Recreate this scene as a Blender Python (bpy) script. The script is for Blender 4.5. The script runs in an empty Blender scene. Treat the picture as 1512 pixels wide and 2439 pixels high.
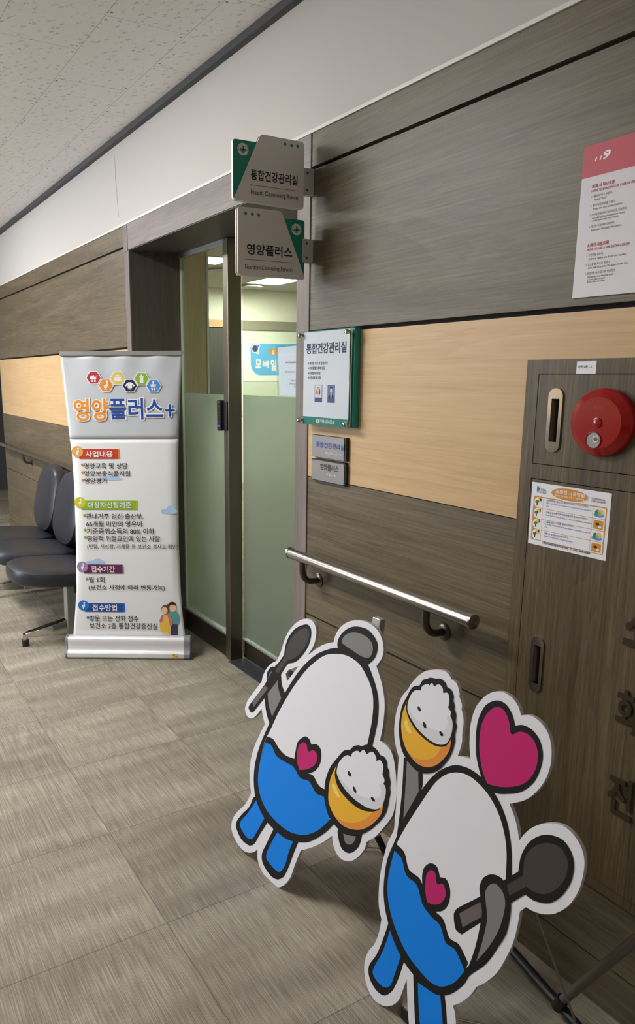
import bpy, math, random
from mathutils import Matrix, Vector, Euler
from mathutils.geometry import tessellate_polygon
random.seed(7)
S = bpy.context.scene
COL = S.collection
pi = math.pi

# ------------------------------------------------------------------ camera, world, exposure
cam_d = bpy.data.cameras.new('camera')
cam = bpy.data.objects.new('camera', cam_d)
COL.objects.link(cam)
S.camera = cam
cam_d.sensor_fit = 'HORIZONTAL'
cam_d.sensor_width = 36.0
cam_d.lens = 1747.5 / 1512 * 36.0
cam_d.shift_x = (756 - 566.8) / 1512
cam_d.shift_y = (1241.4 - 1219.5) / 1512
cam_d.clip_start = 0.02
right = Vector((0.488827, 0.872365, -0.005247))
down = Vector((0.170224, -0.10128, -0.980187))
fwd = Vector((-0.855612, 0.478249, -0.198006))
m = Matrix.Identity(4)
for i in range(3):
    m[i][0], m[i][1], m[i][2] = right[i], -down[i], -fwd[i]
m.translation = (0.0, -1.435, 1.4508)
cam.matrix_world = m

S.view_settings.view_transform = 'Standard'
S.view_settings.look = 'None'
S.view_settings.gamma = 1.0
S.view_settings.use_curve_mapping = False
S.view_settings.exposure = 0.42
W = bpy.data.worlds.new('world')
S.world = W
W.use_nodes = True
W.node_tree.nodes['Background'].inputs[0].default_value = (1.0, 0.98, 0.94, 1)
W.node_tree.nodes['Background'].inputs[1].default_value = 0.02

CEIL = 2.62          # corridor ceiling height
LAMPS = [(-3.05, -1.75, 46.0), (-5.65, -1.75, 46.0), (1.7, -1.75, 16.0)]     # x, y, strength of the corridor's ceiling lamps
ROOM_LAMPS = [(-7.58, 3.3, 55.0), (-6.48, 1.9, 55.0), (-3.2, 3.4, 20.0)]  # last one is unseen, added to light the frosted glass and the cabinet

# ------------------------------------------------------------------ materials
def lin(c):
    return tuple(((v / 255) / 12.92 if v / 255 <= 0.04045 else ((v / 255 + 0.055) / 1.055) ** 2.4) for v in c) + (1.0,)

MATS = {}
def plain(name, rgb, rough=0.6, metal=0.0, spec=0.5, coat=0.0):
    mt = bpy.data.materials.new(name); mt.use_nodes = True
    b = mt.node_tree.nodes['Principled BSDF']
    b.inputs['Base Color'].default_value = lin(rgb)
    b.inputs['Roughness'].default_value = rough
    b.inputs['Metallic'].default_value = metal
    b.inputs['Specular IOR Level'].default_value = spec
    b.inputs['Coat Weight'].default_value = coat
    MATS[name] = mt
    return mt

class NT:
    """tiny helper to write node graphs as expressions"""
    def __init__(s, mt):
        s.t = mt.node_tree; s.n = s.t.nodes; s.b = s.n['Principled BSDF']
        s.out = s.n['Material Output']
        s.obj = s.n.new('ShaderNodeTexCoord').outputs['Object']
    def lk(s, a, b): s.t.links.new(a, b)
    def setin(s, sock, v):
        if isinstance(v, (int, float)): sock.default_value = v
        elif isinstance(v, tuple): sock.default_value = v
        else: s.lk(v, sock)
    def mth(s, op, a, b=0.0, c=0.0):
        n = s.n.new('ShaderNodeMath'); n.operation = op
        s.setin(n.inputs[0], a); s.setin(n.inputs[1], b); s.setin(n.inputs[2], c)
        return n.outputs[0]
    def xyz(s, v=None):
        n = s.n.new('ShaderNodeSeparateXYZ'); s.lk(v or s.obj, n.inputs[0])
        return n.outputs
    def vec(s, x, y, z):
        n = s.n.new('ShaderNodeCombineXYZ')
        for i, q in enumerate((x, y, z)): s.setin(n.inputs[i], q)
        return n.outputs[0]
    def mapv(s, scale, loc=(0, 0, 0), rot=(0, 0, 0)):
        n = s.n.new('ShaderNodeMapping'); s.lk(s.obj, n.inputs[0])
        n.inputs['Scale'].default_value = scale; n.inputs['Location'].default_value = loc; n.inputs['Rotation'].default_value = rot
        return n.outputs[0]
    def noise(s, v, scale=1.0, detail=2.0, rough=0.5, dist=0.0):
        n = s.n.new('ShaderNodeTexNoise'); s.lk(v, n.inputs['Vector'])
        n.inputs['Scale'].default_value = scale; n.inputs['Detail'].default_value = detail
        n.inputs['Roughness'].default_value = rough; n.inputs['Distortion'].default_value = dist
        return n.outputs['Fac']
    def ramp(s, f, stops):
        n = s.n.new('ShaderNodeValToRGB'); s.lk(f, n.inputs[0])
        e = n.color_ramp.elements
        while len(e) < len(stops): e.new(0.5)
        for k, (p, c) in enumerate(stops):
            e[k].position = p; e[k].color = c if len(c) == 4 else lin(c)
        return n.outputs[0]
    def mix(s, f, a, b, mode='MIX'):
        n = s.n.new('ShaderNodeMix'); n.data_type = 'RGBA'; n.blend_type = mode
        s.setin(n.inputs[0], f); s.setin(n.inputs[6], a); s.setin(n.inputs[7], b)
        return n.outputs[2]
    def bump(s, h, dist=0.001, strength=0.5):
        n = s.n.new('ShaderNodeBump'); s.lk(h, n.inputs['Height'])
        n.inputs['Distance'].default_value = dist; n.inputs['Strength'].default_value = strength
        s.lk(n.outputs[0], s.b.inputs['Normal'])

def wood(name, dark, mid, light, axis='x', rough=0.45, fine=1.0, spec=0.4, cathedral=1.0):
    mt = plain(name, mid, rough, 0, spec); g = NT(mt)
    a = (1.1, 1.1, 14.0) if axis == 'x' else (14.0, 14.0, 1.1)
    b = (3.5, 3.5, 170.0) if axis == 'x' else (170.0, 170.0, 3.5)
    c = (9.0, 9.0, 420.0) if axis == 'x' else (420.0, 420.0, 9.0)
    d = (0.45, 0.45, 7.0) if axis == 'x' else (7.0, 7.0, 0.45)
    big = g.noise(g.mapv(d), 1.0, 3.0, 0.5, 0.6)
    ring = g.mth('FRACT', g.mth('MULTIPLY', big, 26.0 * cathedral))
    n1 = g.noise(g.mapv(a), 1.0, 4.0, 0.6, 0.8)
    n2 = g.noise(g.mapv(b), 1.0, 3.0, 0.65, 0.4)
    n3 = g.noise(g.mapv(c), 1.0, 1.0, 0.5)
    f = g.mth('MULTIPLY_ADD', ring, 0.07, 0.0)
    f = g.mth('MULTIPLY_ADD', n1, 0.34, f)
    f = g.mth('MULTIPLY_ADD', n2, 0.45 * fine, f)
    f = g.mth('MULTIPLY_ADD', n3, 0.14 * fine, f)
    k = 0.035 + 0.17 + 0.225 * fine + 0.07 * fine
    col = g.ramp(f, [(k - 0.19, dark), (k, mid), (k + 0.19, light)])
    g.lk(col, g.b.inputs['Base Color'])
    g.bump(f, 0.0012, 0.35)
    return mt

wood('dark_laminate', (62, 53, 39), (96, 85, 66), (122, 110, 89), 'x')
wood('dark_laminate_upright', (56, 46, 31), (87, 74, 52), (112, 98, 74), 'z', fine=1.2)
wood('light_laminate', (178, 146, 104), (197, 165, 121), (209, 179, 136), 'x', fine=0.8, cathedral=0.4)
wood('frame_wood', (92, 82, 78), (116, 106, 101), (140, 130, 124), 'z', rough=0.5, cathedral=0.2)
wood('frame_wood_level', (98, 90, 88), (124, 115, 112), (146, 137, 133), 'x', rough=0.5, cathedral=0.2)
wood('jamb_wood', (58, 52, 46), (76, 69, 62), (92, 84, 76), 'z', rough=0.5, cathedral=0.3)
wood('room_wood', (168, 152, 124), (188, 172, 144), (204, 188, 160), 'z', rough=0.5, cathedral=0.3)

plain('groove', (22, 19, 16), 0.8)
plain('white_metal', (214, 212, 206), 0.4)
plain('plaster', (193, 190, 185), 0.9, spec=0.2)
plain('room_plaster', (230, 229, 216), 0.9, spec=0.2)
plain('dark_trim', (62, 64, 68), 0.6)
plain('crack', (110, 105, 98), 0.9)
plain('ink', (28, 28, 34), 0.6)
plain('ink_grey', (70, 70, 80), 0.6)
plain('red_ink', (170, 46, 62), 0.6)
plain('red_line', (160, 36, 36), 0.6)
plain('navy', (48, 48, 92), 0.6)
plain('blue', (30, 50, 150), 0.5)
plain('blue_ink', (62, 86, 140), 0.6)
plain('teal_blue', (40, 110, 180), 0.6)
plain('white', (236, 236, 238), 0.6)
plain('paper', (232, 232, 240), 0.7)
plain('orange', (206, 140, 30), 0.6)
plain('yellow', (226, 200, 40), 0.6)
plain('sign_face', (214, 210, 204), 0.55)
plain('sign_edge', (240, 240, 240), 0.35)
plain('teal', (20, 128, 112), 0.5)
plain('teal_box', (14, 132, 118), 0.35, coat=0.2)
plain('lime', (190, 205, 30), 0.5)
plain('board_white', (232, 232, 240), 0.6)
plain('board_edge', (168, 160, 156), 0.7)
plain('print_black', (23, 24, 25), 0.55, 0, 0.3)
plain('print_blue', (4, 132, 236), 0.5, 0, 0.3)
plain('print_pink', (196, 36, 112), 0.5, 0, 0.3)
plain('print_yellow', (236, 180, 48), 0.5)
plain('print_orange', (226, 144, 58), 0.5)
plain('print_shine', (244, 214, 112), 0.5)
plain('print_grey', (128, 126, 127), 0.55)
plain('print_rice', (216, 217, 222), 0.55)
plain('print_iron', (62, 58, 56), 0.55)
plain('print_handle', (108, 97, 95), 0.55)
plain('steel', (156, 150, 142), 0.27, 1.0)
plain('chrome', (200, 198, 194), 0.12, 1.0)
plain('dark_steel', (104, 99, 90), 0.32, 1.0)
plain('alu', (196, 197, 198), 0.35, 0.85)
plain('alu_bracket', (186, 184, 181), 0.4, 0.1)
plain('alu_white', (226, 227, 229), 0.3, 0.25)
plain('end_cap_grey', (128, 131, 135), 0.5)
plain('black_plastic', (22, 22, 24), 0.4)
plain('black_metal', (26, 25, 24), 0.45)
plain('grey_tube', (112, 106, 100), 0.4, 0.4)
plain('wire', (150, 145, 135), 0.4, 0.7)
plain('leather', (38, 39, 46), 0.40, 0, 0.5)
plain('plate_grey', (136, 135, 134), 0.42, 0.35)
plain('alarm_red', (146, 8, 12), 0.2, 0, 0.4, 0.35)
plain('alarm_grey', (150, 148, 144), 0.4)
plain('emboss', (54, 43, 25), 0.5, 0, 0.3)
plain('recess', (128, 112, 88), 0.4, 0.5)
plain('poster_red', (192, 84, 94), 0.6)
plain('poster_white', (220, 216, 222), 0.6)
plain('banner_grey', (196, 200, 206), 0.45)
plain('banner_white', (232, 234, 236), 0.45)
plain('hex_red', (180, 40, 54), 0.5); plain('hex_orange', (228, 140, 48), 0.5); plain('hex_yellow', (222, 194, 96), 0.5)
plain('hex_navy', (14, 26, 58), 0.5); plain('hex_green', (136, 178, 40), 0.5); plain('hex_blue', (62, 140, 214), 0.5)
plain('title_orange', (236, 146, 42), 0.5); plain('title_blue', (18, 70, 160), 0.5)
plain('tag_red', (200, 62, 36), 0.5); plain('tag_green', (142, 184, 40), 0.5); plain('tag_purple', (104, 28, 84), 0.5); plain('tag_blue', (16, 70, 158), 0.5)
plain('disc_gold', (228, 172, 82), 0.5); plain('disc_lime', (206, 206, 30), 0.5); plain('disc_lilac', (164, 136, 180), 0.5); plain('disc_blue', (36, 116, 204), 0.5)
plain('cloud_blue', (172, 204, 234), 0.5)
plain('skin', (240, 200, 170), 0.6); plain('hair_black', (40, 32, 30), 0.6); plain('hair_brown', (96, 66, 52), 0.6)
plain('knit_teal', (84, 160, 156), 0.6); plain('cardigan_pink', (206, 110, 130), 0.6); plain('dress_yellow', (234, 190, 80), 0.6); plain('trouser_navy', (52, 58, 88), 0.6)
plain('portrait_blue', (90, 124, 186), 0.5); plain('portrait_pale', (226, 228, 236), 0.5); plain('caption_blue', (56, 72, 140), 0.5)
plain('board_green', (214, 222, 206), 0.8)
plain('room_rail', (140, 136, 122), 0.6)
plain('chalk', (66, 66, 62), 0.6)
plain('room_banner_blue', (104, 178, 232), 0.6)
plain('room_banner_white', (236, 238, 236), 0.6)
plain('door_paper', (196, 208, 216), 0.6)
plain('sill_black', (48, 50, 56), 0.6)
plain('tape_teal', (140, 190, 180), 0.5)

def emit(name, rgb, strength):
    mt = plain(name, rgb); g = NT(mt)
    g.b.inputs['Emission Color'].default_value = lin(rgb)
    g.b.inputs['Emission Strength'].default_value = strength
    return mt
emit('led_blue', (60, 80, 255), 1.5)

def glass_mat(name, tint, refl=1.0, rough=0.02, diffuse=0.0, film=(220, 230, 215), translucent=0.0):
    mt = plain(name, tint); t = mt.node_tree; n = t.nodes; out = n['Material Output']
    tr = n.new('ShaderNodeBsdfTransparent'); tr.inputs[0].default_value = lin(tint)
    gl = n.new('ShaderNodeBsdfGlossy'); gl.inputs['Roughness'].default_value = rough
    fr = n.new('ShaderNodeFresnel'); fr.inputs[0].default_value = 1.45
    mx = n.new('ShaderNodeMixShader'); base = tr.outputs[0]
    if diffuse + translucent > 0:
        df = n.new('ShaderNodeBsdfDiffuse'); df.inputs[0].default_value = lin(film)
        tl = n.new('ShaderNodeBsdfTranslucent'); tl.inputs[0].default_value = lin(film)
        m1 = n.new('ShaderNodeMixShader'); m1.inputs[0].default_value = translucent / (diffuse + translucent)
        t.links.new(df.outputs[0], m1.inputs[1]); t.links.new(tl.outputs[0], m1.inputs[2])
        m2 = n.new('ShaderNodeMixShader'); m2.inputs[0].default_value = diffuse + translucent
        t.links.new(base, m2.inputs[1]); t.links.new(m1.outputs[0], m2.inputs[2]); base = m2.outputs[0]
    mul = n.new('ShaderNodeMath'); mul.operation = 'MULTIPLY'; mul.inputs[1].default_value = refl
    ge = n.new('ShaderNodeNewGeometry'); inv = n.new('ShaderNodeMath'); inv.operation = 'SUBTRACT'; inv.inputs[0].default_value = 1.0
    m3 = n.new('ShaderNodeMath'); m3.operation = 'MULTIPLY'
    t.links.new(ge.outputs['Backfacing'], inv.inputs[1]); t.links.new(fr.outputs[0], mul.inputs[0])
    t.links.new(mul.outputs[0], m3.inputs[0]); t.links.new(inv.outputs[0], m3.inputs[1]); t.links.new(m3.outputs[0], mx.inputs[0])
    t.links.new(base, mx.inputs[1]); t.links.new(gl.outputs[0], mx.inputs[2])
    t.links.new(mx.outputs[0], out.inputs[0])
    return mt
glass_mat('door_glass', (236, 243, 236), 0.8)
glass_mat('glass_edge', (206, 220, 204), 0.5, 0.1, 0.35, (206, 218, 198), 0.35)
def film_mat():
    mt = plain('frosted_film', (214, 224, 214)); t_ = mt.node_tree; n = t_.nodes
    rf = n.new('ShaderNodeBsdfRefraction'); rf.inputs['Color'].default_value = lin((226, 233, 228)); rf.inputs['Roughness'].default_value = 0.24; rf.inputs['IOR'].default_value = 1.3
    df = n.new('ShaderNodeBsdfDiffuse'); df.inputs[0].default_value = lin((196, 204, 198))
    tl = n.new('ShaderNodeBsdfTranslucent'); tl.inputs[0].default_value = lin((212, 220, 213))
    a = n.new('ShaderNodeMixShader'); a.inputs[0].default_value = 0.55
    b = n.new('ShaderNodeMixShader'); b.inputs[0].default_value = 0.22
    t_.links.new(df.outputs[0], a.inputs[1]); t_.links.new(tl.outputs[0], a.inputs[2])
    t_.links.new(rf.outputs[0], b.inputs[1]); t_.links.new(a.outputs[0], b.inputs[2])
    t_.links.new(b.outputs[0], n['Material Output'].inputs[0])
film_mat()
glass_mat('acrylic', (246, 248, 248), 0.9)
glass_mat('acrylic_edge', (225, 235, 235), 1.0, 0.1, 0.3, (225, 235, 238), 0.2)

# carpet: woven vinyl tiles with streaks that run along the corridor
def carpet():
    mt = plain('carpet', (140, 130, 114), 0.75, 0, 0.25); g = NT(mt)
    X = g.xyz()
    TX, TY = 0.4525, 0.4610
    tx = g.mth('DIVIDE', g.mth('ADD', X[0], 1.600 + TX * 40), TX); ty = g.mth('DIVIDE', g.mth('ADD', X[1], 0.767 + TY * 40), TY)
    fx = g.mth('FRACT', tx); fy = g.mth('FRACT', ty)
    cell = g.vec(g.mth('FLOOR', tx), g.mth('FLOOR', ty), 0.0)
    wn = g.n.new('ShaderNodeTexWhiteNoise'); wn.noise_dimensions = '3D'; g.lk(cell, wn.inputs['Vector'])
    off = g.mth('MULTIPLY', wn.outputs['Value'], 37.0)
    v1 = g.vec(g.mth('MULTIPLY_ADD', X[0], 9.0, off), g.mth('MULTIPLY', X[1], 430.0), off)
    s1 = g.noise(v1, 1.0, 2.0, 0.6)
    v2 = g.vec(g.mth('MULTIPLY_ADD', X[0], 9.0, off), g.mth('MULTIPLY_ADD', X[1], 1.6, off), off)
    s2 = g.noise(v2, 1.0, 2.0, 0.5)
    wx = g.mth('SINE', g.mth('MULTIPLY', X[0], 2 * pi / 0.0042)); wy = g.mth('SINE', g.mth('MULTIPLY', X[1], 2 * pi / 0.0034))
    wv = g.mth('MULTIPLY', wx, wy)
    f = g.mth('MULTIPLY_ADD', s1, 0.62, g.mth('MULTIPLY', s2, 0.34))
    f = g.mth('MULTIPLY_ADD', wv, 0.075, f)
    f = g.mth('MULTIPLY_ADD', wn.outputs['Value'], 0.05, f)
    col = g.ramp(f, [(0.26, (90, 83, 74)), (0.50, (135, 126, 112)), (0.74, (184, 175, 157))])
    ex = g.mth('MINIMUM', fx, g.mth('SUBTRACT', 1.0, fx)); ey = g.mth('MINIMUM', fy, g.mth('SUBTRACT', 1.0, fy))
    seam = g.mth('LESS_THAN', g.mth('MINIMUM', ex, ey), 0.0028)
    col = g.mix(g.mth('MULTIPLY', seam, 0.55), col, lin((62, 56, 50)))
    g.lk(col, g.b.inputs['Base Color'])
    g.bump(g.mth('MULTIPLY_ADD', wv, 0.5, s1), 0.0008, 0.35)
carpet()

# mineral-fibre ceiling tiles 0.6 x 0.3 m in running bond, with worm marks and screw heads
def ceiling_mat():
    mt = plain('ceiling_tile', (214, 211, 208), 0.95, 0, 0.1); g = NT(mt)
    X = g.xyz()
    y = g.mth('ADD', X[1], 30.1 + 0.181); row = g.mth('FLOOR', g.mth('DIVIDE', y, 0.301)); v = g.mth('SUBTRACT', y, g.mth('MULTIPLY', row, 0.301))
    x = g.mth('ADD', g.mth('ADD', X[0], 60.0 + 2.592), g.mth('MULTIPLY', g.mth('MODULO', g.mth('ADD', row, 1.0), 2.0), 0.3))
    u = g.mth('MULTIPLY', g.mth('FRACT', g.mth('DIVIDE', x, 0.6)), 0.6)
    uu = g.mth('MINIMUM', u, g.mth('SUBTRACT', 0.6, u)); vv = g.mth('MINIMUM', v, g.mth('SUBTRACT', 0.301, v))
    seam = g.mth('LESS_THAN', g.mth('MINIMUM', uu, vv), 0.0011)
    du = g.mth('SUBTRACT', uu, 0.028); dv = g.mth('SUBTRACT', vv, 0.012)
    scr = g.mth('LESS_THAN', g.mth('SQRT', g.mth('ADD', g.mth('MULTIPLY', du, du), g.mth('MULTIPLY', dv, dv))), 0.0048)
    # worm marks: voronoi cells with a wobbly short stroke
    wob = g.noise(g.mapv((150, 150, 1)), 1.0, 1.0, 0.5)
    px = g.mth('MULTIPLY_ADD', wob, 0.9, g.mth('MULTIPLY', X[0], 26.0)); py = g.mth('MULTIPLY_ADD', wob, 1.0, g.mth('MULTIPLY', X[1], 26.0))
    vo = g.n.new('ShaderNodeTexVoronoi'); vo.voronoi_dimensions = '2D'; vo.inputs['Scale'].default_value = 1.0
    vo.inputs['Randomness'].default_value = 0.75
    g.lk(g.vec(px, py, 0.0), vo.inputs['Vector'])
    d = g.n.new('ShaderNodeVectorMath'); d.operation = 'SUBTRACT'; g.lk(g.vec(px, py, 0.0), d.inputs[0]); g.lk(vo.outputs['Position'], d.inputs[1])
    D = g.xyz(d.outputs[0]); wx = g.xyz(vo.outputs['Color'])
    # stroke along y in most cells, dot in the others; a branch at an angle in some
    along = g.mth('ABSOLUTE', D[0]); side = g.mth('ABSOLUTE', g.mth('MULTIPLY_ADD', D[0], 0.25, D[1]))
    stroke = g.mth('MULTIPLY', g.mth('LESS_THAN', side, 0.038), g.mth('LESS_THAN', along, 0.24))
    stroke = g.mth('MULTIPLY', stroke, g.mth('GREATER_THAN', wx[0], 0.45))
    br = g.mth('MULTIPLY', g.mth('LESS_THAN', g.mth('ABSOLUTE', g.mth('MULTIPLY_ADD', D[0], -1.1, D[1])), 0.045), g.mth('LESS_THAN', g.mth('ABSOLUTE', g.mth('SUBTRACT', D[1], 0.1)), 0.1))
    br = g.mth('MULTIPLY', br, g.mth('GREATER_THAN', wx[0], 0.6))
    dot = g.mth('MULTIPLY', g.mth('LESS_THAN', g.mth('SQRT', g.mth('ADD', g.mth('MULTIPLY', D[0], D[0]), g.mth('MULTIPLY', D[1], D[1]))), 0.055), g.mth('LESS_THAN', wx[0], 0.45))
    mark = g.mth('MAXIMUM', g.mth('MAXIMUM', stroke, br), dot)
    col = g.mix(g.mth('MULTIPLY', mark, 0.8), lin((234, 232, 230)), lin((128, 124, 120)))
    col = g.mix(g.mth('MULTIPLY', seam, 0.5), col, lin((90, 86, 82)))
    col = g.mix(g.mth('MULTIPLY', scr, 0.8), col, lin((96, 92, 90)))
    g.lk(col, g.b.inputs['Base Color'])
ceiling_mat()

def brushed(name, rgb, rough):
    mt = plain(name, rgb, rough, 1.0); g = NT(mt)
    n = g.noise(g.mapv((400, 400, 3)), 1.0, 2.0, 0.5)
    g.setin(g.b.inputs['Roughness'], g.mth('MULTIPLY_ADD', n, 0.2, rough - 0.1))
brushed('door_steel', (126, 119, 106), 0.38)
brushed('kick_steel', (92, 84, 72), 0.42)

# ------------------------------------------------------------------ mesh helpers
class MB:
    """collects shapes (world coordinates of the thing) into ONE mesh object"""
    def __init__(s):
        s.v = []; s.f = []; s.m = []; s.sm = []; s.names = []
    def mi(s, name):
        if name not in s.names: s.names.append(name)
        return s.names.index(name)
    def add(s, vs, fs, mat, smooth=False):
        o = len(s.v); s.v += [tuple(p) for p in vs]; k = s.mi(mat)
        for f in fs:
            s.f.append(tuple(i + o for i in f)); s.m.append(k); s.sm.append(smooth)
        return s
    def box(s, x0, x1, y0, y1, z0, z1, mat):
        vs = [(x, y, z) for x in (x0, x1) for y in (y0, y1) for z in (z0, z1)]
        return s.add(vs, [(0, 1, 3, 2), (4, 6, 7, 5), (0, 4, 5, 1), (2, 3, 7, 6), (0, 2, 6, 4), (1, 5, 7, 3)], mat)
    def prism(s, loop, fr, w0, w1, mat, side=None, holes=(), smooth_side=True, back=True):
        """2-D loop (with holes) pushed along w through the frame fr(u, v, w)"""
        loops = [list(loop)] + [list(h) for h in holes]
        flat = [p for l in loops for p in l]
        tri = tessellate_polygon([[Vector((p[0], p[1], 0)) for p in l] for l in loops])
        def ccw(t):
            a, b, c = (flat[i] for i in t)
            return tuple(t) if (b[0] - a[0]) * (c[1] - a[1]) - (b[1] - a[1]) * (c[0] - a[0]) > 0 else tuple(t)[::-1]
        tri = [ccw(t) for t in tri]
        n = len(flat)
        s.add([fr(p[0], p[1], w0) for p in flat], tri, mat)
        if w1 is None: return s
        if back: s.add([fr(p[0], p[1], w1) for p in flat], [t[::-1] for t in tri], mat)
        for l in loops:
            k = len(l)
            s.add([fr(p[0], p[1], w0) for p in l] + [fr(p[0], p[1], w1) for p in l],
                  [(i, (i + 1) % k, (i + 1) % k + k, i + k) for i in range(k)], side or mat, smooth_side)
        return s
    def flat(s, loop, fr, w, mat, holes=()):
        return s.prism(loop, fr, w, None, mat, holes=holes)
    def tube(s, pts, r, mat, seg=16, cap=True):
        pts = [Vector(p) for p in pts]; n = len(pts); rs = r if isinstance(r, (list, tuple)) else [r] * n
        t0 = (pts[1] - pts[0]).normalized()
        nrm = t0.orthogonal().normalized(); vs = []; fs = []
        for i in range(n):
            t = ((pts[min(i + 1, n - 1)] - pts[i]).normalized() + (pts[i] - pts[max(i - 1, 0)]).normalized())
            t = t.normalized() if t.length > 1e-9 else t0
            nrm = (nrm - t * nrm.dot(t)).normalized(); bn = t.cross(nrm)
            for k in range(seg):
                a = 2 * pi * k / seg
                vs.append(pts[i] + (nrm * math.cos(a) + bn * math.sin(a)) * rs[i])
        for i in range(n - 1):
            for k in range(seg):
                fs.append((i * seg + k, i * seg + (k + 1) % seg, (i + 1) * seg + (k + 1) % seg, (i + 1) * seg + k))
        s.add(vs, fs, mat, True)
        if cap:
            s.add(vs[:seg], [tuple(range(seg))[::-1]], mat); s.add(vs[-seg:], [tuple(range(seg))], mat)
        return s
    def lathe(s, prof, c, axis, mat, seg=40, sharp=False):
        """profile [(radius, height along axis)] turned about the axis through c"""
        c = Vector(c); ax = Vector(axis).normalized(); e = ax.orthogonal().normalized(); g = ax.cross(e)
        vs = [c + ax * h + (e * math.cos(2 * pi * k / seg) + g * math.sin(2 * pi * k / seg)) * r for r, h in prof for k in range(seg)]
        fs = [(i * seg + k, i * seg + (k + 1) % seg, (i + 1) * seg + (k + 1) % seg, (i + 1) * seg + k) for i in range(len(prof) - 1) for k in range(seg)]
        return s.add(vs, fs, mat, not sharp)
    def build(s, name, parent=None, bevel=0, label=None, sub=0, kind=None):
        me = bpy.data.meshes.new(name)
        M = parent.matrix_chain.inverted() if parent is not None and hasattr(parent, 'matrix_chain') else None
        M = ROOTM.get(parent.name).inverted() if parent is not None and parent.name in ROOTM else None
        vs = [M @ Vector(v) for v in s.v] if M else s.v
        me.from_pydata([tuple(v) for v in vs], [], s.f)
        for nm in s.names: me.materials.append(MATS[nm])
        me.polygons.foreach_set('material_index', s.m); me.polygons.foreach_set('use_smooth', s.sm)
        me.validate(); me.update(); me.set_sharp_from_angle(angle=0.6)
        o = bpy.data.objects.new(name, me); COL.objects.link(o)
        if parent is not None:
            o.parent = parent
            if parent.name in ROOTM: ROOTM[o.name] = ROOTM[parent.name]
        if bevel:
            b = o.modifiers.new('bevel', 'BEVEL'); b.width = bevel; b.segments = 2; b.limit_method = 'ANGLE'; b.angle_limit = 0.7
        if sub:
            q = o.modifiers.new('sub', 'SUBSURF'); q.levels = sub; q.render_levels = sub
        if label: o['label'] = label
        if kind: o['kind'] = kind
        return o
ROOTM = {}
def thing(name, label, cat, loc=(0, 0, 0), rot=(0, 0, 0), group=None, kind=None):
    o = bpy.data.objects.new(name, None); COL.objects.link(o); o.empty_display_size = 0.1
    o.location = loc; o.rotation_euler = rot
    ROOTM[o.name] = Matrix.LocRotScale(Vector(loc), Euler(rot), None)
    if label: o['label'] = label
    if cat: o['category'] = cat
    if group: o['group'] = group
    if kind: o['kind'] = kind
    return o
def local(root, u, v, w):
    return tuple(ROOTM[root.name] @ Vector((u, v, w)))
def wallfr(y0=0.0):                       # frame of a surface parallel to the corridor wall: u = x, v = z, w = towards the corridor
    return lambda u, v, w: (u, y0 - w, v)
def xfr(x0):                              # frame of a surface that faces +x: u = y, v = z
    return lambda u, v, w: (x0 + w, u, v)
def rootfr(root):                         # front of a thing that has its own turn: u = local x, v = local z, w = out of its face
    M = ROOTM[root.name]
    return lambda u, v, w: tuple(M @ Vector((u, -w, v)))
def rrect(x0, x1, y0, y1, r, n=5):
    if not isinstance(r, (list, tuple)): r = [r] * 4
    out = []
    for (cx, cy, a, q) in ((x1, y1, 0, r[0]), (x0, y1, 90, r[1]), (x0, y0, 180, r[2]), (x1, y0, 270, r[3])):
        sx = -1 if cx == x1 else 1; sy = -1 if cy == y1 else 1
        if q <= 0: out.append((cx, cy)); continue
        for k in range(n + 1):
            t = math.radians(a + 90 * k / n)
            out.append((cx + sx * q + q * math.cos(t), cy + sy * q + q * math.sin(t)))
    return out
def ell(cx, cy, rx, ry, n=28, rot=0.0):
    c, s_ = math.cos(rot), math.sin(rot)
    return [(cx + rx * math.cos(t) * c - ry * math.sin(t) * s_, cy + rx * math.cos(t) * s_ + ry * math.sin(t) * c) for t in (2 * pi * k / n for k in range(n))]

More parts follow.
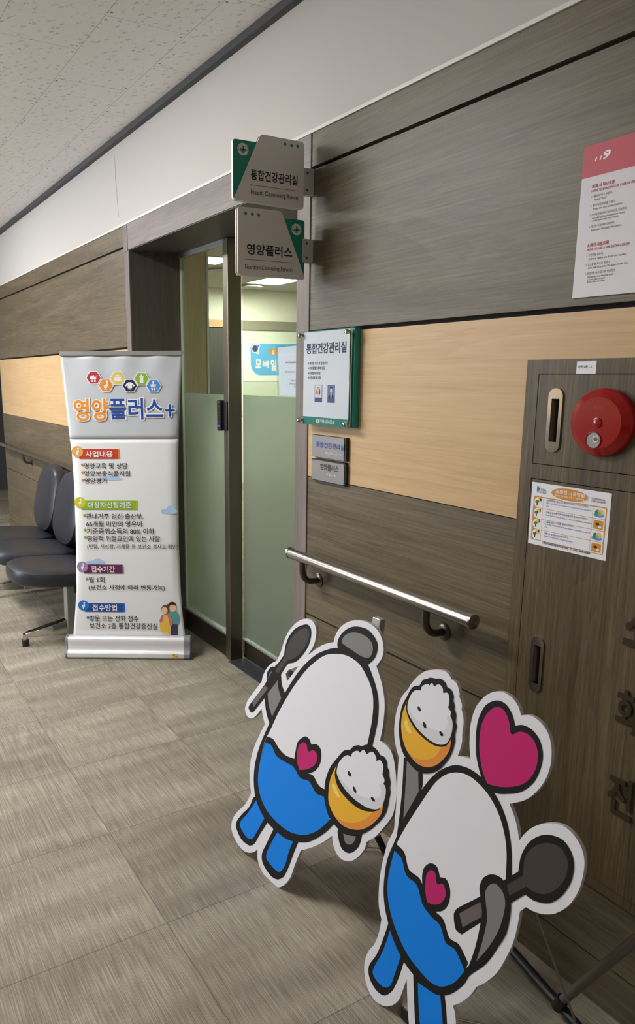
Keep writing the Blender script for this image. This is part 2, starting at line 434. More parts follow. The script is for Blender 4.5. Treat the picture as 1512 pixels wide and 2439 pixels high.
TEXT_CACHE = {}
def glyphs(body, bold):
    key = (body, bold)
    if key not in TEXT_CACHE:
        cu = bpy.data.curves.new('lettering', 'FONT'); cu.body = body; cu.resolution_u = 3; cu.offset = bold
        o = bpy.data.objects.new('lettering', cu); COL.objects.link(o)
        me = bpy.data.meshes.new_from_object(o.evaluated_get(bpy.context.evaluated_depsgraph_get()))
        vs = [tuple(v.co) for v in me.vertices]; fs = [tuple(p.vertices) for p in me.polygons]
        bpy.data.objects.remove(o); bpy.data.curves.remove(cu); bpy.data.meshes.remove(me)
        TEXT_CACHE[key] = (vs, fs)
    return TEXT_CACHE[key]
def letter(mb, body, mat, x0, x1, y0, y1, fr, w, bold=0.0, shear=0.0, depth=None):
    """write body into the box x0..x1, y0..y1 of the frame"""
    vs, fs = glyphs(body, bold)
    if not vs: return
    a0 = min(v[0] for v in vs); a1 = max(v[0] for v in vs)
    han = any(ord(c) > 0x2000 for c in body)
    b0, b1 = (min(v[1] for v in vs), max(v[1] for v in vs)) if han and not any(c in body for c in '(,[') else ((-0.12, 0.86) if han else (0.0, 0.70))
    sx = (x1 - x0) / (a1 - a0); sy = (y1 - y0) / (b1 - b0)
    P = [(x0 + (v[0] - a0) * sx + shear * (v[1] - b0) * sy, y0 + (v[1] - b0) * sy) for v in vs]
    mb.add([fr(p[0], p[1], w) for p in P], fs, mat)
    if depth:
        mb.add([fr(p[0], p[1], w - depth) for p in P], [f[::-1] for f in fs], mat)
        edges = {}
        for f in fs:
            for i in range(len(f)):
                e = (f[i], f[(i + 1) % len(f)])
                if (e[1], e[0]) in edges: del edges[(e[1], e[0])]
                else: edges[e] = 1
        for a, b in edges:
            mb.add([fr(*P[a], w), fr(*P[b], w), fr(*P[b], w - depth), fr(*P[a], w - depth)], [(0, 1, 2, 3)], mat)
def letters(mb, table, fr, w):
    for t in table:
        letter(mb, t[0], t[1], t[2], t[3], t[4], t[5], fr, w, *(t[6:]))

# ------------------------------------------------------------------ measured layout data (metres)
BANNER_LOC = [-3.618, -0.4297, 0.0]
BANNER_ROT = 1.01803
TXT_SIGN_UP = [
 ['통합건강관리실', 'ink', -0.2318, -0.0616, 2.026, 2.0563, 0.02],
 ['Health Counseling Room', 'ink', -0.2314, -0.061, 1.9849, 1.9982, 0.004],
]
TXT_SIGN_LOW = [
 ['영양플러스', 'ink', -0.2466, -0.0797, 1.8092, 1.8416, 0.022],
 ['Nutrition Counseling Services', 'ink', -0.2533, -0.0754, 1.7667, 1.7804, 0.0],
]
TXT_NOTICE = [
 ['통합건강관리실', 'navy', -2.043, -1.8303, 1.5101, 1.5438, 0.02],
 ['체지방 측정 및 운동상담', 'ink', -2.0247, -1.924, 1.4752, 1.4854, 0.01],
 ['모바일헬스케어 상담', 'ink', -2.0244, -1.9386, 1.46, 1.4697, 0.01],
 ['영양플러스사업', 'ink', -2.0252, -1.9639, 1.4442, 1.4537, 0.01],
 ['영양교육 및 상담', 'ink', -2.0248, -1.9596, 1.4296, 1.4393, 0.01],
 ['◆', 'teal_blue', -2.0345, -2.0264, 1.4766, 1.4841],
 ['◆', 'teal_blue', -2.0341, -2.026, 1.4614, 1.4687],
 ['◆', 'teal_blue', -2.0345, -2.0264, 1.4446, 1.4524],
 ['◆', 'teal_blue', -2.0342, -2.0261, 1.4305, 1.4383],
 ['거제시보건소', 'white', -1.9633, -1.8826, 1.2905, 1.303, 0.02],
]
TXT_PLATE_UP = [
 ['통합건강관리실', 'blue', -2.0048, -1.8523, 1.2087, 1.227, 0.02],
]
TXT_PLATE_LOW = [
 ['영양플러스', 'ink', -1.9794, -1.879, 1.1357, 1.157, 0.02],
]
TXT_POSTER = [
 ['11', 'white', -1.0543, -1.0407, 1.8722, 1.8795, 0.03, 0.35],
 ['9', 'white', -1.0391, -1.0227, 1.8719, 1.887, 0.03, 0.35],
 ['화재 시 피난요령', 'red_ink', -1.0556, -1.0058, 1.8197, 1.8271, 0.02],
 ['HOW TO EVACUATE IN CASE OF FIRE', 'red_ink', -1.0557, -0.959, 1.8121, 1.817, 0.01],
 ['1. "불이야"라고 외친다.', 'ink_grey', -1.0549, -1.0079, 1.8012, 1.8064],
 ['Shout "fire!"', 'ink_grey', -1.0487, -1.0198, 1.7949, 1.7989],
 ['2. 발신기(비상벨)를 누른다.', 'ink_grey', -1.0554, -0.9995, 1.7833, 1.7889],
 ['Press the fire alarm button.', 'ink_grey', -1.0493, -0.984, 1.777, 1.7811],
 ['3. 피난동선을 따라 낮은자세로 이동한다.', 'ink_grey', -1.0554, -0.973, 1.7652, 1.7707],
 ['Go along the evacuation route', 'ink_grey', -1.0492, -0.977, 1.7593, 1.7634],
 ['while lowering your body.', 'ink_grey', -1.0491, -0.9896, 1.7541, 1.7581],
 ['4. 계단을 이용하여 대피한다.', 'ink_grey', -1.0555, -0.997, 1.7422, 1.7474],
 ['Evacuate through the stairs.', 'ink_grey', -1.0491, -0.9815, 1.7359, 1.74],
 ['소화기 사용요령', 'red_ink', -1.0557, -1.0067, 1.7041, 1.7121, 0.02],
 ['HOW TO USE A FIRE EXTINGUISHER', 'red_ink', -1.0554, -0.9602, 1.6969, 1.7016, 0.01],
 ['1. 안전핀을 뽑는다.', 'ink_grey', -1.0547, -1.0158, 1.6854, 1.6909],
 ['Pull the safety pin from the handle.', 'ink_grey', -1.049, -0.9656, 1.6783, 1.6825],
 ['2. 호스를 불 쪽으로 향한다.', 'ink_grey', -1.055, -0.9995, 1.6667, 1.672],
 ['Aim the nozzle at the base of the fire.', 'ink_grey', -1.0491, -0.9597, 1.6608, 1.6651],
 ['3. 손잡이를 눌러 골고루 분사한다.', 'ink_grey', -1.0552, -0.9856, 1.649, 1.6546],
 ['Squeeze the handle and', 'ink_grey', -1.0487, -0.9912, 1.6426, 1.6468],
 ['sweep the nozzle', 'ink_grey', -1.0487, -1.0078, 1.6375, 1.6412],
 ['from side to side.', 'ink_grey', -1.0488, -1.0078, 1.6325, 1.6364],
]
TXT_LABEL = [
 ['본관2층 - 2', 'ink', -1.0474, -1.0146, 1.4568, 1.4631, 0.02],
]
TXT_STICKER = [
 ['소화전 사용방법', 'white', -1.0776, -1.0048, 1.1805, 1.1902, 0.02],
 ['How to use a fire hydrant', 'white', -1.0784, -1.005, 1.1746, 1.1795, 0.01],
 ['FSA', 'ink_grey', -1.1166, -1.1031, 1.1804, 1.1864],
 ['한국소방안전협회', 'ink', -1.1283, -1.1022, 1.1757, 1.1787, 0.01],
 ['내 생명과 재산보호는', 'ink', -0.9877, -0.9549, 1.1803, 1.1845, 0.01],
 ['소화전 사용요령부터!', 'ink', -0.9879, -0.9548, 1.1751, 1.1794, 0.01],
 ['1', 'ink', -1.118, -1.1138, 1.1578, 1.1635, 0.03],
 ['2', 'ink', -1.1178, -1.1131, 1.1332, 1.1389, 0.03],
 ['3', 'ink', -1.118, -1.1133, 1.1092, 1.1147, 0.03],
 ['4', 'ink', -1.1177, -1.1127, 1.0841, 1.0898, 0.03],
 ['소화전함을 열고', 'blue_ink', -1.0998, -1.0651, 1.1594, 1.1641, 0.01],
 ['호스', 'orange', -1.0635, -1.054, 1.16, 1.1647, 0.01],
 ['를 화재지점 가까이', 'blue_ink', -1.0538, -1.0133, 1.1605, 1.1652, 0.01],
 ['전개', 'orange', -1.0118, -1.0028, 1.1605, 1.1651, 0.01],
 ['한다.', 'blue_ink', -1.0025, -0.9924, 1.1606, 1.1651, 0.01],
 ['Open the fire hydrant panel and unfold the hose to the fire', 'blue_ink', -1.0996, -0.9833, 1.1539, 1.1574],
 ['area.', 'blue_ink', -1.0995, -1.0902, 1.1471, 1.1502],
 ['소화전', 'blue_ink', -1.0997, -1.085, 1.1315, 1.1363, 0.01],
 ['밸브', 'orange', -1.0833, -1.0737, 1.132, 1.1368, 0.01],
 ['를 시계 반대방향으로 돌려서', 'blue_ink', -1.0735, -1.0137, 1.133, 1.1377, 0.01],
 ['개방', 'orange', -1.0122, -1.0029, 1.1341, 1.1387, 0.01],
 ['한다.', 'blue_ink', -1.0026, -0.9926, 1.1336, 1.1377, 0.01],
 ['Open the valve by turning in a counter-clockwise direction.', 'blue_ink', -1.0997, -0.981, 1.1264, 1.1299],
 ['노즐을 잡고,', 'blue_ink', -1.0993, -1.0732, 1.1096, 1.1144, 0.01],
 ['화점', 'orange', -1.0711, -1.0615, 1.1104, 1.1151, 0.01],
 ['을 향해', 'blue_ink', -1.0612, -1.0457, 1.111, 1.1157, 0.01],
 ['방수', 'orange', -1.0445, -1.0351, 1.1115, 1.1159, 0.01],
 ['한다.', 'blue_ink', -1.0348, -1.0249, 1.1114, 1.1157, 0.01],
 ['Grab the nozzle and discharge water toward the center of', 'blue_ink', -1.0997, -0.9841, 1.1051, 1.1086],
 ['fire.', 'blue_ink', -1.0995, -1.0919, 1.0985, 1.1018],
 ['진화 후 소화전', 'blue_ink', -1.099, -1.0674, 1.0823, 1.0871, 0.01],
 ['밸브', 'orange', -1.0658, -1.0562, 1.0832, 1.088, 0.01],
 ['를', 'blue_ink', -1.0561, -1.0516, 1.0834, 1.0881, 0.01],
 ['잠근', 'orange', -1.05, -1.0415, 1.0837, 1.0884, 0.01],
 ['다.', 'blue_ink', -1.0412, -1.0353, 1.0839, 1.0885, 0.01],
 ['Close the valve after fire extinguished.', 'blue_ink', -1.0995, -1.0238, 1.077, 1.0807],
 ['(주)미동방재엔지니어링  T. 055) 688-0049', 'ink', -1.1018, -0.9795, 1.0591, 1.065, 0.02],
]
TXT_BANNER = [
 ['영양', 'title_orange', 0.0848, 0.2571, 1.2234, 1.3315, 0.022],
 ['플러스', 'title_blue', 0.2608, 0.5264, 1.2291, 1.3339, 0.018],
 ['사업내용', 'white', 0.1325, 0.2689, 1.0445, 1.0763, 0.02],
 ['영양교육 및 상담', 'ink', 0.1221, 0.3403, 0.9867, 1.0162, 0.01],
 ['영양보충식품지원', 'ink', 0.1217, 0.3531, 0.9492, 0.9774, 0.01],
 ['영양평가', 'ink', 0.1218, 0.2366, 0.9124, 0.9408, 0.01],
 ['대상자선정기준', 'white', 0.1328, 0.3547, 0.7882, 0.8189, 0.02],
 ['관내거주 임신·출산부,', 'ink', 0.1219, 0.4124, 0.7304, 0.7613, 0.01],
 ['66개월 미만의 영유아', 'ink', 0.1201, 0.4071, 0.6915, 0.7219, 0.01],
 ['기준중위소득의 80% 이하', 'ink', 0.1217, 0.4657, 0.653, 0.6841, 0.01],
 ['영양적 위험요인에 있는 사람', 'ink', 0.1213, 0.4932, 0.6142, 0.6455, 0.01],
 ['(빈혈, 저신장, 저체중 등 보건소 검사표 확인)', 'ink', 0.1195, 0.5847, 0.5764, 0.603, 0.005],
 ['접수기간', 'white', 0.1345, 0.2573, 0.4526, 0.4866, 0.02],
 ['월 1회', 'ink', 0.1188, 0.2012, 0.3973, 0.4286, 0.01],
 ['(보건소 사정에 따라 변동가능)', 'ink', 0.117, 0.5112, 0.3578, 0.3871, 0.01],
 ['접수방법', 'white', 0.1307, 0.2597, 0.2451, 0.2827, 0.02],
 ['방문 또는 전화 접수', 'ink', 0.1142, 0.3706, 0.1897, 0.2217, 0.01],
 ['보건소 2층 통합건강증진실', 'ink', 0.1123, 0.4677, 0.1486, 0.1822, 0.01],
]
TXT_DOORPAPER = [
 ['[체력측정실]', 'red_ink', -2.7422, -2.6885, 1.4905, 1.4988, 0.01],
 ['현위치 ', 'ink', -2.6826, -2.6492, 1.4907, 1.4983, 0.01],
 ['체력측정실(TTDA동-', 'ink_grey', -2.7456, -2.6673, 1.4508, 1.4585],
 ['운영안내센터', 'ink_grey', -2.6961, -2.6449, 1.414, 1.4212],
 ['기존예로 302일', 'red_ink', -2.7153, -2.649, 1.4006, 1.4086],
 ['별도', 'ink', -2.672, -2.6589, 1.3886, 1.3958],
]
TXT_ROOM = [
 ['모', 'white', 3.5808, 3.6691, 1.5106, 1.6249, 0.04],
 ['바', 'white', 3.6959, 3.8, 1.5153, 1.6059, 0.04],
 ['일', 'white', 3.8149, 3.9101, 1.4756, 1.6258, 0.04],
 ['설', 'white', 3.8329, 3.8732, 1.6924, 1.7511, 0.02],
]
TXT_EMBOSS = [
 ['전', 'emboss', -0.8838, -0.8272, 0.5005, 0.5928, 0.03],
]
BAN = {
 'hex': [[0.1901,1.4317],[0.2488,1.3952],[0.3086,1.4294],[0.3661,1.393],[0.4246,1.4258],[0.4826,1.3916]],
 'hexr': [[0.1901,1.4317],[0.1551,1.4318]],
 'plus': [[0.534,1.273],[0.5842,1.2728],[0.5604,1.3029],[0.559,1.244]],
 'bar': [[0.0308,1.5684],[0.6274,1.5562],[0.0298,1.5516],[0.627,1.5382]],
 'greyline': [[0.0287,1.1504],[0.5944,1.1398]],
 'tag_red': [[0.0921,1.0726],[0.1115,1.0363],[0.296,1.0851]],
 'dots_orange': [[0.1145,1.0056],[0.1134,0.9684],[0.1135,0.9297]],
 'cloud_b': [[0.1838,0.9285],[0.3135,0.9511]],
 'tag_green': [[0.0926,0.8169],[0.1105,0.7794],[0.3777,0.8263]],
 'dots_green': [[0.1132,0.7499],[0.1131,0.6741],[0.1126,0.6359]],
 'tag_purple': [[0.0895,0.4817],[0.1086,0.4464],[0.2953,0.4942]],
 'dots_lav': [[0.1093,0.4166]],
 'tag_blue': [[0.0853,0.2745],[0.1025,0.2407],[0.2947,0.287]],
 'dots_blue': [[0.1052,0.208]],
 'cloud_a': [[0.499,0.7585],[0.5828,0.801]],
 'cloud_c': [[0.1075,0.4966],[0.21,0.5246]],
 'couple': [[0.4752,0.1168],[0.5836,0.2987]],
 'sticker': [[0.5898,0.0322]],
 'tagr': [[0.0926,0.8169],[0.0661,0.8168]],
}
STK = {
 'corners': [[-1.1423,1.1988],[-0.9428,1.1993],[-0.9419,1.0536],[-1.1425,1.0528]],
}
DP = {
 'c': [[-2.808,1.5664],[-2.6521,1.5681],[-2.7954,1.352],[-2.6481,1.3519]],
}
ROOM = {
 'ban': [[3.4413,1.8337],[3.5039,1.8298],[3.509,1.5692],[3.5491,1.4718],[3.6419,1.4199],[3.4395,1.3407]],
 'pill': [[3.7878,1.7241],[3.823,1.7611],[3.8233,1.6876]],
 'logo': [[3.5754,1.7609],[3.6215,1.7928],[3.5295,1.8037],[3.6129,1.7152]],
}
NOT = {
 'ph1': [[-1.9928,1.3566],[-1.9513,1.4121]],
 'ph2': [[-1.9229,1.357],[-1.8838,1.4118]],
 'bar': [[-2.0612,1.3084],[-1.8161,1.3096],[-2.0598,1.2807],[-1.8081,1.2832]],
 'strip': [[-1.8157,1.5763],[-1.8169,1.5041],[-1.8154,1.4414]],
 'braU': [[-1.9527,1.193],[-1.8596,1.1944]],
 'braL': [[-1.9408,1.1237],[-1.888,1.1237]],
 'logo': [[-1.9741,1.2963]],
}
SGN = {
 'dotsU': [[-0.1096,2.1414],[-0.0854,2.141],[-0.0628,2.1412]],
 'dotsL': [[-0.2504,1.9275],[-0.2271,1.9272],[-0.204,1.9271]],
 'lineU': [[-0.2358,2.0111],[-0.0563,2.0097]],
 'lineL': [[-0.2573,1.7947],[-0.0726,1.7937]],
 'logoU': [[-0.2571,2.1084]],
 'logoL': [[-0.0622,1.8973]],
 'cutU': [[-0.1954,2.1566],[-0.2866,1.9661]],
 'cutL': [[-0.1223,1.9468],[-0.0316,1.767]],
}
S1 = {
 'outer': [[-0.0131,0.7915],[-0.0071,0.7922],[-0.0011,0.7922],[0.0046,0.7916],[0.0097,0.7902],[0.0142,0.788],[0.0181,0.785],[0.0216,0.7816],[0.0244,0.7779],[0.0265,0.7741],[0.0281,0.77],[0.0291,0.7657],[0.0295,0.7613],[0.0295,0.7547],[0.0291,0.7469],[0.028,0.7387],[0.0259,0.7306],[0.0219,0.7212],[0.0164,0.711],[0.0107,0.7014],[0.0064,0.6938],[0.0122,0.6993],[0.0196,0.7062],[0.0275,0.7135],[0.0353,0.7202],[0.0424,0.7261],[0.0497,0.7319],[0.0571,0.7374],[0.065,0.7425],[0.074,0.7475],[0.0839,0.7523],[0.0931,0.7565],[0.1003,0.7598],[0.1007,0.7632],[0.1012,0.7675],[0.1019,0.7721],[0.1031,0.7766],[0.1052,0.7822],[0.1077,0.7883],[0.1108,0.7946],[0.1147,0.8007],[0.1194,0.8065],[0.1249,0.8124],[0.131,0.8179],[0.1375,0.8229],[0.1445,0.8273],[0.1521,0.8314],[0.1599,0.8349],[0.1676,0.8378],[0.1753,0.8402],[0.1831,0.8419],[0.1908,0.8432],[0.1984,0.844],[0.206,0.8443],[0.2135,0.8442],[0.2209,0.8435],[0.2278,0.8423],[0.2347,0.8405],[0.2414,0.8381],[0.2477,0.8352],[0.2533,0.8317],[0.2584,0.8274],[0.2631,0.8223],[0.2672,0.817],[0.2706,0.8116],[0.273,0.8064],[0.2749,0.8008],[0.2762,0.7952],[0.2769,0.7899],[0.277,0.7853],[0.2766,0.7807],[0.2756,0.7759],[0.2741,0.7711],[0.2712,0.7651],[0.2674,0.7584],[0.2635,0.752],[0.2605,0.747],[0.2639,0.7425],[0.2682,0.7368],[0.2729,0.7306],[0.2771,0.7245],[0.281,0.7185],[0.2848,0.7124],[0.2883,0.7061],[0.2916,0.6998],[0.2947,0.6928],[0.2977,0.6854],[0.3003,0.678],[0.3024,0.671],[0.3038,0.6648],[0.3049,0.6585],[0.3057,0.6521],[0.3063,0.6457],[0.3069,0.6376],[0.3074,0.6287],[0.3077,0.6195],[0.3077,0.6103],[0.3073,0.6005],[0.3065,0.59],[0.3057,0.5803],[0.3051,0.5726],[0.3082,0.5724],[0.3121,0.5722],[0.3162,0.5718],[0.32,0.5712],[0.325,0.5701],[0.3306,0.5688],[0.336,0.567],[0.3407,0.5646],[0.345,0.5611],[0.3488,0.5569],[0.3523,0.5522],[0.3554,0.5473],[0.3583,0.5417],[0.361,0.5354],[0.3634,0.5289],[0.3657,0.5224],[0.3679,0.5159],[0.3699,0.5093],[0.3718,0.5027],[0.3735,0.4965],[0.3749,0.4913],[0.3762,0.486],[0.3773,0.4806],[0.3782,0.4751],[0.3789,0.4685],[0.3795,0.4613],[0.3798,0.4538],[0.3797,0.4462],[0.3793,0.438],[0.3786,0.4292],[0.3772,0.4202],[0.3748,0.4109],[0.3706,0.4009],[0.3651,0.3902],[0.3591,0.3796],[0.3533,0.3695],[0.3483,0.3608],[0.343,0.3519],[0.3375,0.3432],[0.3318,0.335],[0.3258,0.3277],[0.3188,0.3203],[0.3122,0.3135],[0.307,0.3081],[0.3067,0.3045],[0.3065,0.2999],[0.3059,0.2947],[0.3046,0.2896],[0.3024,0.284],[0.2994,0.2778],[0.296,0.2715],[0.2924,0.2655],[0.2887,0.2598],[0.2847,0.254],[0.2805,0.2485],[0.2761,0.2435],[0.2718,0.2392],[0.2672,0.2352],[0.2623,0.2314],[0.2573,0.2282],[0.2518,0.2253],[0.246,0.2227],[0.2401,0.2208],[0.2346,0.2197],[0.2291,0.2195],[0.2236,0.2202],[0.2184,0.2215],[0.2137,0.2234],[0.2091,0.2259],[0.2047,0.2292],[0.2008,0.233],[0.1974,0.2372],[0.1944,0.2426],[0.1919,0.249],[0.1898,0.2552],[0.188,0.26],[0.1844,0.2555],[0.1798,0.2498],[0.1746,0.2435],[0.1694,0.2376],[0.1632,0.2308],[0.1563,0.2235],[0.149,0.2161],[0.1415,0.2088],[0.1334,0.2014],[0.1248,0.194],[0.1161,0.1866],[0.1077,0.1798],[0.0999,0.1736],[0.0916,0.1672],[0.0838,0.1614],[0.0777,0.1568],[0.0755,0.1499],[0.0726,0.1412],[0.0695,0.1317],[0.0667,0.1226],[0.0642,0.1141],[0.0618,0.1056],[0.0596,0.0972],[0.0574,0.0891],[0.0557,0.0819],[0.0542,0.0746],[0.0524,0.0673],[0.0498,0.0599],[0.0461,0.052],[0.0416,0.0437],[0.0367,0.0357],[0.0317,0.0283],[0.0269,0.0223],[0.0216,0.0162],[0.0158,0.0105],[0.0098,0.0057],[0.0036,0.0017],[-0.0031,-0.0016],[-0.0097,-0.0041],[-0.0159,-0.0056],[-0.024,-0.0062],[-0.0329,-0.006],[-0.042,-0.005],[-0.0505,-0.0036],[-0.0588,-0.0018],[-0.067,0.0007],[-0.0748,0.0038],[-0.0818,0.0075],[-0.0882,0.012],[-0.0939,0.0172],[-0.0988,0.023],[-0.1027,0.0291],[-0.105,0.0362],[-0.1063,0.0444],[-0.107,0.0521],[-0.1077,0.0582],[-0.1101,0.0546],[-0.1132,0.05],[-0.1169,0.045],[-0.1211,0.0405],[-0.1263,0.036],[-0.1324,0.0315],[-0.1389,0.0273],[-0.1454,0.0237],[-0.1525,0.0206],[-0.1602,0.0179],[-0.1678,0.0158],[-0.1749,0.0148],[-0.183,0.0148],[-0.1916,0.0158],[-0.2,0.0175],[-0.2078,0.0197],[-0.2157,0.0226],[-0.2236,0.0263],[-0.2309,0.0305],[-0.2369,0.035],[-0.2412,0.0393],[-0.2448,0.0443],[-0.2474,0.0499],[-0.2489,0.056],[-0.2492,0.0629],[-0.2483,0.0704],[-0.2464,0.0783],[-0.2436,0.0862],[-0.2398,0.094],[-0.2349,0.1019],[-0.2294,0.1099],[-0.2237,0.1179],[-0.2159,0.1277],[-0.2069,0.1382],[-0.198,0.1491],[-0.1905,0.1597],[-0.1841,0.1713],[-0.1785,0.1837],[-0.1737,0.1951],[-0.1699,0.204],[-0.1724,0.2103],[-0.1758,0.2183],[-0.1792,0.2271],[-0.1822,0.2358],[-0.1848,0.2447],[-0.1873,0.2541],[-0.1894,0.2637],[-0.1907,0.2732],[-0.1911,0.2825],[-0.1909,0.292],[-0.1902,0.3018],[-0.1889,0.3116],[-0.1871,0.3219],[-0.1847,0.3324],[-0.1818,0.343],[-0.1786,0.3534],[-0.1751,0.3634],[-0.1711,0.3735],[-0.1667,0.3836],[-0.1623,0.3936],[-0.1574,0.4043],[-0.1522,0.4154],[-0.1472,0.4256],[-0.1434,0.4336],[-0.1459,0.4371],[-0.1491,0.4416],[-0.1525,0.4465],[-0.1556,0.4513],[-0.1589,0.4566],[-0.1623,0.4624],[-0.1655,0.4678],[-0.1679,0.4721],[-0.1703,0.4686],[-0.1733,0.4641],[-0.1767,0.4592],[-0.1801,0.4545],[-0.1835,0.45],[-0.187,0.4453],[-0.1907,0.4407],[-0.1947,0.4366],[-0.199,0.4329],[-0.2037,0.4292],[-0.2087,0.4261],[-0.2137,0.4239],[-0.219,0.4227],[-0.2246,0.4224],[-0.2299,0.4228],[-0.2343,0.424],[-0.2383,0.4264],[-0.242,0.4299],[-0.245,0.4338],[-0.2471,0.4379],[-0.2481,0.4418],[-0.2483,0.446],[-0.2477,0.4504],[-0.2466,0.455],[-0.2445,0.4608],[-0.2415,0.4672],[-0.2379,0.4738],[-0.234,0.4804],[-0.2277,0.4897],[-0.22,0.5003],[-0.2121,0.511],[-0.2049,0.5207],[-0.199,0.5289],[-0.1928,0.5374],[-0.1871,0.5452],[-0.1826,0.5514],[-0.1822,0.555],[-0.1818,0.5597],[-0.181,0.5648],[-0.1797,0.5698],[-0.1773,0.5763],[-0.1741,0.5836],[-0.1705,0.591],[-0.1663,0.5979],[-0.1616,0.6041],[-0.1561,0.6103],[-0.1504,0.6161],[-0.1447,0.6212],[-0.1394,0.6253],[-0.1333,0.6292],[-0.1275,0.6327],[-0.1231,0.6355],[-0.1204,0.642],[-0.1169,0.6502],[-0.1133,0.6592],[-0.1103,0.6677],[-0.1079,0.6761],[-0.106,0.6847],[-0.104,0.6933],[-0.1014,0.7019],[-0.0983,0.7105],[-0.0948,0.7191],[-0.0908,0.7276],[-0.0861,0.7359],[-0.0803,0.744],[-0.0735,0.7522],[-0.0665,0.7598],[-0.0599,0.7663],[-0.0547,0.771],[-0.0489,0.7754],[-0.043,0.7794],[-0.037,0.7829],[-0.0312,0.7858],[-0.0252,0.7883],[-0.0191,0.7902]],
 'hole': [[-0.077,0.6116],[-0.075,0.6147],[-0.0724,0.6187],[-0.0698,0.6227],[-0.0678,0.6258],[-0.0587,0.6314],[-0.0469,0.6385],[-0.0353,0.6456],[-0.0265,0.651],[-0.0351,0.6386],[-0.0465,0.6223],[-0.058,0.6059],[-0.067,0.5931],[-0.0691,0.5971],[-0.072,0.6023],[-0.0748,0.6075]],
 'spoon_black': [[-0.0151,0.7756],[-0.0105,0.7764],[-0.0059,0.776],[-0.0018,0.7748],[0.0015,0.773],[0.0043,0.7703],[0.0065,0.7668],[0.0081,0.7628],[0.0092,0.7587],[0.0099,0.7535],[0.01,0.7476],[0.0096,0.7414],[0.0086,0.7352],[0.0068,0.7284],[0.0044,0.7212],[0.0013,0.7139],[-0.0021,0.7069],[-0.006,0.7003],[-0.0104,0.6936],[-0.0152,0.6871],[-0.0202,0.6809],[-0.0251,0.675],[-0.0304,0.6691],[-0.036,0.6634],[-0.042,0.6585],[-0.0489,0.6544],[-0.0566,0.6508],[-0.0641,0.6477],[-0.0699,0.6452],[-0.0724,0.6421],[-0.0757,0.6382],[-0.0791,0.6339],[-0.0821,0.6297],[-0.0852,0.6247],[-0.0883,0.6193],[-0.0914,0.6136],[-0.0944,0.608],[-0.0973,0.6023],[-0.1,0.5964],[-0.103,0.5904],[-0.1066,0.5845],[-0.1261,0.5564],[-0.1538,0.5172],[-0.1823,0.4775],[-0.2033,0.4492],[-0.2061,0.4466],[-0.2099,0.4443],[-0.214,0.4428],[-0.2174,0.4426],[-0.2218,0.4441],[-0.2269,0.4468],[-0.2304,0.4507],[-0.2304,0.4555],[-0.2193,0.4733],[-0.202,0.4971],[-0.1833,0.5224],[-0.1678,0.545],[-0.1567,0.5642],[-0.1462,0.584],[-0.1369,0.602],[-0.1294,0.6156],[-0.1264,0.6195],[-0.1227,0.6233],[-0.1189,0.6271],[-0.1155,0.6309],[-0.1102,0.6382],[-0.1041,0.6471],[-0.0983,0.6558],[-0.0938,0.6625],[-0.0937,0.6689],[-0.0936,0.6771],[-0.0931,0.6859],[-0.0917,0.6944],[-0.0896,0.7023],[-0.0868,0.7103],[-0.0833,0.7182],[-0.0788,0.726],[-0.0735,0.7338],[-0.0673,0.7416],[-0.0603,0.7491],[-0.0527,0.7558],[-0.0435,0.762],[-0.0332,0.7678],[-0.0233,0.7725]],
 'spoon_grey': [[-0.0081,0.7653],[-0.0052,0.764],[-0.0025,0.7619],[-0.0003,0.7592],[0.0011,0.7563],[0.0019,0.7524],[0.0019,0.7477],[0.0015,0.7427],[0.0006,0.7378],[-0.0009,0.7321],[-0.0029,0.7259],[-0.0055,0.7195],[-0.0084,0.7133],[-0.0118,0.7073],[-0.0157,0.7012],[-0.02,0.6953],[-0.0245,0.6897],[-0.0291,0.6847],[-0.0342,0.6797],[-0.0394,0.675],[-0.0444,0.6707],[-0.0486,0.6675],[-0.0532,0.6642],[-0.0577,0.6613],[-0.0618,0.6589],[-0.0647,0.6576],[-0.068,0.6566],[-0.071,0.6558],[-0.0734,0.6551],[-0.0812,0.6436],[-0.0914,0.6283],[-0.1017,0.613],[-0.1098,0.601],[-0.113,0.6022],[-0.1173,0.6038],[-0.1216,0.6053],[-0.1249,0.6065],[-0.1163,0.6194],[-0.1053,0.636],[-0.0944,0.6524],[-0.0861,0.6649],[-0.0866,0.6683],[-0.0874,0.6725],[-0.0879,0.6772],[-0.0877,0.6818],[-0.0865,0.6868],[-0.0848,0.6922],[-0.0825,0.6978],[-0.0799,0.7032],[-0.0765,0.7095],[-0.0725,0.716],[-0.0681,0.7226],[-0.0633,0.7288],[-0.0582,0.7347],[-0.0525,0.7406],[-0.0467,0.746],[-0.0412,0.7506],[-0.0368,0.7539],[-0.032,0.7569],[-0.0272,0.7596],[-0.0227,0.7617],[-0.019,0.7633],[-0.0152,0.7646],[-0.0114,0.7654]],
 'handle': [[-0.1623,0.5469],[-0.1593,0.546],[-0.1555,0.5448],[-0.1516,0.5437],[-0.1487,0.5428],[-0.1606,0.5259],[-0.1764,0.5036],[-0.1924,0.481],[-0.2048,0.4635],[-0.2074,0.4665],[-0.2108,0.4705],[-0.2141,0.4744],[-0.2167,0.4775],[-0.2047,0.4929],[-0.1892,0.5126],[-0.1739,0.5321]],
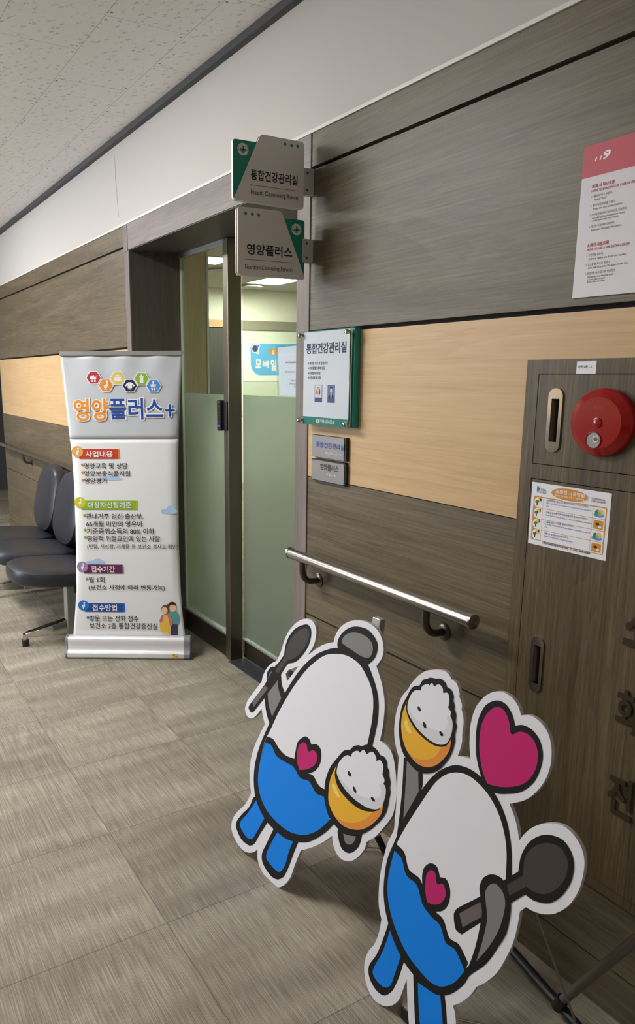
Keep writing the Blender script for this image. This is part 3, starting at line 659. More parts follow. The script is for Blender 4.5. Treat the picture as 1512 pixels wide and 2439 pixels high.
 'arm_black': [[-0.1574,0.5667],[-0.1583,0.5719],[-0.1602,0.5768],[-0.1617,0.5817],[-0.1613,0.587],[-0.1584,0.5933],[-0.1538,0.6002],[-0.1484,0.6066],[-0.1428,0.6112],[-0.1368,0.6137],[-0.1302,0.6149],[-0.1236,0.615],[-0.1179,0.6142],[-0.1122,0.6124],[-0.1066,0.6094],[-0.1016,0.6058],[-0.0976,0.6017],[-0.0948,0.5962],[-0.0929,0.5897],[-0.0911,0.5829],[-0.0884,0.5768],[-0.0841,0.5712],[-0.0789,0.5658],[-0.0738,0.561],[-0.0699,0.5572],[-0.0709,0.5536],[-0.0722,0.549],[-0.0738,0.544],[-0.0758,0.5392],[-0.0851,0.5197],[-0.0983,0.4931],[-0.1118,0.4658],[-0.1223,0.4446],[-0.1263,0.4492],[-0.1314,0.4549],[-0.1368,0.4613],[-0.1412,0.4679],[-0.1461,0.4769],[-0.1511,0.4873],[-0.1556,0.4981],[-0.159,0.5083],[-0.1607,0.5171],[-0.1615,0.5264],[-0.1618,0.5355],[-0.1617,0.5435],[-0.1609,0.5493],[-0.1595,0.5552],[-0.158,0.5611]],
 'arm_grey': [[-0.1536,0.5681],[-0.1531,0.5741],[-0.1517,0.5806],[-0.1495,0.5867],[-0.1466,0.592],[-0.1428,0.5961],[-0.1377,0.6],[-0.1323,0.6031],[-0.1274,0.605],[-0.1228,0.6053],[-0.1183,0.6045],[-0.1144,0.6028],[-0.1119,0.6003],[-0.1098,0.594],[-0.1087,0.5853],[-0.1074,0.5759],[-0.105,0.5674],[-0.1003,0.5589],[-0.0942,0.5503],[-0.0881,0.5425],[-0.0835,0.5364],[-0.09,0.5219],[-0.0985,0.5029],[-0.1071,0.4837],[-0.1138,0.4689],[-0.1182,0.4741],[-0.124,0.4807],[-0.13,0.4881],[-0.135,0.4956],[-0.1388,0.5031],[-0.1419,0.5109],[-0.1446,0.519],[-0.1469,0.5272],[-0.1492,0.5372],[-0.1514,0.5481],[-0.153,0.5588]],
 'body_black': [[0.0382,0.7047],[0.0471,0.7119],[0.0566,0.7186],[0.0666,0.7248],[0.0767,0.7306],[0.0871,0.7364],[0.0977,0.7419],[0.1085,0.7467],[0.1195,0.7504],[0.1314,0.7529],[0.1439,0.7545],[0.1562,0.7553],[0.1677,0.7554],[0.1785,0.7548],[0.189,0.7533],[0.1988,0.7514],[0.2075,0.7496],[0.2142,0.7482],[0.2207,0.7466],[0.2267,0.7445],[0.232,0.7417],[0.2375,0.7371],[0.2428,0.7314],[0.2478,0.7251],[0.2527,0.719],[0.2574,0.7132],[0.2619,0.7072],[0.2662,0.7012],[0.2701,0.695],[0.2736,0.6887],[0.2768,0.6823],[0.2797,0.6758],[0.2821,0.6693],[0.2839,0.6633],[0.2854,0.6571],[0.2866,0.6508],[0.2875,0.6444],[0.2883,0.6363],[0.289,0.6274],[0.2893,0.6181],[0.2892,0.6089],[0.2884,0.5962],[0.2871,0.5819],[0.2854,0.5668],[0.2836,0.5519],[0.2815,0.5333],[0.2791,0.5127],[0.2761,0.4912],[0.272,0.4699],[0.2666,0.4484],[0.2599,0.426],[0.2526,0.4043],[0.2454,0.3851],[0.2392,0.3716],[0.2317,0.3578],[0.2236,0.3443],[0.2159,0.3317],[0.2091,0.3213],[0.2017,0.3107],[0.1942,0.3004],[0.1873,0.2908],[0.182,0.283],[0.1768,0.275],[0.1713,0.2671],[0.1654,0.2593],[0.1573,0.2497],[0.1481,0.2393],[0.1386,0.229],[0.1297,0.2199],[0.1228,0.2131],[0.1156,0.2066],[0.108,0.2002],[0.1,0.1943],[0.0913,0.1887],[0.0821,0.1835],[0.0726,0.1785],[0.0631,0.174],[0.0526,0.1693],[0.0414,0.1646],[0.03,0.1605],[0.0189,0.1574],[0.007,0.1554],[-0.0053,0.1542],[-0.0176,0.1537],[-0.0296,0.1536],[-0.0415,0.1539],[-0.0533,0.1546],[-0.0649,0.156],[-0.0758,0.1581],[-0.0862,0.161],[-0.0961,0.1647],[-0.1053,0.1691],[-0.114,0.1741],[-0.1226,0.1801],[-0.131,0.187],[-0.1387,0.1946],[-0.1453,0.203],[-0.1509,0.2125],[-0.1556,0.2229],[-0.1595,0.2339],[-0.1625,0.2451],[-0.1648,0.2562],[-0.1662,0.2677],[-0.1669,0.2796],[-0.1667,0.2917],[-0.1656,0.3057],[-0.1636,0.3207],[-0.1608,0.3361],[-0.1572,0.3516],[-0.1525,0.3674],[-0.1469,0.3837],[-0.1407,0.4],[-0.1342,0.4162],[-0.1259,0.4367],[-0.1164,0.4589],[-0.1065,0.4815],[-0.0966,0.5031],[-0.087,0.523],[-0.0772,0.5428],[-0.067,0.5622],[-0.0566,0.5811],[-0.0461,0.5994],[-0.0351,0.6176],[-0.0238,0.6352],[-0.012,0.6514],[-0.0001,0.6659],[0.0131,0.6803],[0.0262,0.6935]],
 'body_white': [[0.1138,0.732],[0.1225,0.7347],[0.1313,0.737],[0.14,0.7388],[0.1485,0.7399],[0.1575,0.7405],[0.1667,0.7405],[0.1756,0.7399],[0.1839,0.7388],[0.1914,0.7372],[0.1985,0.7351],[0.2052,0.7325],[0.2113,0.7294],[0.2188,0.7245],[0.2265,0.7186],[0.2341,0.7122],[0.2407,0.7058],[0.2464,0.6996],[0.2516,0.6931],[0.2561,0.6863],[0.26,0.6793],[0.2631,0.6722],[0.2655,0.6648],[0.2674,0.6571],[0.2688,0.6493],[0.27,0.6397],[0.2709,0.6294],[0.2713,0.6185],[0.2712,0.6077],[0.2707,0.5935],[0.2698,0.5777],[0.2684,0.5611],[0.2665,0.5446],[0.2634,0.5233],[0.2595,0.4995],[0.2549,0.4753],[0.2499,0.4533],[0.2446,0.4359],[0.2382,0.418],[0.231,0.4003],[0.2239,0.3839],[0.217,0.3701],[0.209,0.3558],[0.2009,0.3421],[0.1937,0.33],[0.1887,0.322],[0.1833,0.3139],[0.1778,0.3058],[0.1722,0.2976],[0.1655,0.2876],[0.1583,0.2767],[0.1505,0.2656],[0.1424,0.2553],[0.1338,0.2459],[0.1243,0.2366],[0.1146,0.2279],[0.1051,0.22],[0.0965,0.2137],[0.0875,0.2079],[0.0783,0.2026],[0.0689,0.198],[0.0574,0.1932],[0.0448,0.1885],[0.032,0.1846],[0.0196,0.1819],[0.0052,0.1803],[-0.0101,0.1797],[-0.0256,0.18],[-0.0405,0.1811],[-0.0548,0.1828],[-0.0688,0.1853],[-0.0822,0.1887],[-0.0942,0.1934],[-0.1048,0.1995],[-0.1143,0.2068],[-0.1225,0.215],[-0.1295,0.2238],[-0.1351,0.2329],[-0.1396,0.2428],[-0.1429,0.2534],[-0.1451,0.2645],[-0.1463,0.2767],[-0.1464,0.2897],[-0.1456,0.3031],[-0.1445,0.3166],[-0.1427,0.333],[-0.1402,0.3509],[-0.1372,0.3684],[-0.1338,0.3836],[-0.1302,0.3936],[-0.1254,0.4038],[-0.1202,0.4139],[-0.1154,0.424],[-0.1087,0.4401],[-0.1011,0.4587],[-0.0929,0.4783],[-0.0843,0.4972],[-0.0743,0.5176],[-0.0634,0.5388],[-0.0519,0.5599],[-0.0403,0.5801],[-0.0286,0.5989],[-0.016,0.6179],[-0.0035,0.6358],[0.0084,0.6516],[0.0183,0.6633],[0.0292,0.6751],[0.0401,0.686],[0.0498,0.6952],[0.0566,0.7014],[0.0638,0.7073],[0.0713,0.7128],[0.0792,0.7178],[0.0875,0.7221],[0.0962,0.7258],[0.105,0.7291]],
 'wave_black': [[-0.1259,0.4033],[-0.1194,0.4045],[-0.1111,0.4062],[-0.1025,0.4074],[-0.0951,0.4073],[-0.0875,0.4045],[-0.0798,0.4002],[-0.0721,0.3956],[-0.0641,0.3919],[-0.0562,0.3895],[-0.048,0.3875],[-0.0393,0.3861],[-0.0301,0.3856],[-0.0189,0.387],[-0.0065,0.3898],[0.0057,0.3922],[0.0164,0.3924],[0.0258,0.3889],[0.0343,0.3829],[0.0424,0.3771],[0.0509,0.3737],[0.0594,0.3746],[0.0689,0.3778],[0.0784,0.381],[0.0868,0.382],[0.0948,0.3793],[0.1024,0.3744],[0.1096,0.3693],[0.1167,0.3659],[0.1227,0.3651],[0.1293,0.3653],[0.1362,0.366],[0.1428,0.3669],[0.1493,0.368],[0.1561,0.3696],[0.1625,0.3711],[0.1674,0.3723],[0.1685,0.3558],[0.1699,0.3343],[0.1714,0.3127],[0.1725,0.2961],[0.1666,0.2879],[0.1592,0.2772],[0.1509,0.2658],[0.1424,0.2553],[0.1337,0.246],[0.1243,0.2367],[0.1146,0.2279],[0.1051,0.22],[0.0965,0.2137],[0.0875,0.2079],[0.0783,0.2026],[0.0689,0.198],[0.0574,0.1932],[0.0448,0.1885],[0.032,0.1846],[0.0196,0.1819],[0.0052,0.1803],[-0.0101,0.1797],[-0.0256,0.18],[-0.0405,0.1811],[-0.0548,0.1828],[-0.0688,0.1853],[-0.0822,0.1887],[-0.0942,0.1934],[-0.1048,0.1995],[-0.1143,0.2068],[-0.1225,0.215],[-0.1295,0.2238],[-0.1351,0.2329],[-0.1396,0.2428],[-0.1429,0.2534],[-0.1451,0.2645],[-0.1463,0.2767],[-0.1463,0.2897],[-0.1456,0.3031],[-0.1445,0.3166],[-0.1427,0.3317],[-0.1404,0.3477],[-0.1377,0.363],[-0.1352,0.3757],[-0.1332,0.383],[-0.1306,0.3907],[-0.1279,0.3978]],
 'blue_field': [[-0.1308,0.3831],[-0.1241,0.3841],[-0.1155,0.3854],[-0.1068,0.3863],[-0.0995,0.3856],[-0.0929,0.3819],[-0.0869,0.3762],[-0.0806,0.3705],[-0.0732,0.3665],[-0.0644,0.3651],[-0.0547,0.365],[-0.0445,0.3656],[-0.0345,0.3661],[-0.0243,0.3669],[-0.0138,0.3682],[-0.0038,0.369],[0.0053,0.3683],[0.0142,0.3648],[0.0227,0.3595],[0.0311,0.3544],[0.0397,0.3514],[0.0485,0.3522],[0.0583,0.3551],[0.0679,0.3579],[0.0764,0.3585],[0.0849,0.3552],[0.0932,0.3496],[0.1013,0.344],[0.1094,0.3406],[0.117,0.3406],[0.1257,0.3423],[0.1341,0.3444],[0.1405,0.346],[0.1431,0.3405],[0.1463,0.3336],[0.15,0.3263],[0.154,0.3196],[0.1587,0.3135],[0.164,0.3076],[0.1691,0.3023],[0.173,0.2981],[0.167,0.2896],[0.1594,0.2786],[0.1509,0.2669],[0.1422,0.2562],[0.1335,0.2468],[0.1241,0.2374],[0.1144,0.2285],[0.105,0.2207],[0.0964,0.2143],[0.0874,0.2085],[0.0782,0.2032],[0.0688,0.1986],[0.0573,0.1938],[0.0447,0.1891],[0.0318,0.1852],[0.0195,0.1825],[0.0051,0.1809],[-0.0103,0.1803],[-0.0258,0.1806],[-0.0406,0.1817],[-0.0547,0.1836],[-0.0685,0.1862],[-0.0815,0.1898],[-0.0933,0.1946],[-0.1038,0.2007],[-0.1133,0.2081],[-0.1215,0.2163],[-0.1286,0.225],[-0.1341,0.234],[-0.1385,0.2437],[-0.1418,0.2541],[-0.144,0.265],[-0.1453,0.2771],[-0.1454,0.2901],[-0.1447,0.3036],[-0.1434,0.3171],[-0.1408,0.3338],[-0.1372,0.3522],[-0.1335,0.3696]],
 'heart_black': [[0.0068,0.4158],[0.0072,0.4229],[0.0076,0.4305],[0.0088,0.4381],[0.0116,0.4454],[0.0167,0.4529],[0.0236,0.4605],[0.0309,0.4671],[0.0374,0.4717],[0.0425,0.4735],[0.0477,0.4736],[0.0524,0.4727],[0.0566,0.4713],[0.06,0.4692],[0.0628,0.4661],[0.0651,0.463],[0.067,0.4606],[0.0712,0.4629],[0.0765,0.4661],[0.0821,0.4689],[0.0873,0.4703],[0.0923,0.4701],[0.0974,0.4688],[0.102,0.4667],[0.1055,0.4638],[0.1082,0.4595],[0.1102,0.454],[0.1114,0.448],[0.112,0.4419],[0.1119,0.4358],[0.1112,0.4294],[0.1097,0.4229],[0.1072,0.4165],[0.1037,0.4099],[0.0994,0.4032],[0.0941,0.3967],[0.0876,0.3908],[0.0758,0.3823],[0.0605,0.3727],[0.0451,0.364],[0.0332,0.3587],[0.0273,0.3583],[0.023,0.3607],[0.0197,0.3645],[0.0168,0.3684],[0.0135,0.3731],[0.0104,0.3789],[0.0079,0.3851],[0.0062,0.3913],[0.0055,0.3971],[0.0056,0.4032],[0.0061,0.4095]],
 'heart_pink': [[0.0139,0.4137],[0.0142,0.4201],[0.0152,0.4269],[0.0168,0.4334],[0.019,0.439],[0.0216,0.443],[0.0252,0.447],[0.0293,0.4505],[0.0333,0.453],[0.0373,0.4542],[0.0415,0.4544],[0.0454,0.4539],[0.0485,0.4527],[0.0507,0.4501],[0.052,0.4464],[0.0531,0.4427],[0.0545,0.44],[0.0557,0.4388],[0.0573,0.4379],[0.0592,0.4375],[0.0614,0.4379],[0.0646,0.4401],[0.0685,0.4435],[0.0726,0.4469],[0.0767,0.449],[0.0807,0.4495],[0.085,0.4492],[0.0889,0.4481],[0.0919,0.4463],[0.0943,0.4433],[0.0962,0.4395],[0.0973,0.435],[0.0973,0.4303],[0.0961,0.4253],[0.0938,0.4199],[0.0906,0.4143],[0.0867,0.4088],[0.0819,0.4035],[0.0762,0.3981],[0.0699,0.3929],[0.0633,0.388],[0.0555,0.3832],[0.0468,0.3786],[0.0384,0.3745],[0.0319,0.3712],[0.0293,0.3746],[0.0259,0.3789],[0.0224,0.3837],[0.0197,0.3887],[0.0176,0.3944],[0.0158,0.4007],[0.0145,0.4073]],
 'lobe_a_black': [[-0.144,0.2055],[-0.1285,0.1995],[-0.1092,0.1857],[-0.0903,0.1702],[-0.076,0.1588],[-0.0817,0.1483],[-0.0891,0.1347],[-0.0969,0.1202],[-0.104,0.1069],[-0.1094,0.0954],[-0.1147,0.0835],[-0.12,0.0724],[-0.1255,0.0633],[-0.1303,0.0579],[-0.1363,0.0527],[-0.143,0.0483],[-0.1496,0.0454],[-0.1588,0.0432],[-0.1696,0.0419],[-0.1805,0.0418],[-0.1899,0.0431],[-0.1994,0.0466],[-0.2089,0.052],[-0.2171,0.0581],[-0.2229,0.064],[-0.225,0.0682],[-0.2257,0.0733],[-0.225,0.0791],[-0.2232,0.0852],[-0.2194,0.0929],[-0.2141,0.1016],[-0.2079,0.1107],[-0.2016,0.1196],[-0.1944,0.1289],[-0.1864,0.1386],[-0.1785,0.1483],[-0.1714,0.1579],[-0.1654,0.1714],[-0.1602,0.1872],[-0.1537,0.2002]],
 'lobe_a_blue': [[-0.1396,0.1983],[-0.1288,0.1918],[-0.1149,0.1834],[-0.1011,0.1751],[-0.0906,0.1687],[-0.096,0.1572],[-0.103,0.1423],[-0.1104,0.1267],[-0.117,0.1129],[-0.1219,0.1027],[-0.1269,0.0919],[-0.1322,0.082],[-0.138,0.0742],[-0.1441,0.0693],[-0.1515,0.0657],[-0.159,0.0635],[-0.1654,0.063],[-0.175,0.0649],[-0.1859,0.0688],[-0.1961,0.0737],[-0.2031,0.0784],[-0.2053,0.0815],[-0.206,0.0857],[-0.2053,0.0905],[-0.2033,0.0956],[-0.1978,0.1045],[-0.1898,0.1153],[-0.1812,0.1268],[-0.1737,0.1378],[-0.1649,0.1527],[-0.1553,0.1697],[-0.1465,0.1859]],
 'lobe_b_black': [[-0.0446,0.159],[-0.034,0.1581],[-0.0206,0.1568],[-0.0061,0.1561],[0.0082,0.1569],[0.0229,0.1601],[0.0385,0.1649],[0.053,0.1699],[0.0642,0.1736],[0.0614,0.1651],[0.0578,0.1542],[0.054,0.1423],[0.0505,0.1309],[0.0474,0.1195],[0.0444,0.1078],[0.0414,0.0961],[0.0381,0.0849],[0.0346,0.0747],[0.0308,0.064],[0.0264,0.0537],[0.0215,0.0448],[0.0164,0.0382],[0.0101,0.0318],[0.0031,0.026],[-0.0043,0.0215],[-0.0122,0.0183],[-0.0208,0.0162],[-0.0293,0.0153],[-0.0369,0.0155],[-0.0468,0.0174],[-0.0576,0.0207],[-0.0677,0.025],[-0.0755,0.0298],[-0.0799,0.0345],[-0.083,0.0402],[-0.0847,0.0468],[-0.0849,0.0542],[-0.0832,0.0626],[-0.0798,0.072],[-0.0756,0.0817],[-0.0716,0.0913],[-0.0654,0.1073],[-0.0577,0.1264],[-0.0503,0.1448]],
 'lobe_b_blue': [[-0.0263,0.1568],[-0.0194,0.157],[-0.0107,0.1572],[-0.0013,0.1576],[0.0079,0.1585],[0.0173,0.1604],[0.0272,0.1629],[0.0364,0.1655],[0.0435,0.1674],[0.0407,0.1592],[0.037,0.1487],[0.0333,0.1373],[0.0301,0.1265],[0.0279,0.1154],[0.0263,0.1039],[0.0246,0.0927],[0.0223,0.0829],[0.0198,0.0758],[0.0163,0.0681],[0.0124,0.0609],[0.0086,0.0551],[0.0056,0.0518],[0.0019,0.0487],[-0.0021,0.0463],[-0.006,0.0448],[-0.0121,0.0438],[-0.0194,0.0436],[-0.027,0.0439],[-0.034,0.0447],[-0.0418,0.046],[-0.0501,0.0479],[-0.0576,0.0504],[-0.0627,0.0539],[-0.0647,0.0582],[-0.0648,0.0638],[-0.0636,0.0701],[-0.0618,0.0765],[-0.0579,0.0875],[-0.0524,0.101],[-0.0464,0.1146],[-0.0412,0.1263],[-0.0374,0.1345],[-0.0333,0.143],[-0.0294,0.1507]],
 'cap_black': [[0.1219,0.7499],[0.1178,0.7527],[0.116,0.7572],[0.1157,0.7625],[0.1163,0.7678],[0.1176,0.7735],[0.1201,0.7796],[0.1235,0.7859],[0.1276,0.7918],[0.1328,0.7977],[0.139,0.8037],[0.1457,0.8093],[0.1524,0.814],[0.1591,0.8177],[0.1661,0.8208],[0.1734,0.8233],[0.1807,0.8252],[0.1889,0.8267],[0.1976,0.8278],[0.2062,0.8282],[0.214,0.8278],[0.2209,0.8264],[0.2273,0.8241],[0.2331,0.8213],[0.2384,0.8183],[0.2431,0.8152],[0.2475,0.8117],[0.2512,0.8078],[0.2541,0.8036],[0.2559,0.799],[0.2569,0.794],[0.2572,0.7888],[0.257,0.7836],[0.2562,0.7782],[0.2548,0.7727],[0.2528,0.7672],[0.25,0.7619],[0.246,0.7564],[0.241,0.7507],[0.236,0.7455],[0.2321,0.7415],[0.2257,0.7415],[0.2175,0.7415],[0.2086,0.7418],[0.2003,0.7426],[0.1917,0.7448],[0.1827,0.7479],[0.1735,0.7508],[0.1639,0.7526],[0.153,0.7524],[0.1411,0.7508],[0.1301,0.7494]],
 'cap_grey': [[0.1318,0.7694],[0.1317,0.7725],[0.1322,0.7764],[0.1335,0.7807],[0.1357,0.7847],[0.1393,0.7889],[0.144,0.7932],[0.1494,0.7973],[0.1549,0.8007],[0.1606,0.8036],[0.1668,0.806],[0.1731,0.8078],[0.1794,0.8092],[0.1866,0.81],[0.1944,0.8104],[0.202,0.8102],[0.209,0.8096],[0.2152,0.8086],[0.2211,0.8071],[0.2265,0.8051],[0.231,0.8026],[0.2348,0.7995],[0.238,0.796],[0.2404,0.792],[0.242,0.7879],[0.2426,0.7833],[0.2424,0.7783],[0.2415,0.7734],[0.2401,0.7692],[0.2383,0.766],[0.2358,0.7629],[0.2326,0.7601],[0.229,0.7581],[0.2241,0.7566],[0.2184,0.7558],[0.2123,0.7554],[0.2064,0.7554],[0.1994,0.7559],[0.1916,0.7569],[0.1836,0.7582],[0.1757,0.7595],[0.1663,0.7609],[0.1561,0.7624],[0.1466,0.764],[0.1393,0.7654],[0.1369,0.7659],[0.1346,0.7667],[0.1328,0.7678]],
 'lobe_c_black': [[0.2061,0.2877],[0.2104,0.2896],[0.2171,0.2897],[0.2249,0.2895],[0.2325,0.2906],[0.2422,0.294],[0.2533,0.2985],[0.264,0.3034],[0.2727,0.3076],[0.2776,0.3113],[0.2826,0.3162],[0.2868,0.3198],[0.2895,0.3198],[0.2901,0.3144],[0.2894,0.3053],[0.2876,0.295],[0.2852,0.286],[0.2822,0.2794],[0.2781,0.2725],[0.2734,0.2659],[0.2687,0.2603],[0.2644,0.2561],[0.2596,0.2522],[0.2545,0.2491],[0.2494,0.2469],[0.2438,0.2456],[0.2378,0.2452],[0.2321,0.2458],[0.2272,0.2473],[0.2228,0.2504],[0.2189,0.2549],[0.2155,0.26],[0.2126,0.2652],[0.2097,0.2709],[0.2068,0.2774],[0.2053,0.2834]],
 'lobe_c_grey': [[0.2264,0.2873],[0.2311,0.2886],[0.237,0.2903],[0.2433,0.2922],[0.2493,0.2943],[0.2552,0.2967],[0.2613,0.2995],[0.2668,0.3022],[0.2712,0.3042],[0.2703,0.3004],[0.2693,0.2954],[0.268,0.2902],[0.2661,0.2856],[0.2637,0.2817],[0.2606,0.2778],[0.2572,0.2743],[0.2536,0.2716],[0.2495,0.2698],[0.245,0.2686],[0.2407,0.2682],[0.2374,0.2691],[0.2341,0.2725],[0.2311,0.2777],[0.2285,0.2832]],
 'bowl_black': [[0.1399,0.3622],[0.1382,0.3706],[0.1377,0.3795],[0.1381,0.3888],[0.1392,0.3982],[0.1411,0.4077],[0.1438,0.4175],[0.1471,0.4272],[0.1508,0.4363],[0.1552,0.4448],[0.1607,0.4536],[0.1661,0.4616],[0.1702,0.4678],[0.1716,0.4701],[0.173,0.4725],[0.1743,0.4748],[0.1753,0.4765],[0.1785,0.4811],[0.1825,0.4871],[0.1869,0.4931],[0.1915,0.498],[0.1964,0.5014],[0.2021,0.5042],[0.2074,0.5065],[0.2116,0.5084],[0.2136,0.5113],[0.216,0.515],[0.2189,0.5189],[0.222,0.5223],[0.2256,0.5252],[0.2296,0.5279],[0.2336,0.5302],[0.2373,0.5321],[0.2406,0.5332],[0.244,0.5339],[0.2471,0.5344],[0.2495,0.5348],[0.2528,0.5373],[0.257,0.5404],[0.2616,0.5436],[0.2662,0.546],[0.2713,0.5475],[0.2767,0.5484],[0.2819,0.549],[0.2861,0.5494],[0.2883,0.5495],[0.2904,0.5495],[0.2924,0.5493],[0.2943,0.5489],[0.2974,0.5479],[0.301,0.5464],[0.3045,0.5448],[0.3073,0.5434],[0.309,0.5424],[0.3105,0.5411],[0.3119,0.5399],[0.3129,0.5389],[0.3159,0.5395],[0.3197,0.5404],[0.3236,0.5409],[0.3269,0.5406],[0.3301,0.5389],[0.3333,0.5363],[0.3361,0.5333],[0.3381,0.5306],[0.3386,0.5285],[0.3386,0.526],[0.3383,0.5236],[0.3381,0.5217],[0.3402,0.5202],[0.3429,0.5183],[0.3455,0.5162],[0.3473,0.514],[0.3481,0.5116],[0.3484,0.5088],[0.3483,0.5061],[0.3484,0.504],[0.3503,0.5008],[0.3527,0.4967],[0.3551,0.4924],[0.3566,0.4885],[0.357,0.4855],[0.3568,0.4821],[0.3564,0.4789],[0.3562,0.4764],[0.3572,0.4738],[0.3585,0.4707],[0.3598,0.4671],[0.3605,0.4635],[0.3604,0.4592],[0.3599,0.4544],[0.3592,0.4498],[0.3587,0.4462],[0.3589,0.4442],[0.3592,0.4416],[0.3594,0.4388],[0.3594,0.436],[0.3588,0.4301],[0.358,0.4226],[0.3567,0.4144],[0.3543,0.4064],[0.3507,0.3981],[0.3461,0.3895],[0.3407,0.3807],[0.335,0.372],[0.3284,0.3627],[0.3211,0.3529],[0.3133,0.3434],[0.3054,0.3347],[0.298,0.3273],[0.29,0.3202],[0.2816,0.3135],[0.2727,0.3076],[0.2631,0.3022],[0.2528,0.2973],[0.2424,0.2933],[0.2325,0.2906],[0.2229,0.2893],[0.2136,0.2893],[0.2046,0.2904],[0.1962,0.2922],[0.1877,0.2949],[0.1792,0.2985],[0.1716,0.3031],[0.1654,0.3089],[0.1581,0.32],[0.1508,0.3343],[0.1444,0.3492]],
 'bowl_yellow': [[0.1721,0.45],[0.1712,0.4442],[0.1698,0.4368],[0.1689,0.4291],[0.1696,0.4222],[0.1724,0.4151],[0.1766,0.4079],[0.1819,0.4011],[0.1882,0.3954],[0.196,0.3907],[0.205,0.3868],[0.2147,0.3835],[0.2244,0.381],[0.2341,0.3791],[0.2444,0.3777],[0.2545,0.3771],[0.264,0.3771],[0.2718,0.3778],[0.2799,0.3792],[0.2881,0.3813],[0.2962,0.3842],[0.3049,0.3879],[0.3139,0.3924],[0.3223,0.3974],[0.3293,0.4027],[0.3345,0.4085],[0.3387,0.4151],[0.3421,0.4214],[0.3448,0.4263],[0.3446,0.4211],[0.3444,0.4145],[0.3437,0.4072],[0.3418,0.3999],[0.3378,0.3915],[0.3324,0.3821],[0.3263,0.3727],[0.3204,0.3643],[0.3151,0.3575],[0.3093,0.3509],[0.303,0.3445],[0.2964,0.3386],[0.2894,0.333],[0.2819,0.3278],[0.2742,0.3232],[0.2663,0.3193],[0.2566,0.3153],[0.2459,0.3116],[0.2351,0.3088],[0.2249,0.3074],[0.2149,0.3079],[0.205,0.3099],[0.1955,0.313],[0.187,0.3168],[0.1794,0.3216],[0.1725,0.3274],[0.1666,0.3337],[0.1619,0.3401],[0.159,0.3459],[0.1572,0.3525],[0.1562,0.3594],[0.1555,0.3665],[0.1549,0.3754],[0.1546,0.3853],[0.155,0.3957],[0.1564,0.4063],[0.1596,0.4177],[0.1641,0.4299],[0.1687,0.4412]],
 'bowl_orange': [[0.187,0.3168],[0.1942,0.3169],[0.2031,0.3169],[0.2129,0.3175],[0.2227,0.3192],[0.2326,0.3223],[0.2431,0.3263],[0.2534,0.3312],[0.263,0.3366],[0.2721,0.3427],[0.2808,0.3495],[0.2888,0.3567],[0.2959,0.3638],[0.3018,0.3712],[0.3071,0.3791],[0.3116,0.3866],[0.3152,0.3923],[0.3182,0.3942],[0.3221,0.3964],[0.3261,0.3991],[0.3295,0.4021],[0.3335,0.4074],[0.3378,0.4141],[0.3418,0.4207],[0.3449,0.4257],[0.3446,0.4206],[0.3444,0.4142],[0.3437,0.407],[0.3418,0.3999],[0.3378,0.3915],[0.3324,0.3821],[0.3263,0.3727],[0.3204,0.3643],[0.3151,0.3575],[0.3093,0.3509],[0.303,0.3445],[0.2964,0.3386],[0.2894,0.333],[0.2819,0.3278],[0.2742,0.3232],[0.2663,0.3193],[0.2566,0.3153],[0.2459,0.3116],[0.2351,0.3088],[0.2249,0.3074],[0.2146,0.3084],[0.2041,0.3112],[0.1946,0.3144]],
 'bowl_shine': [[0.1638,0.3918],[0.165,0.3941],[0.1679,0.3963],[0.1713,0.398],[0.174,0.3983],[0.1768,0.3968],[0.1796,0.394],[0.1824,0.3906],[0.1852,0.3875],[0.1886,0.3844],[0.1924,0.3812],[0.1956,0.3781],[0.1974,0.3756],[0.1968,0.3741],[0.195,0.3725],[0.1926,0.3711],[0.1906,0.3707],[0.1868,0.3716],[0.1821,0.3734],[0.1773,0.3758],[0.1732,0.3784],[0.1699,0.3815],[0.1668,0.3851],[0.1646,0.3888]],
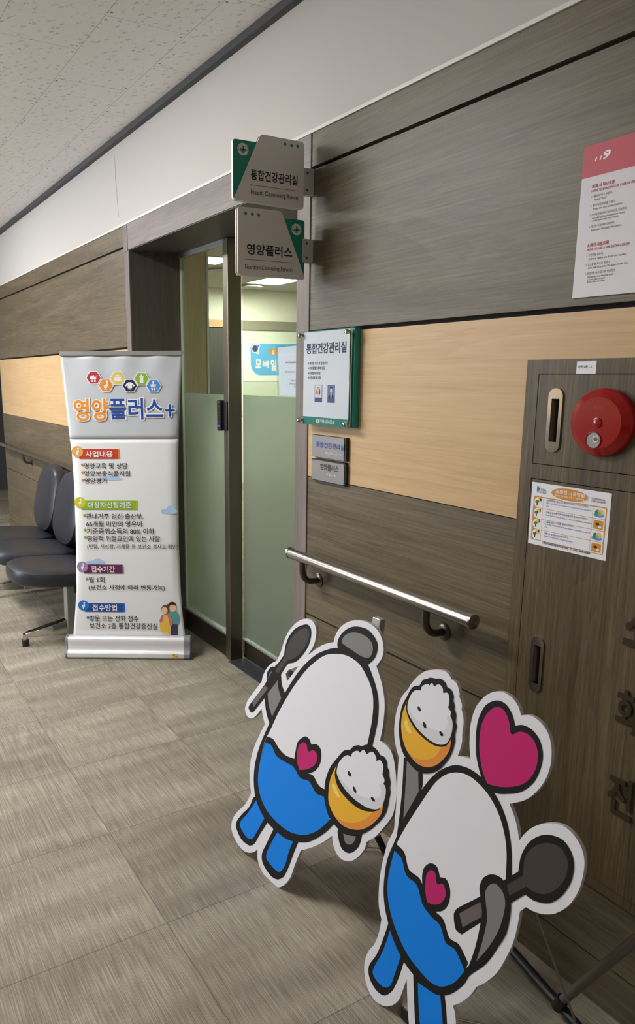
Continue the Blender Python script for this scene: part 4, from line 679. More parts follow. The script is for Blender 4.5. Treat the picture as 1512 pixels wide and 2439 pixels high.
 'rice_white': [[0.1752,0.441],[0.1755,0.445],[0.1761,0.4495],[0.1771,0.4541],[0.1787,0.4587],[0.1814,0.4642],[0.185,0.4703],[0.1888,0.4761],[0.1925,0.4809],[0.1955,0.4841],[0.1989,0.4872],[0.2026,0.4898],[0.2059,0.4917],[0.2092,0.4925],[0.2124,0.4925],[0.2154,0.4923],[0.2177,0.4921],[0.2185,0.4951],[0.2194,0.4988],[0.2207,0.5028],[0.2228,0.5064],[0.2261,0.5096],[0.2302,0.5129],[0.2344,0.5156],[0.2379,0.5174],[0.2405,0.5178],[0.2429,0.5173],[0.245,0.5165],[0.2467,0.5159],[0.2487,0.5188],[0.2513,0.5227],[0.2541,0.5262],[0.257,0.5282],[0.2603,0.5278],[0.2639,0.526],[0.2672,0.5237],[0.2698,0.522],[0.2732,0.5255],[0.2776,0.53],[0.2822,0.5341],[0.2865,0.5364],[0.2906,0.5361],[0.2947,0.5343],[0.2984,0.5316],[0.3012,0.5292],[0.3024,0.527],[0.3031,0.5244],[0.3034,0.5217],[0.3037,0.5197],[0.3063,0.5215],[0.3096,0.524],[0.3132,0.5262],[0.3164,0.5269],[0.3196,0.5258],[0.323,0.5236],[0.326,0.5205],[0.328,0.5171],[0.329,0.5124],[0.3291,0.5065],[0.3288,0.5008],[0.3287,0.4963],[0.3308,0.4942],[0.3336,0.4916],[0.3362,0.4886],[0.3378,0.4856],[0.3377,0.4822],[0.3367,0.4784],[0.3354,0.4747],[0.3344,0.4719],[0.3371,0.4709],[0.3407,0.4697],[0.344,0.468],[0.3462,0.4655],[0.3471,0.4607],[0.3471,0.4544],[0.3467,0.4477],[0.3459,0.4413],[0.3451,0.4356],[0.3441,0.4297],[0.3425,0.424],[0.3403,0.4189],[0.3374,0.4147],[0.3338,0.4108],[0.3296,0.4072],[0.3251,0.4041],[0.3196,0.4012],[0.3133,0.3985],[0.3068,0.3963],[0.3005,0.3947],[0.2924,0.3933],[0.2835,0.3924],[0.2743,0.392],[0.2655,0.392],[0.2558,0.3926],[0.2456,0.3936],[0.2354,0.3953],[0.2257,0.3976],[0.2164,0.4008],[0.2072,0.4048],[0.1988,0.4091],[0.1917,0.4132],[0.187,0.4166],[0.1826,0.4206],[0.1789,0.4247],[0.1762,0.4285],[0.1751,0.4312],[0.1748,0.4343],[0.1749,0.4377]],
 'rice_shade': [[0.175,0.4345],[0.1819,0.4302],[0.1906,0.4247],[0.2,0.4192],[0.2092,0.4151],[0.2177,0.4128],[0.2268,0.4113],[0.2361,0.4105],[0.245,0.4102],[0.2532,0.4104],[0.2616,0.4111],[0.27,0.4124],[0.2782,0.4139],[0.2863,0.4159],[0.2946,0.4184],[0.3025,0.4211],[0.3093,0.4241],[0.3142,0.4269],[0.3191,0.4304],[0.3234,0.4342],[0.3268,0.4379],[0.3294,0.4417],[0.3313,0.4456],[0.3324,0.4494],[0.3328,0.453],[0.3318,0.4566],[0.3296,0.4601],[0.3274,0.4635],[0.3263,0.4665],[0.3267,0.469],[0.328,0.4718],[0.3298,0.4743],[0.3317,0.4757],[0.3342,0.476],[0.3371,0.4754],[0.3399,0.4742],[0.3421,0.4726],[0.3439,0.4702],[0.3454,0.4671],[0.3465,0.4636],[0.3472,0.46],[0.3474,0.4558],[0.3472,0.4511],[0.3467,0.4462],[0.3459,0.4413],[0.345,0.4358],[0.344,0.4299],[0.3424,0.424],[0.3403,0.4189],[0.3374,0.4147],[0.3338,0.4108],[0.3296,0.4072],[0.3251,0.4041],[0.3196,0.4012],[0.3133,0.3985],[0.3068,0.3963],[0.3005,0.3947],[0.2924,0.3933],[0.2835,0.3924],[0.2743,0.392],[0.2655,0.392],[0.2558,0.3926],[0.2456,0.3936],[0.2354,0.3953],[0.2257,0.3976],[0.2164,0.4006],[0.2073,0.4044],[0.1989,0.4087],[0.1917,0.4132],[0.1864,0.4182],[0.1819,0.4241],[0.1781,0.43]],
 'grain_a': [[0.2162,0.4534],[0.218,0.4536],[0.2206,0.4532],[0.2233,0.4524],[0.2253,0.4513],[0.2266,0.4499],[0.2275,0.448],[0.2279,0.4461],[0.2278,0.4446],[0.2269,0.4435],[0.2252,0.4425],[0.2234,0.4419],[0.2218,0.4418],[0.22,0.4424],[0.2181,0.4436],[0.2164,0.4451],[0.2152,0.4467],[0.2148,0.4483],[0.2147,0.4504],[0.2152,0.4523]],
 'grain_b': [[0.2404,0.4237],[0.2422,0.4237],[0.2448,0.4229],[0.2475,0.4217],[0.2496,0.4203],[0.2511,0.4185],[0.2523,0.4164],[0.253,0.4142],[0.2532,0.4126],[0.2512,0.4108],[0.2485,0.4103],[0.2463,0.4112],[0.2437,0.4127],[0.2412,0.4146],[0.2396,0.4164],[0.239,0.4182],[0.2389,0.4205],[0.2394,0.4225]],
 'grain_c': [[0.3047,0.427],[0.3065,0.4275],[0.309,0.4276],[0.3115,0.4274],[0.3136,0.4268],[0.3153,0.4258],[0.3167,0.4242],[0.3176,0.4226],[0.3179,0.4213],[0.3172,0.4203],[0.3157,0.4194],[0.3139,0.4188],[0.3123,0.4185],[0.3102,0.4187],[0.3076,0.4192],[0.3053,0.42],[0.3038,0.421],[0.3032,0.4223],[0.3032,0.4241],[0.3037,0.4258]],
}
S1_LOC = [-1.5721, -0.4337, 0.0]
S1_TILT = 8
S1_ROT = 5
S2 = {
 'outer': [[-0.1543,0.8186],[-0.1482,0.8208],[-0.1417,0.823],[-0.1353,0.8247],[-0.1296,0.8258],[-0.125,0.8261],[-0.1204,0.8259],[-0.1161,0.8252],[-0.1124,0.824],[-0.1092,0.8222],[-0.1065,0.8198],[-0.1043,0.8173],[-0.1024,0.8154],[-0.0991,0.8146],[-0.0949,0.8137],[-0.0905,0.8124],[-0.0871,0.8104],[-0.0838,0.8064],[-0.0808,0.8012],[-0.0782,0.796],[-0.0764,0.792],[-0.0762,0.7907],[-0.0763,0.7892],[-0.0765,0.7878],[-0.0767,0.7867],[-0.0744,0.7836],[-0.0715,0.7795],[-0.0687,0.7753],[-0.0667,0.7717],[-0.0661,0.7692],[-0.0659,0.7664],[-0.066,0.7637],[-0.0661,0.7616],[-0.0648,0.7594],[-0.0631,0.7566],[-0.0614,0.7534],[-0.06,0.7503],[-0.0587,0.7468],[-0.0576,0.7429],[-0.0567,0.7389],[-0.056,0.7348],[-0.0557,0.73],[-0.0557,0.7249],[-0.0557,0.7196],[-0.0555,0.7144],[-0.0549,0.7095],[-0.054,0.7046],[-0.0532,0.6997],[-0.0528,0.695],[-0.053,0.6905],[-0.0534,0.6858],[-0.0541,0.6812],[-0.0548,0.6769],[-0.0556,0.6728],[-0.0565,0.6686],[-0.0574,0.6647],[-0.0581,0.6616],[-0.0551,0.6627],[-0.0511,0.6641],[-0.0469,0.6655],[-0.0429,0.6666],[-0.0385,0.6674],[-0.0339,0.6681],[-0.0296,0.6685],[-0.0262,0.6689],[-0.0275,0.6732],[-0.0292,0.6787],[-0.0309,0.6846],[-0.0324,0.6901],[-0.0334,0.6947],[-0.0344,0.6994],[-0.0351,0.7042],[-0.0358,0.709],[-0.0367,0.7162],[-0.0377,0.7244],[-0.0384,0.7331],[-0.0385,0.7418],[-0.038,0.7507],[-0.0371,0.7599],[-0.0355,0.7691],[-0.0332,0.7776],[-0.0302,0.7854],[-0.0262,0.7932],[-0.0218,0.8006],[-0.0173,0.807],[-0.0131,0.8121],[-0.0082,0.8169],[-0.0031,0.8211],[0.0021,0.8247],[0.0071,0.8275],[0.0123,0.8297],[0.0175,0.8314],[0.0227,0.8322],[0.0283,0.8322],[0.0341,0.8315],[0.0398,0.8302],[0.0449,0.8285],[0.0495,0.8262],[0.0538,0.8234],[0.0576,0.8203],[0.061,0.817],[0.0638,0.8133],[0.0662,0.8091],[0.0683,0.8051],[0.0699,0.802],[0.074,0.8038],[0.0791,0.806],[0.0846,0.8081],[0.0898,0.8092],[0.0951,0.8092],[0.1005,0.8083],[0.1058,0.8069],[0.1106,0.805],[0.1157,0.8024],[0.1207,0.7991],[0.1254,0.7953],[0.1294,0.791],[0.1329,0.786],[0.1359,0.7804],[0.1385,0.7743],[0.1406,0.7681],[0.1424,0.7614],[0.1437,0.7543],[0.1447,0.7469],[0.145,0.7393],[0.1449,0.7314],[0.1441,0.7231],[0.1429,0.7148],[0.1411,0.7066],[0.1388,0.6988],[0.1359,0.691],[0.1325,0.6832],[0.1286,0.6757],[0.1243,0.6682],[0.1196,0.6607],[0.1144,0.6535],[0.1085,0.6468],[0.1008,0.6398],[0.0917,0.6329],[0.0828,0.6265],[0.0758,0.6214],[0.0789,0.6176],[0.0828,0.6127],[0.0869,0.6075],[0.0905,0.6023],[0.0935,0.5974],[0.0963,0.5923],[0.0988,0.5871],[0.1011,0.582],[0.1032,0.5766],[0.1052,0.571],[0.1069,0.5657],[0.1082,0.5615],[0.1104,0.5664],[0.113,0.5726],[0.1161,0.5792],[0.1195,0.5853],[0.1231,0.591],[0.127,0.5966],[0.1313,0.6019],[0.1358,0.6068],[0.1411,0.6118],[0.1468,0.6165],[0.1528,0.6209],[0.1589,0.6247],[0.1654,0.6281],[0.1723,0.6312],[0.1792,0.6335],[0.1857,0.6348],[0.1917,0.6349],[0.1974,0.6339],[0.2029,0.6322],[0.2081,0.6301],[0.2131,0.6273],[0.2179,0.624],[0.2223,0.6201],[0.2262,0.6159],[0.2296,0.6112],[0.2325,0.6062],[0.2349,0.6007],[0.2367,0.5948],[0.238,0.5882],[0.2388,0.5811],[0.2391,0.5737],[0.2391,0.5661],[0.2388,0.5583],[0.2382,0.5503],[0.2372,0.5421],[0.2356,0.5337],[0.2334,0.525],[0.2306,0.516],[0.2273,0.5071],[0.2236,0.4987],[0.2193,0.4912],[0.2143,0.4837],[0.209,0.4767],[0.2037,0.4706],[0.1988,0.4658],[0.1935,0.4615],[0.188,0.4577],[0.1826,0.4544],[0.1771,0.4517],[0.1716,0.4495],[0.1661,0.4477],[0.161,0.4463],[0.1564,0.4454],[0.1516,0.4449],[0.1473,0.4446],[0.1438,0.4444],[0.1416,0.441],[0.1387,0.4366],[0.1359,0.4322],[0.1336,0.4287],[0.1337,0.4229],[0.1338,0.4154],[0.1338,0.4073],[0.1337,0.3993],[0.1333,0.391],[0.1329,0.3824],[0.1322,0.3735],[0.1311,0.3647],[0.1297,0.3561],[0.1278,0.3473],[0.1257,0.3384],[0.1233,0.3294],[0.1203,0.3182],[0.1167,0.3058],[0.1128,0.2933],[0.1084,0.2819],[0.1039,0.2722],[0.0984,0.2623],[0.0928,0.2528],[0.0874,0.2443],[0.0828,0.2378],[0.0777,0.2312],[0.0728,0.2251],[0.0689,0.2203],[0.067,0.2149],[0.0645,0.2079],[0.0616,0.2004],[0.0583,0.1931],[0.0543,0.1856],[0.0496,0.1778],[0.0447,0.1701],[0.04,0.1632],[0.0356,0.1576],[0.0308,0.152],[0.0262,0.1468],[0.0226,0.1427],[0.0242,0.1408],[0.0264,0.1383],[0.0285,0.1355],[0.0302,0.1324],[0.0328,0.1252],[0.0357,0.1161],[0.0385,0.1063],[0.0406,0.0973],[0.0419,0.09],[0.0429,0.0823],[0.0434,0.0745],[0.0432,0.067],[0.0426,0.0604],[0.0416,0.0535],[0.0395,0.0464],[0.036,0.0392],[0.0297,0.0303],[0.0214,0.0203],[0.0121,0.0106],[0.0028,0.0022],[-0.0066,-0.0046],[-0.0165,-0.0105],[-0.0263,-0.0151],[-0.035,-0.0181],[-0.0425,-0.0194],[-0.0493,-0.0191],[-0.0554,-0.0174],[-0.0606,-0.0144],[-0.0651,-0.0094],[-0.0687,-0.0027],[-0.0718,0.005],[-0.0747,0.0126],[-0.0778,0.0211],[-0.0808,0.0304],[-0.0836,0.0401],[-0.0862,0.0498],[-0.09,0.065],[-0.0943,0.083],[-0.0985,0.1006],[-0.1017,0.1142],[-0.1026,0.1082],[-0.1037,0.1007],[-0.1051,0.0924],[-0.1066,0.0844],[-0.1082,0.0761],[-0.11,0.0674],[-0.1121,0.0589],[-0.1147,0.0512],[-0.1175,0.045],[-0.1211,0.0387],[-0.1251,0.0326],[-0.1295,0.0269],[-0.1343,0.0217],[-0.1396,0.0166],[-0.1452,0.0122],[-0.1508,0.0087],[-0.1576,0.0053],[-0.1652,0.0024],[-0.1727,0.0004],[-0.1795,-0.0],[-0.1869,0.0013],[-0.1944,0.0041],[-0.2016,0.0081],[-0.2078,0.0131],[-0.213,0.0192],[-0.2174,0.0265],[-0.221,0.0344],[-0.2238,0.0421],[-0.2256,0.0492],[-0.2266,0.0569],[-0.227,0.0648],[-0.2268,0.0726],[-0.2258,0.0798],[-0.224,0.0874],[-0.2217,0.095],[-0.2191,0.1023],[-0.2161,0.1086],[-0.2122,0.115],[-0.2085,0.1214],[-0.2057,0.1276],[-0.203,0.1363],[-0.2007,0.146],[-0.1988,0.1559],[-0.1973,0.1652],[-0.1964,0.1741],[-0.196,0.1832],[-0.1959,0.1914],[-0.1957,0.1979],[-0.1983,0.2025],[-0.2018,0.2083],[-0.2053,0.2149],[-0.2082,0.2214],[-0.2102,0.228],[-0.2119,0.2349],[-0.2132,0.242],[-0.2143,0.2492],[-0.2155,0.2585],[-0.2166,0.2688],[-0.2174,0.2796],[-0.2179,0.2904],[-0.2179,0.3012],[-0.2175,0.3123],[-0.2168,0.3234],[-0.2159,0.3347],[-0.2147,0.3463],[-0.2133,0.3583],[-0.2116,0.3701],[-0.2095,0.3811],[-0.2068,0.3908],[-0.2033,0.4008],[-0.1999,0.4103],[-0.1976,0.4183],[-0.197,0.4233],[-0.197,0.4281],[-0.1973,0.4328],[-0.1977,0.4374],[-0.1984,0.4476],[-0.1994,0.4601],[-0.2005,0.4732],[-0.2016,0.4849],[-0.2025,0.494],[-0.2036,0.5029],[-0.2047,0.5119],[-0.2058,0.5208],[-0.207,0.5307],[-0.2083,0.5409],[-0.2096,0.5509],[-0.2106,0.5602],[-0.2111,0.568],[-0.2116,0.5761],[-0.2119,0.5837],[-0.2121,0.5896],[-0.2146,0.593],[-0.2178,0.5974],[-0.2211,0.6022],[-0.224,0.607],[-0.2269,0.6128],[-0.2298,0.6192],[-0.2324,0.6259],[-0.2346,0.6327],[-0.2362,0.6396],[-0.2375,0.6466],[-0.2383,0.6538],[-0.2388,0.6612],[-0.2391,0.6693],[-0.2391,0.678],[-0.2387,0.6868],[-0.2378,0.6954],[-0.2364,0.7038],[-0.2345,0.7125],[-0.2322,0.7209],[-0.2294,0.7284],[-0.2262,0.7347],[-0.222,0.7412],[-0.2179,0.747],[-0.2147,0.7516],[-0.2131,0.7553],[-0.2111,0.76],[-0.2089,0.7651],[-0.2064,0.77],[-0.2029,0.7755],[-0.1988,0.7815],[-0.1949,0.7871],[-0.1918,0.7914],[-0.1884,0.795],[-0.1841,0.7995],[-0.1793,0.8042],[-0.1745,0.8082],[-0.1697,0.8113],[-0.1647,0.814],[-0.1595,0.8164]],
 'bowl_black': [[-0.2215,0.6457],[-0.2231,0.6525],[-0.2242,0.6596],[-0.2249,0.6668],[-0.2252,0.6741],[-0.2254,0.6824],[-0.2252,0.6912],[-0.2246,0.7],[-0.2234,0.7084],[-0.2211,0.7164],[-0.2179,0.7248],[-0.2147,0.7325],[-0.2123,0.7385],[-0.2115,0.7407],[-0.2106,0.7431],[-0.2098,0.7453],[-0.2092,0.747],[-0.2076,0.7503],[-0.2058,0.7546],[-0.2034,0.7591],[-0.2004,0.763],[-0.1963,0.766],[-0.1912,0.7688],[-0.1863,0.7711],[-0.1825,0.773],[-0.1812,0.7762],[-0.1794,0.7805],[-0.1775,0.7847],[-0.1754,0.7881],[-0.1731,0.7902],[-0.1703,0.7919],[-0.1675,0.7933],[-0.1653,0.7945],[-0.1634,0.7958],[-0.1609,0.7975],[-0.1581,0.7992],[-0.1553,0.8005],[-0.1517,0.8014],[-0.1476,0.8021],[-0.1436,0.8027],[-0.1405,0.8031],[-0.1381,0.8042],[-0.1349,0.8056],[-0.1316,0.8069],[-0.1284,0.8074],[-0.1248,0.8068],[-0.121,0.8055],[-0.1175,0.8039],[-0.1147,0.8024],[-0.1135,0.8009],[-0.1126,0.7991],[-0.112,0.7973],[-0.1115,0.7959],[-0.1085,0.7955],[-0.1047,0.7951],[-0.1008,0.7943],[-0.0975,0.7929],[-0.0948,0.7903],[-0.0924,0.7869],[-0.0904,0.7834],[-0.0891,0.7804],[-0.0888,0.7787],[-0.0891,0.7767],[-0.0895,0.7747],[-0.0898,0.7732],[-0.0881,0.7709],[-0.0859,0.7679],[-0.0838,0.7648],[-0.0825,0.7622],[-0.0824,0.7608],[-0.0827,0.7593],[-0.0832,0.7578],[-0.0835,0.7566],[-0.0819,0.7545],[-0.0798,0.7519],[-0.0777,0.7488],[-0.0762,0.7457],[-0.0755,0.7419],[-0.0754,0.7376],[-0.0755,0.7336],[-0.0755,0.7304],[-0.0743,0.7288],[-0.0726,0.7269],[-0.0712,0.7246],[-0.0703,0.7221],[-0.0704,0.7183],[-0.071,0.7136],[-0.0717,0.7087],[-0.072,0.7042],[-0.0714,0.7001],[-0.0704,0.6961],[-0.0694,0.6922],[-0.0691,0.688],[-0.0696,0.6815],[-0.0706,0.6737],[-0.0721,0.6657],[-0.074,0.6581],[-0.0763,0.6514],[-0.0791,0.6447],[-0.0824,0.6381],[-0.0859,0.6317],[-0.0895,0.6255],[-0.0934,0.6194],[-0.0979,0.6135],[-0.1029,0.608],[-0.109,0.6026],[-0.116,0.5975],[-0.1232,0.5929],[-0.1302,0.5892],[-0.1367,0.5866],[-0.1434,0.5846],[-0.1499,0.5835],[-0.1561,0.5834],[-0.1634,0.5846],[-0.1712,0.587],[-0.1788,0.5902],[-0.1858,0.5939],[-0.1922,0.598],[-0.1983,0.6027],[-0.2037,0.6079],[-0.2084,0.6138],[-0.2126,0.621],[-0.2161,0.6292],[-0.2191,0.6377]],
 'arm_black': [[-0.1983,0.5976],[-0.1858,0.5964],[-0.1697,0.5947],[-0.1538,0.5931],[-0.1418,0.5918],[-0.1403,0.5848],[-0.1383,0.5757],[-0.1365,0.5663],[-0.1357,0.5583],[-0.1361,0.5533],[-0.1374,0.5481],[-0.1391,0.5427],[-0.1409,0.5374],[-0.15,0.51],[-0.1627,0.4718],[-0.176,0.4323],[-0.1863,0.4015],[-0.1862,0.4123],[-0.1861,0.4259],[-0.1861,0.4407],[-0.1864,0.4547],[-0.187,0.4718],[-0.1879,0.4905],[-0.189,0.5097],[-0.1903,0.5283],[-0.1922,0.5469],[-0.1944,0.5661],[-0.1966,0.5838]],
 'arm_grey': [[-0.188,0.5929],[-0.1802,0.5912],[-0.1702,0.5889],[-0.1603,0.5867],[-0.1528,0.585],[-0.1508,0.5751],[-0.1482,0.5624],[-0.1456,0.5496],[-0.1436,0.5398],[-0.1502,0.5226],[-0.1588,0.4999],[-0.1675,0.477],[-0.1743,0.4592],[-0.1758,0.4742],[-0.1777,0.4934],[-0.1797,0.5139],[-0.1816,0.5325],[-0.1833,0.5486],[-0.1851,0.5654],[-0.1867,0.5808]],
 'bowl_yellow': [[-0.211,0.7261],[-0.2114,0.7226],[-0.212,0.7181],[-0.2123,0.7134],[-0.2116,0.7092],[-0.2095,0.7041],[-0.2065,0.6986],[-0.2027,0.6933],[-0.1984,0.6885],[-0.1929,0.6835],[-0.1864,0.6785],[-0.1793,0.6738],[-0.1719,0.6699],[-0.1639,0.6666],[-0.1552,0.6639],[-0.1466,0.6618],[-0.1387,0.6602],[-0.1322,0.6594],[-0.1255,0.6589],[-0.1188,0.6591],[-0.1124,0.66],[-0.1061,0.6617],[-0.0996,0.6642],[-0.0937,0.6673],[-0.0888,0.6709],[-0.0853,0.6755],[-0.0826,0.6811],[-0.0807,0.6866],[-0.079,0.6908],[-0.0789,0.6859],[-0.0786,0.6796],[-0.0786,0.6728],[-0.0796,0.6661],[-0.0816,0.6595],[-0.0845,0.6528],[-0.0879,0.6461],[-0.0916,0.6397],[-0.0953,0.6339],[-0.0995,0.6281],[-0.1041,0.6226],[-0.109,0.6177],[-0.1144,0.6133],[-0.1203,0.6093],[-0.1264,0.6059],[-0.1327,0.6033],[-0.1393,0.6014],[-0.1461,0.6001],[-0.1529,0.5997],[-0.1592,0.6003],[-0.1668,0.6025],[-0.1749,0.6058],[-0.1827,0.61],[-0.1896,0.6145],[-0.1951,0.6192],[-0.1999,0.6245],[-0.2041,0.6303],[-0.2078,0.6365],[-0.2111,0.6433],[-0.214,0.6507],[-0.2163,0.6583],[-0.218,0.6658],[-0.2189,0.673],[-0.2194,0.6803],[-0.2192,0.6878],[-0.2186,0.6954],[-0.2171,0.7035],[-0.2149,0.712],[-0.2127,0.7199]],
 'bowl_orange': [[-0.1896,0.6145],[-0.1849,0.6132],[-0.1789,0.6114],[-0.1723,0.6099],[-0.1655,0.6096],[-0.1583,0.6108],[-0.1505,0.613],[-0.1427,0.616],[-0.1356,0.6193],[-0.1292,0.623],[-0.1231,0.6273],[-0.1175,0.6322],[-0.1126,0.6375],[-0.1086,0.6439],[-0.1052,0.6512],[-0.1024,0.6581],[-0.1002,0.6635],[-0.0977,0.6649],[-0.0946,0.6665],[-0.0914,0.6685],[-0.0888,0.6709],[-0.0861,0.6753],[-0.0834,0.6809],[-0.081,0.6865],[-0.079,0.6908],[-0.0789,0.6859],[-0.0786,0.6796],[-0.0786,0.6728],[-0.0796,0.6661],[-0.0816,0.6595],[-0.0845,0.6528],[-0.0879,0.6461],[-0.0916,0.6397],[-0.0953,0.6339],[-0.0995,0.6281],[-0.1041,0.6226],[-0.109,0.6177],[-0.1144,0.6133],[-0.1203,0.6093],[-0.1264,0.6059],[-0.1327,0.6033],[-0.1393,0.6014],[-0.1461,0.6001],[-0.1529,0.5997],[-0.1592,0.6003],[-0.167,0.6029],[-0.1754,0.6069],[-0.1833,0.6112]],
 'bowl_shine': [[-0.2104,0.6763],[-0.2095,0.6786],[-0.2076,0.6809],[-0.2052,0.6826],[-0.2031,0.683],[-0.2012,0.6813],[-0.1994,0.6781],[-0.1974,0.6745],[-0.1953,0.6713],[-0.1926,0.6687],[-0.1894,0.6662],[-0.1867,0.6638],[-0.1852,0.6618],[-0.1855,0.6603],[-0.1868,0.6587],[-0.1885,0.6573],[-0.1903,0.6568],[-0.1931,0.6573],[-0.1966,0.6586],[-0.2002,0.6604],[-0.2031,0.6626],[-0.2056,0.6656],[-0.208,0.6694],[-0.2097,0.6732]],
 'rice_white': [[-0.2079,0.7143],[-0.2079,0.7195],[-0.2074,0.7256],[-0.2065,0.7318],[-0.2051,0.7375],[-0.2032,0.7424],[-0.2008,0.7475],[-0.1979,0.7521],[-0.1945,0.756],[-0.1902,0.7587],[-0.185,0.7607],[-0.1801,0.7621],[-0.1762,0.7633],[-0.1763,0.7655],[-0.1764,0.7682],[-0.1762,0.7711],[-0.175,0.7739],[-0.1722,0.7767],[-0.1683,0.7797],[-0.1643,0.7822],[-0.1612,0.7838],[-0.1596,0.7838],[-0.1583,0.7831],[-0.1572,0.782],[-0.1563,0.7813],[-0.155,0.7834],[-0.1534,0.7862],[-0.1517,0.7887],[-0.1499,0.7899],[-0.148,0.7893],[-0.146,0.7874],[-0.1441,0.7853],[-0.1427,0.7836],[-0.1406,0.7859],[-0.138,0.7889],[-0.1351,0.7917],[-0.1323,0.7933],[-0.1293,0.7935],[-0.1262,0.7928],[-0.1233,0.7914],[-0.1209,0.7897],[-0.1193,0.7873],[-0.1183,0.7843],[-0.1175,0.7812],[-0.1168,0.7789],[-0.1143,0.7802],[-0.1111,0.782],[-0.1077,0.7833],[-0.105,0.7832],[-0.1028,0.7812],[-0.1009,0.7779],[-0.0994,0.774],[-0.0984,0.77],[-0.098,0.7658],[-0.0981,0.7611],[-0.0985,0.7567],[-0.0987,0.7532],[-0.0967,0.7517],[-0.094,0.7499],[-0.0914,0.7478],[-0.0898,0.7455],[-0.0895,0.743],[-0.09,0.7401],[-0.0907,0.7374],[-0.0913,0.7352],[-0.0892,0.7335],[-0.0864,0.7314],[-0.0838,0.729],[-0.0821,0.726],[-0.081,0.7207],[-0.0803,0.7142],[-0.0802,0.7071],[-0.0808,0.7005],[-0.0821,0.6942],[-0.084,0.6877],[-0.0866,0.6815],[-0.0898,0.6764],[-0.0938,0.6726],[-0.0986,0.6696],[-0.1039,0.6673],[-0.1091,0.6657],[-0.1152,0.6647],[-0.1219,0.6644],[-0.1287,0.6646],[-0.1352,0.6653],[-0.1422,0.6666],[-0.1494,0.6684],[-0.1566,0.6707],[-0.1635,0.6734],[-0.1703,0.6767],[-0.1772,0.6806],[-0.1836,0.6847],[-0.1891,0.6885],[-0.1931,0.6915],[-0.1969,0.6947],[-0.2004,0.6981],[-0.2031,0.7014],[-0.205,0.7043],[-0.2064,0.7074],[-0.2074,0.7108]],
 'rice_shade': [[-0.207,0.7147],[-0.2035,0.7114],[-0.1992,0.7073],[-0.1942,0.7031],[-0.1889,0.6996],[-0.1828,0.697],[-0.1761,0.6949],[-0.1692,0.6932],[-0.1623,0.692],[-0.1557,0.6912],[-0.1489,0.6909],[-0.1421,0.691],[-0.1355,0.6913],[-0.1289,0.6918],[-0.1222,0.6925],[-0.1158,0.6936],[-0.1102,0.6953],[-0.1058,0.6978],[-0.1016,0.7011],[-0.0981,0.7048],[-0.0956,0.7083],[-0.0944,0.7119],[-0.0941,0.7157],[-0.0944,0.7194],[-0.0948,0.7226],[-0.0955,0.7252],[-0.0967,0.7276],[-0.0977,0.7299],[-0.0978,0.732],[-0.0966,0.734],[-0.0947,0.7361],[-0.0924,0.7375],[-0.0904,0.7376],[-0.0882,0.7361],[-0.0858,0.7332],[-0.0836,0.7297],[-0.0821,0.726],[-0.0811,0.7206],[-0.0804,0.714],[-0.0802,0.7071],[-0.0808,0.7005],[-0.0821,0.6942],[-0.084,0.6877],[-0.0866,0.6815],[-0.0898,0.6764],[-0.0938,0.6726],[-0.0986,0.6696],[-0.1039,0.6673],[-0.1091,0.6657],[-0.1152,0.6647],[-0.1219,0.6644],[-0.1287,0.6646],[-0.1352,0.6653],[-0.1422,0.6666],[-0.1494,0.6684],[-0.1566,0.6707],[-0.1635,0.6734],[-0.1703,0.6764],[-0.177,0.6799],[-0.1834,0.6839],[-0.1891,0.6885],[-0.1945,0.6947],[-0.1993,0.702],[-0.2036,0.7091]],
 'grain_a': [[-0.1777,0.7266],[-0.1762,0.7264],[-0.174,0.7256],[-0.1718,0.7244],[-0.1703,0.7232],[-0.1695,0.7219],[-0.1691,0.7203],[-0.169,0.7187],[-0.1692,0.7175],[-0.1712,0.7164],[-0.1736,0.7165],[-0.1749,0.7173],[-0.1764,0.7184],[-0.1777,0.7198],[-0.1785,0.7212],[-0.1789,0.7226],[-0.1789,0.7243],[-0.1785,0.7258]],
 'grain_b': [[-0.1576,0.6982],[-0.1559,0.698],[-0.1535,0.6971],[-0.1511,0.6958],[-0.1493,0.6943],[-0.1484,0.6926],[-0.1479,0.6905],[-0.1478,0.6884],[-0.148,0.687],[-0.1499,0.6858],[-0.1522,0.6859],[-0.1537,0.6869],[-0.1553,0.6885],[-0.1568,0.6903],[-0.1578,0.692],[-0.1583,0.6936],[-0.1585,0.6956],[-0.1584,0.6973]],
 'grain_c': [[-0.1103,0.696],[-0.1087,0.6959],[-0.1063,0.6953],[-0.1039,0.6943],[-0.1022,0.6933],[-0.1013,0.6924],[-0.1007,0.6911],[-0.1004,0.6898],[-0.1005,0.6888],[-0.1025,0.6873],[-0.1052,0.6868],[-0.1068,0.6872],[-0.1085,0.6881],[-0.11,0.6892],[-0.111,0.6904],[-0.1115,0.6918],[-0.1115,0.6935],[-0.1112,0.6951]],
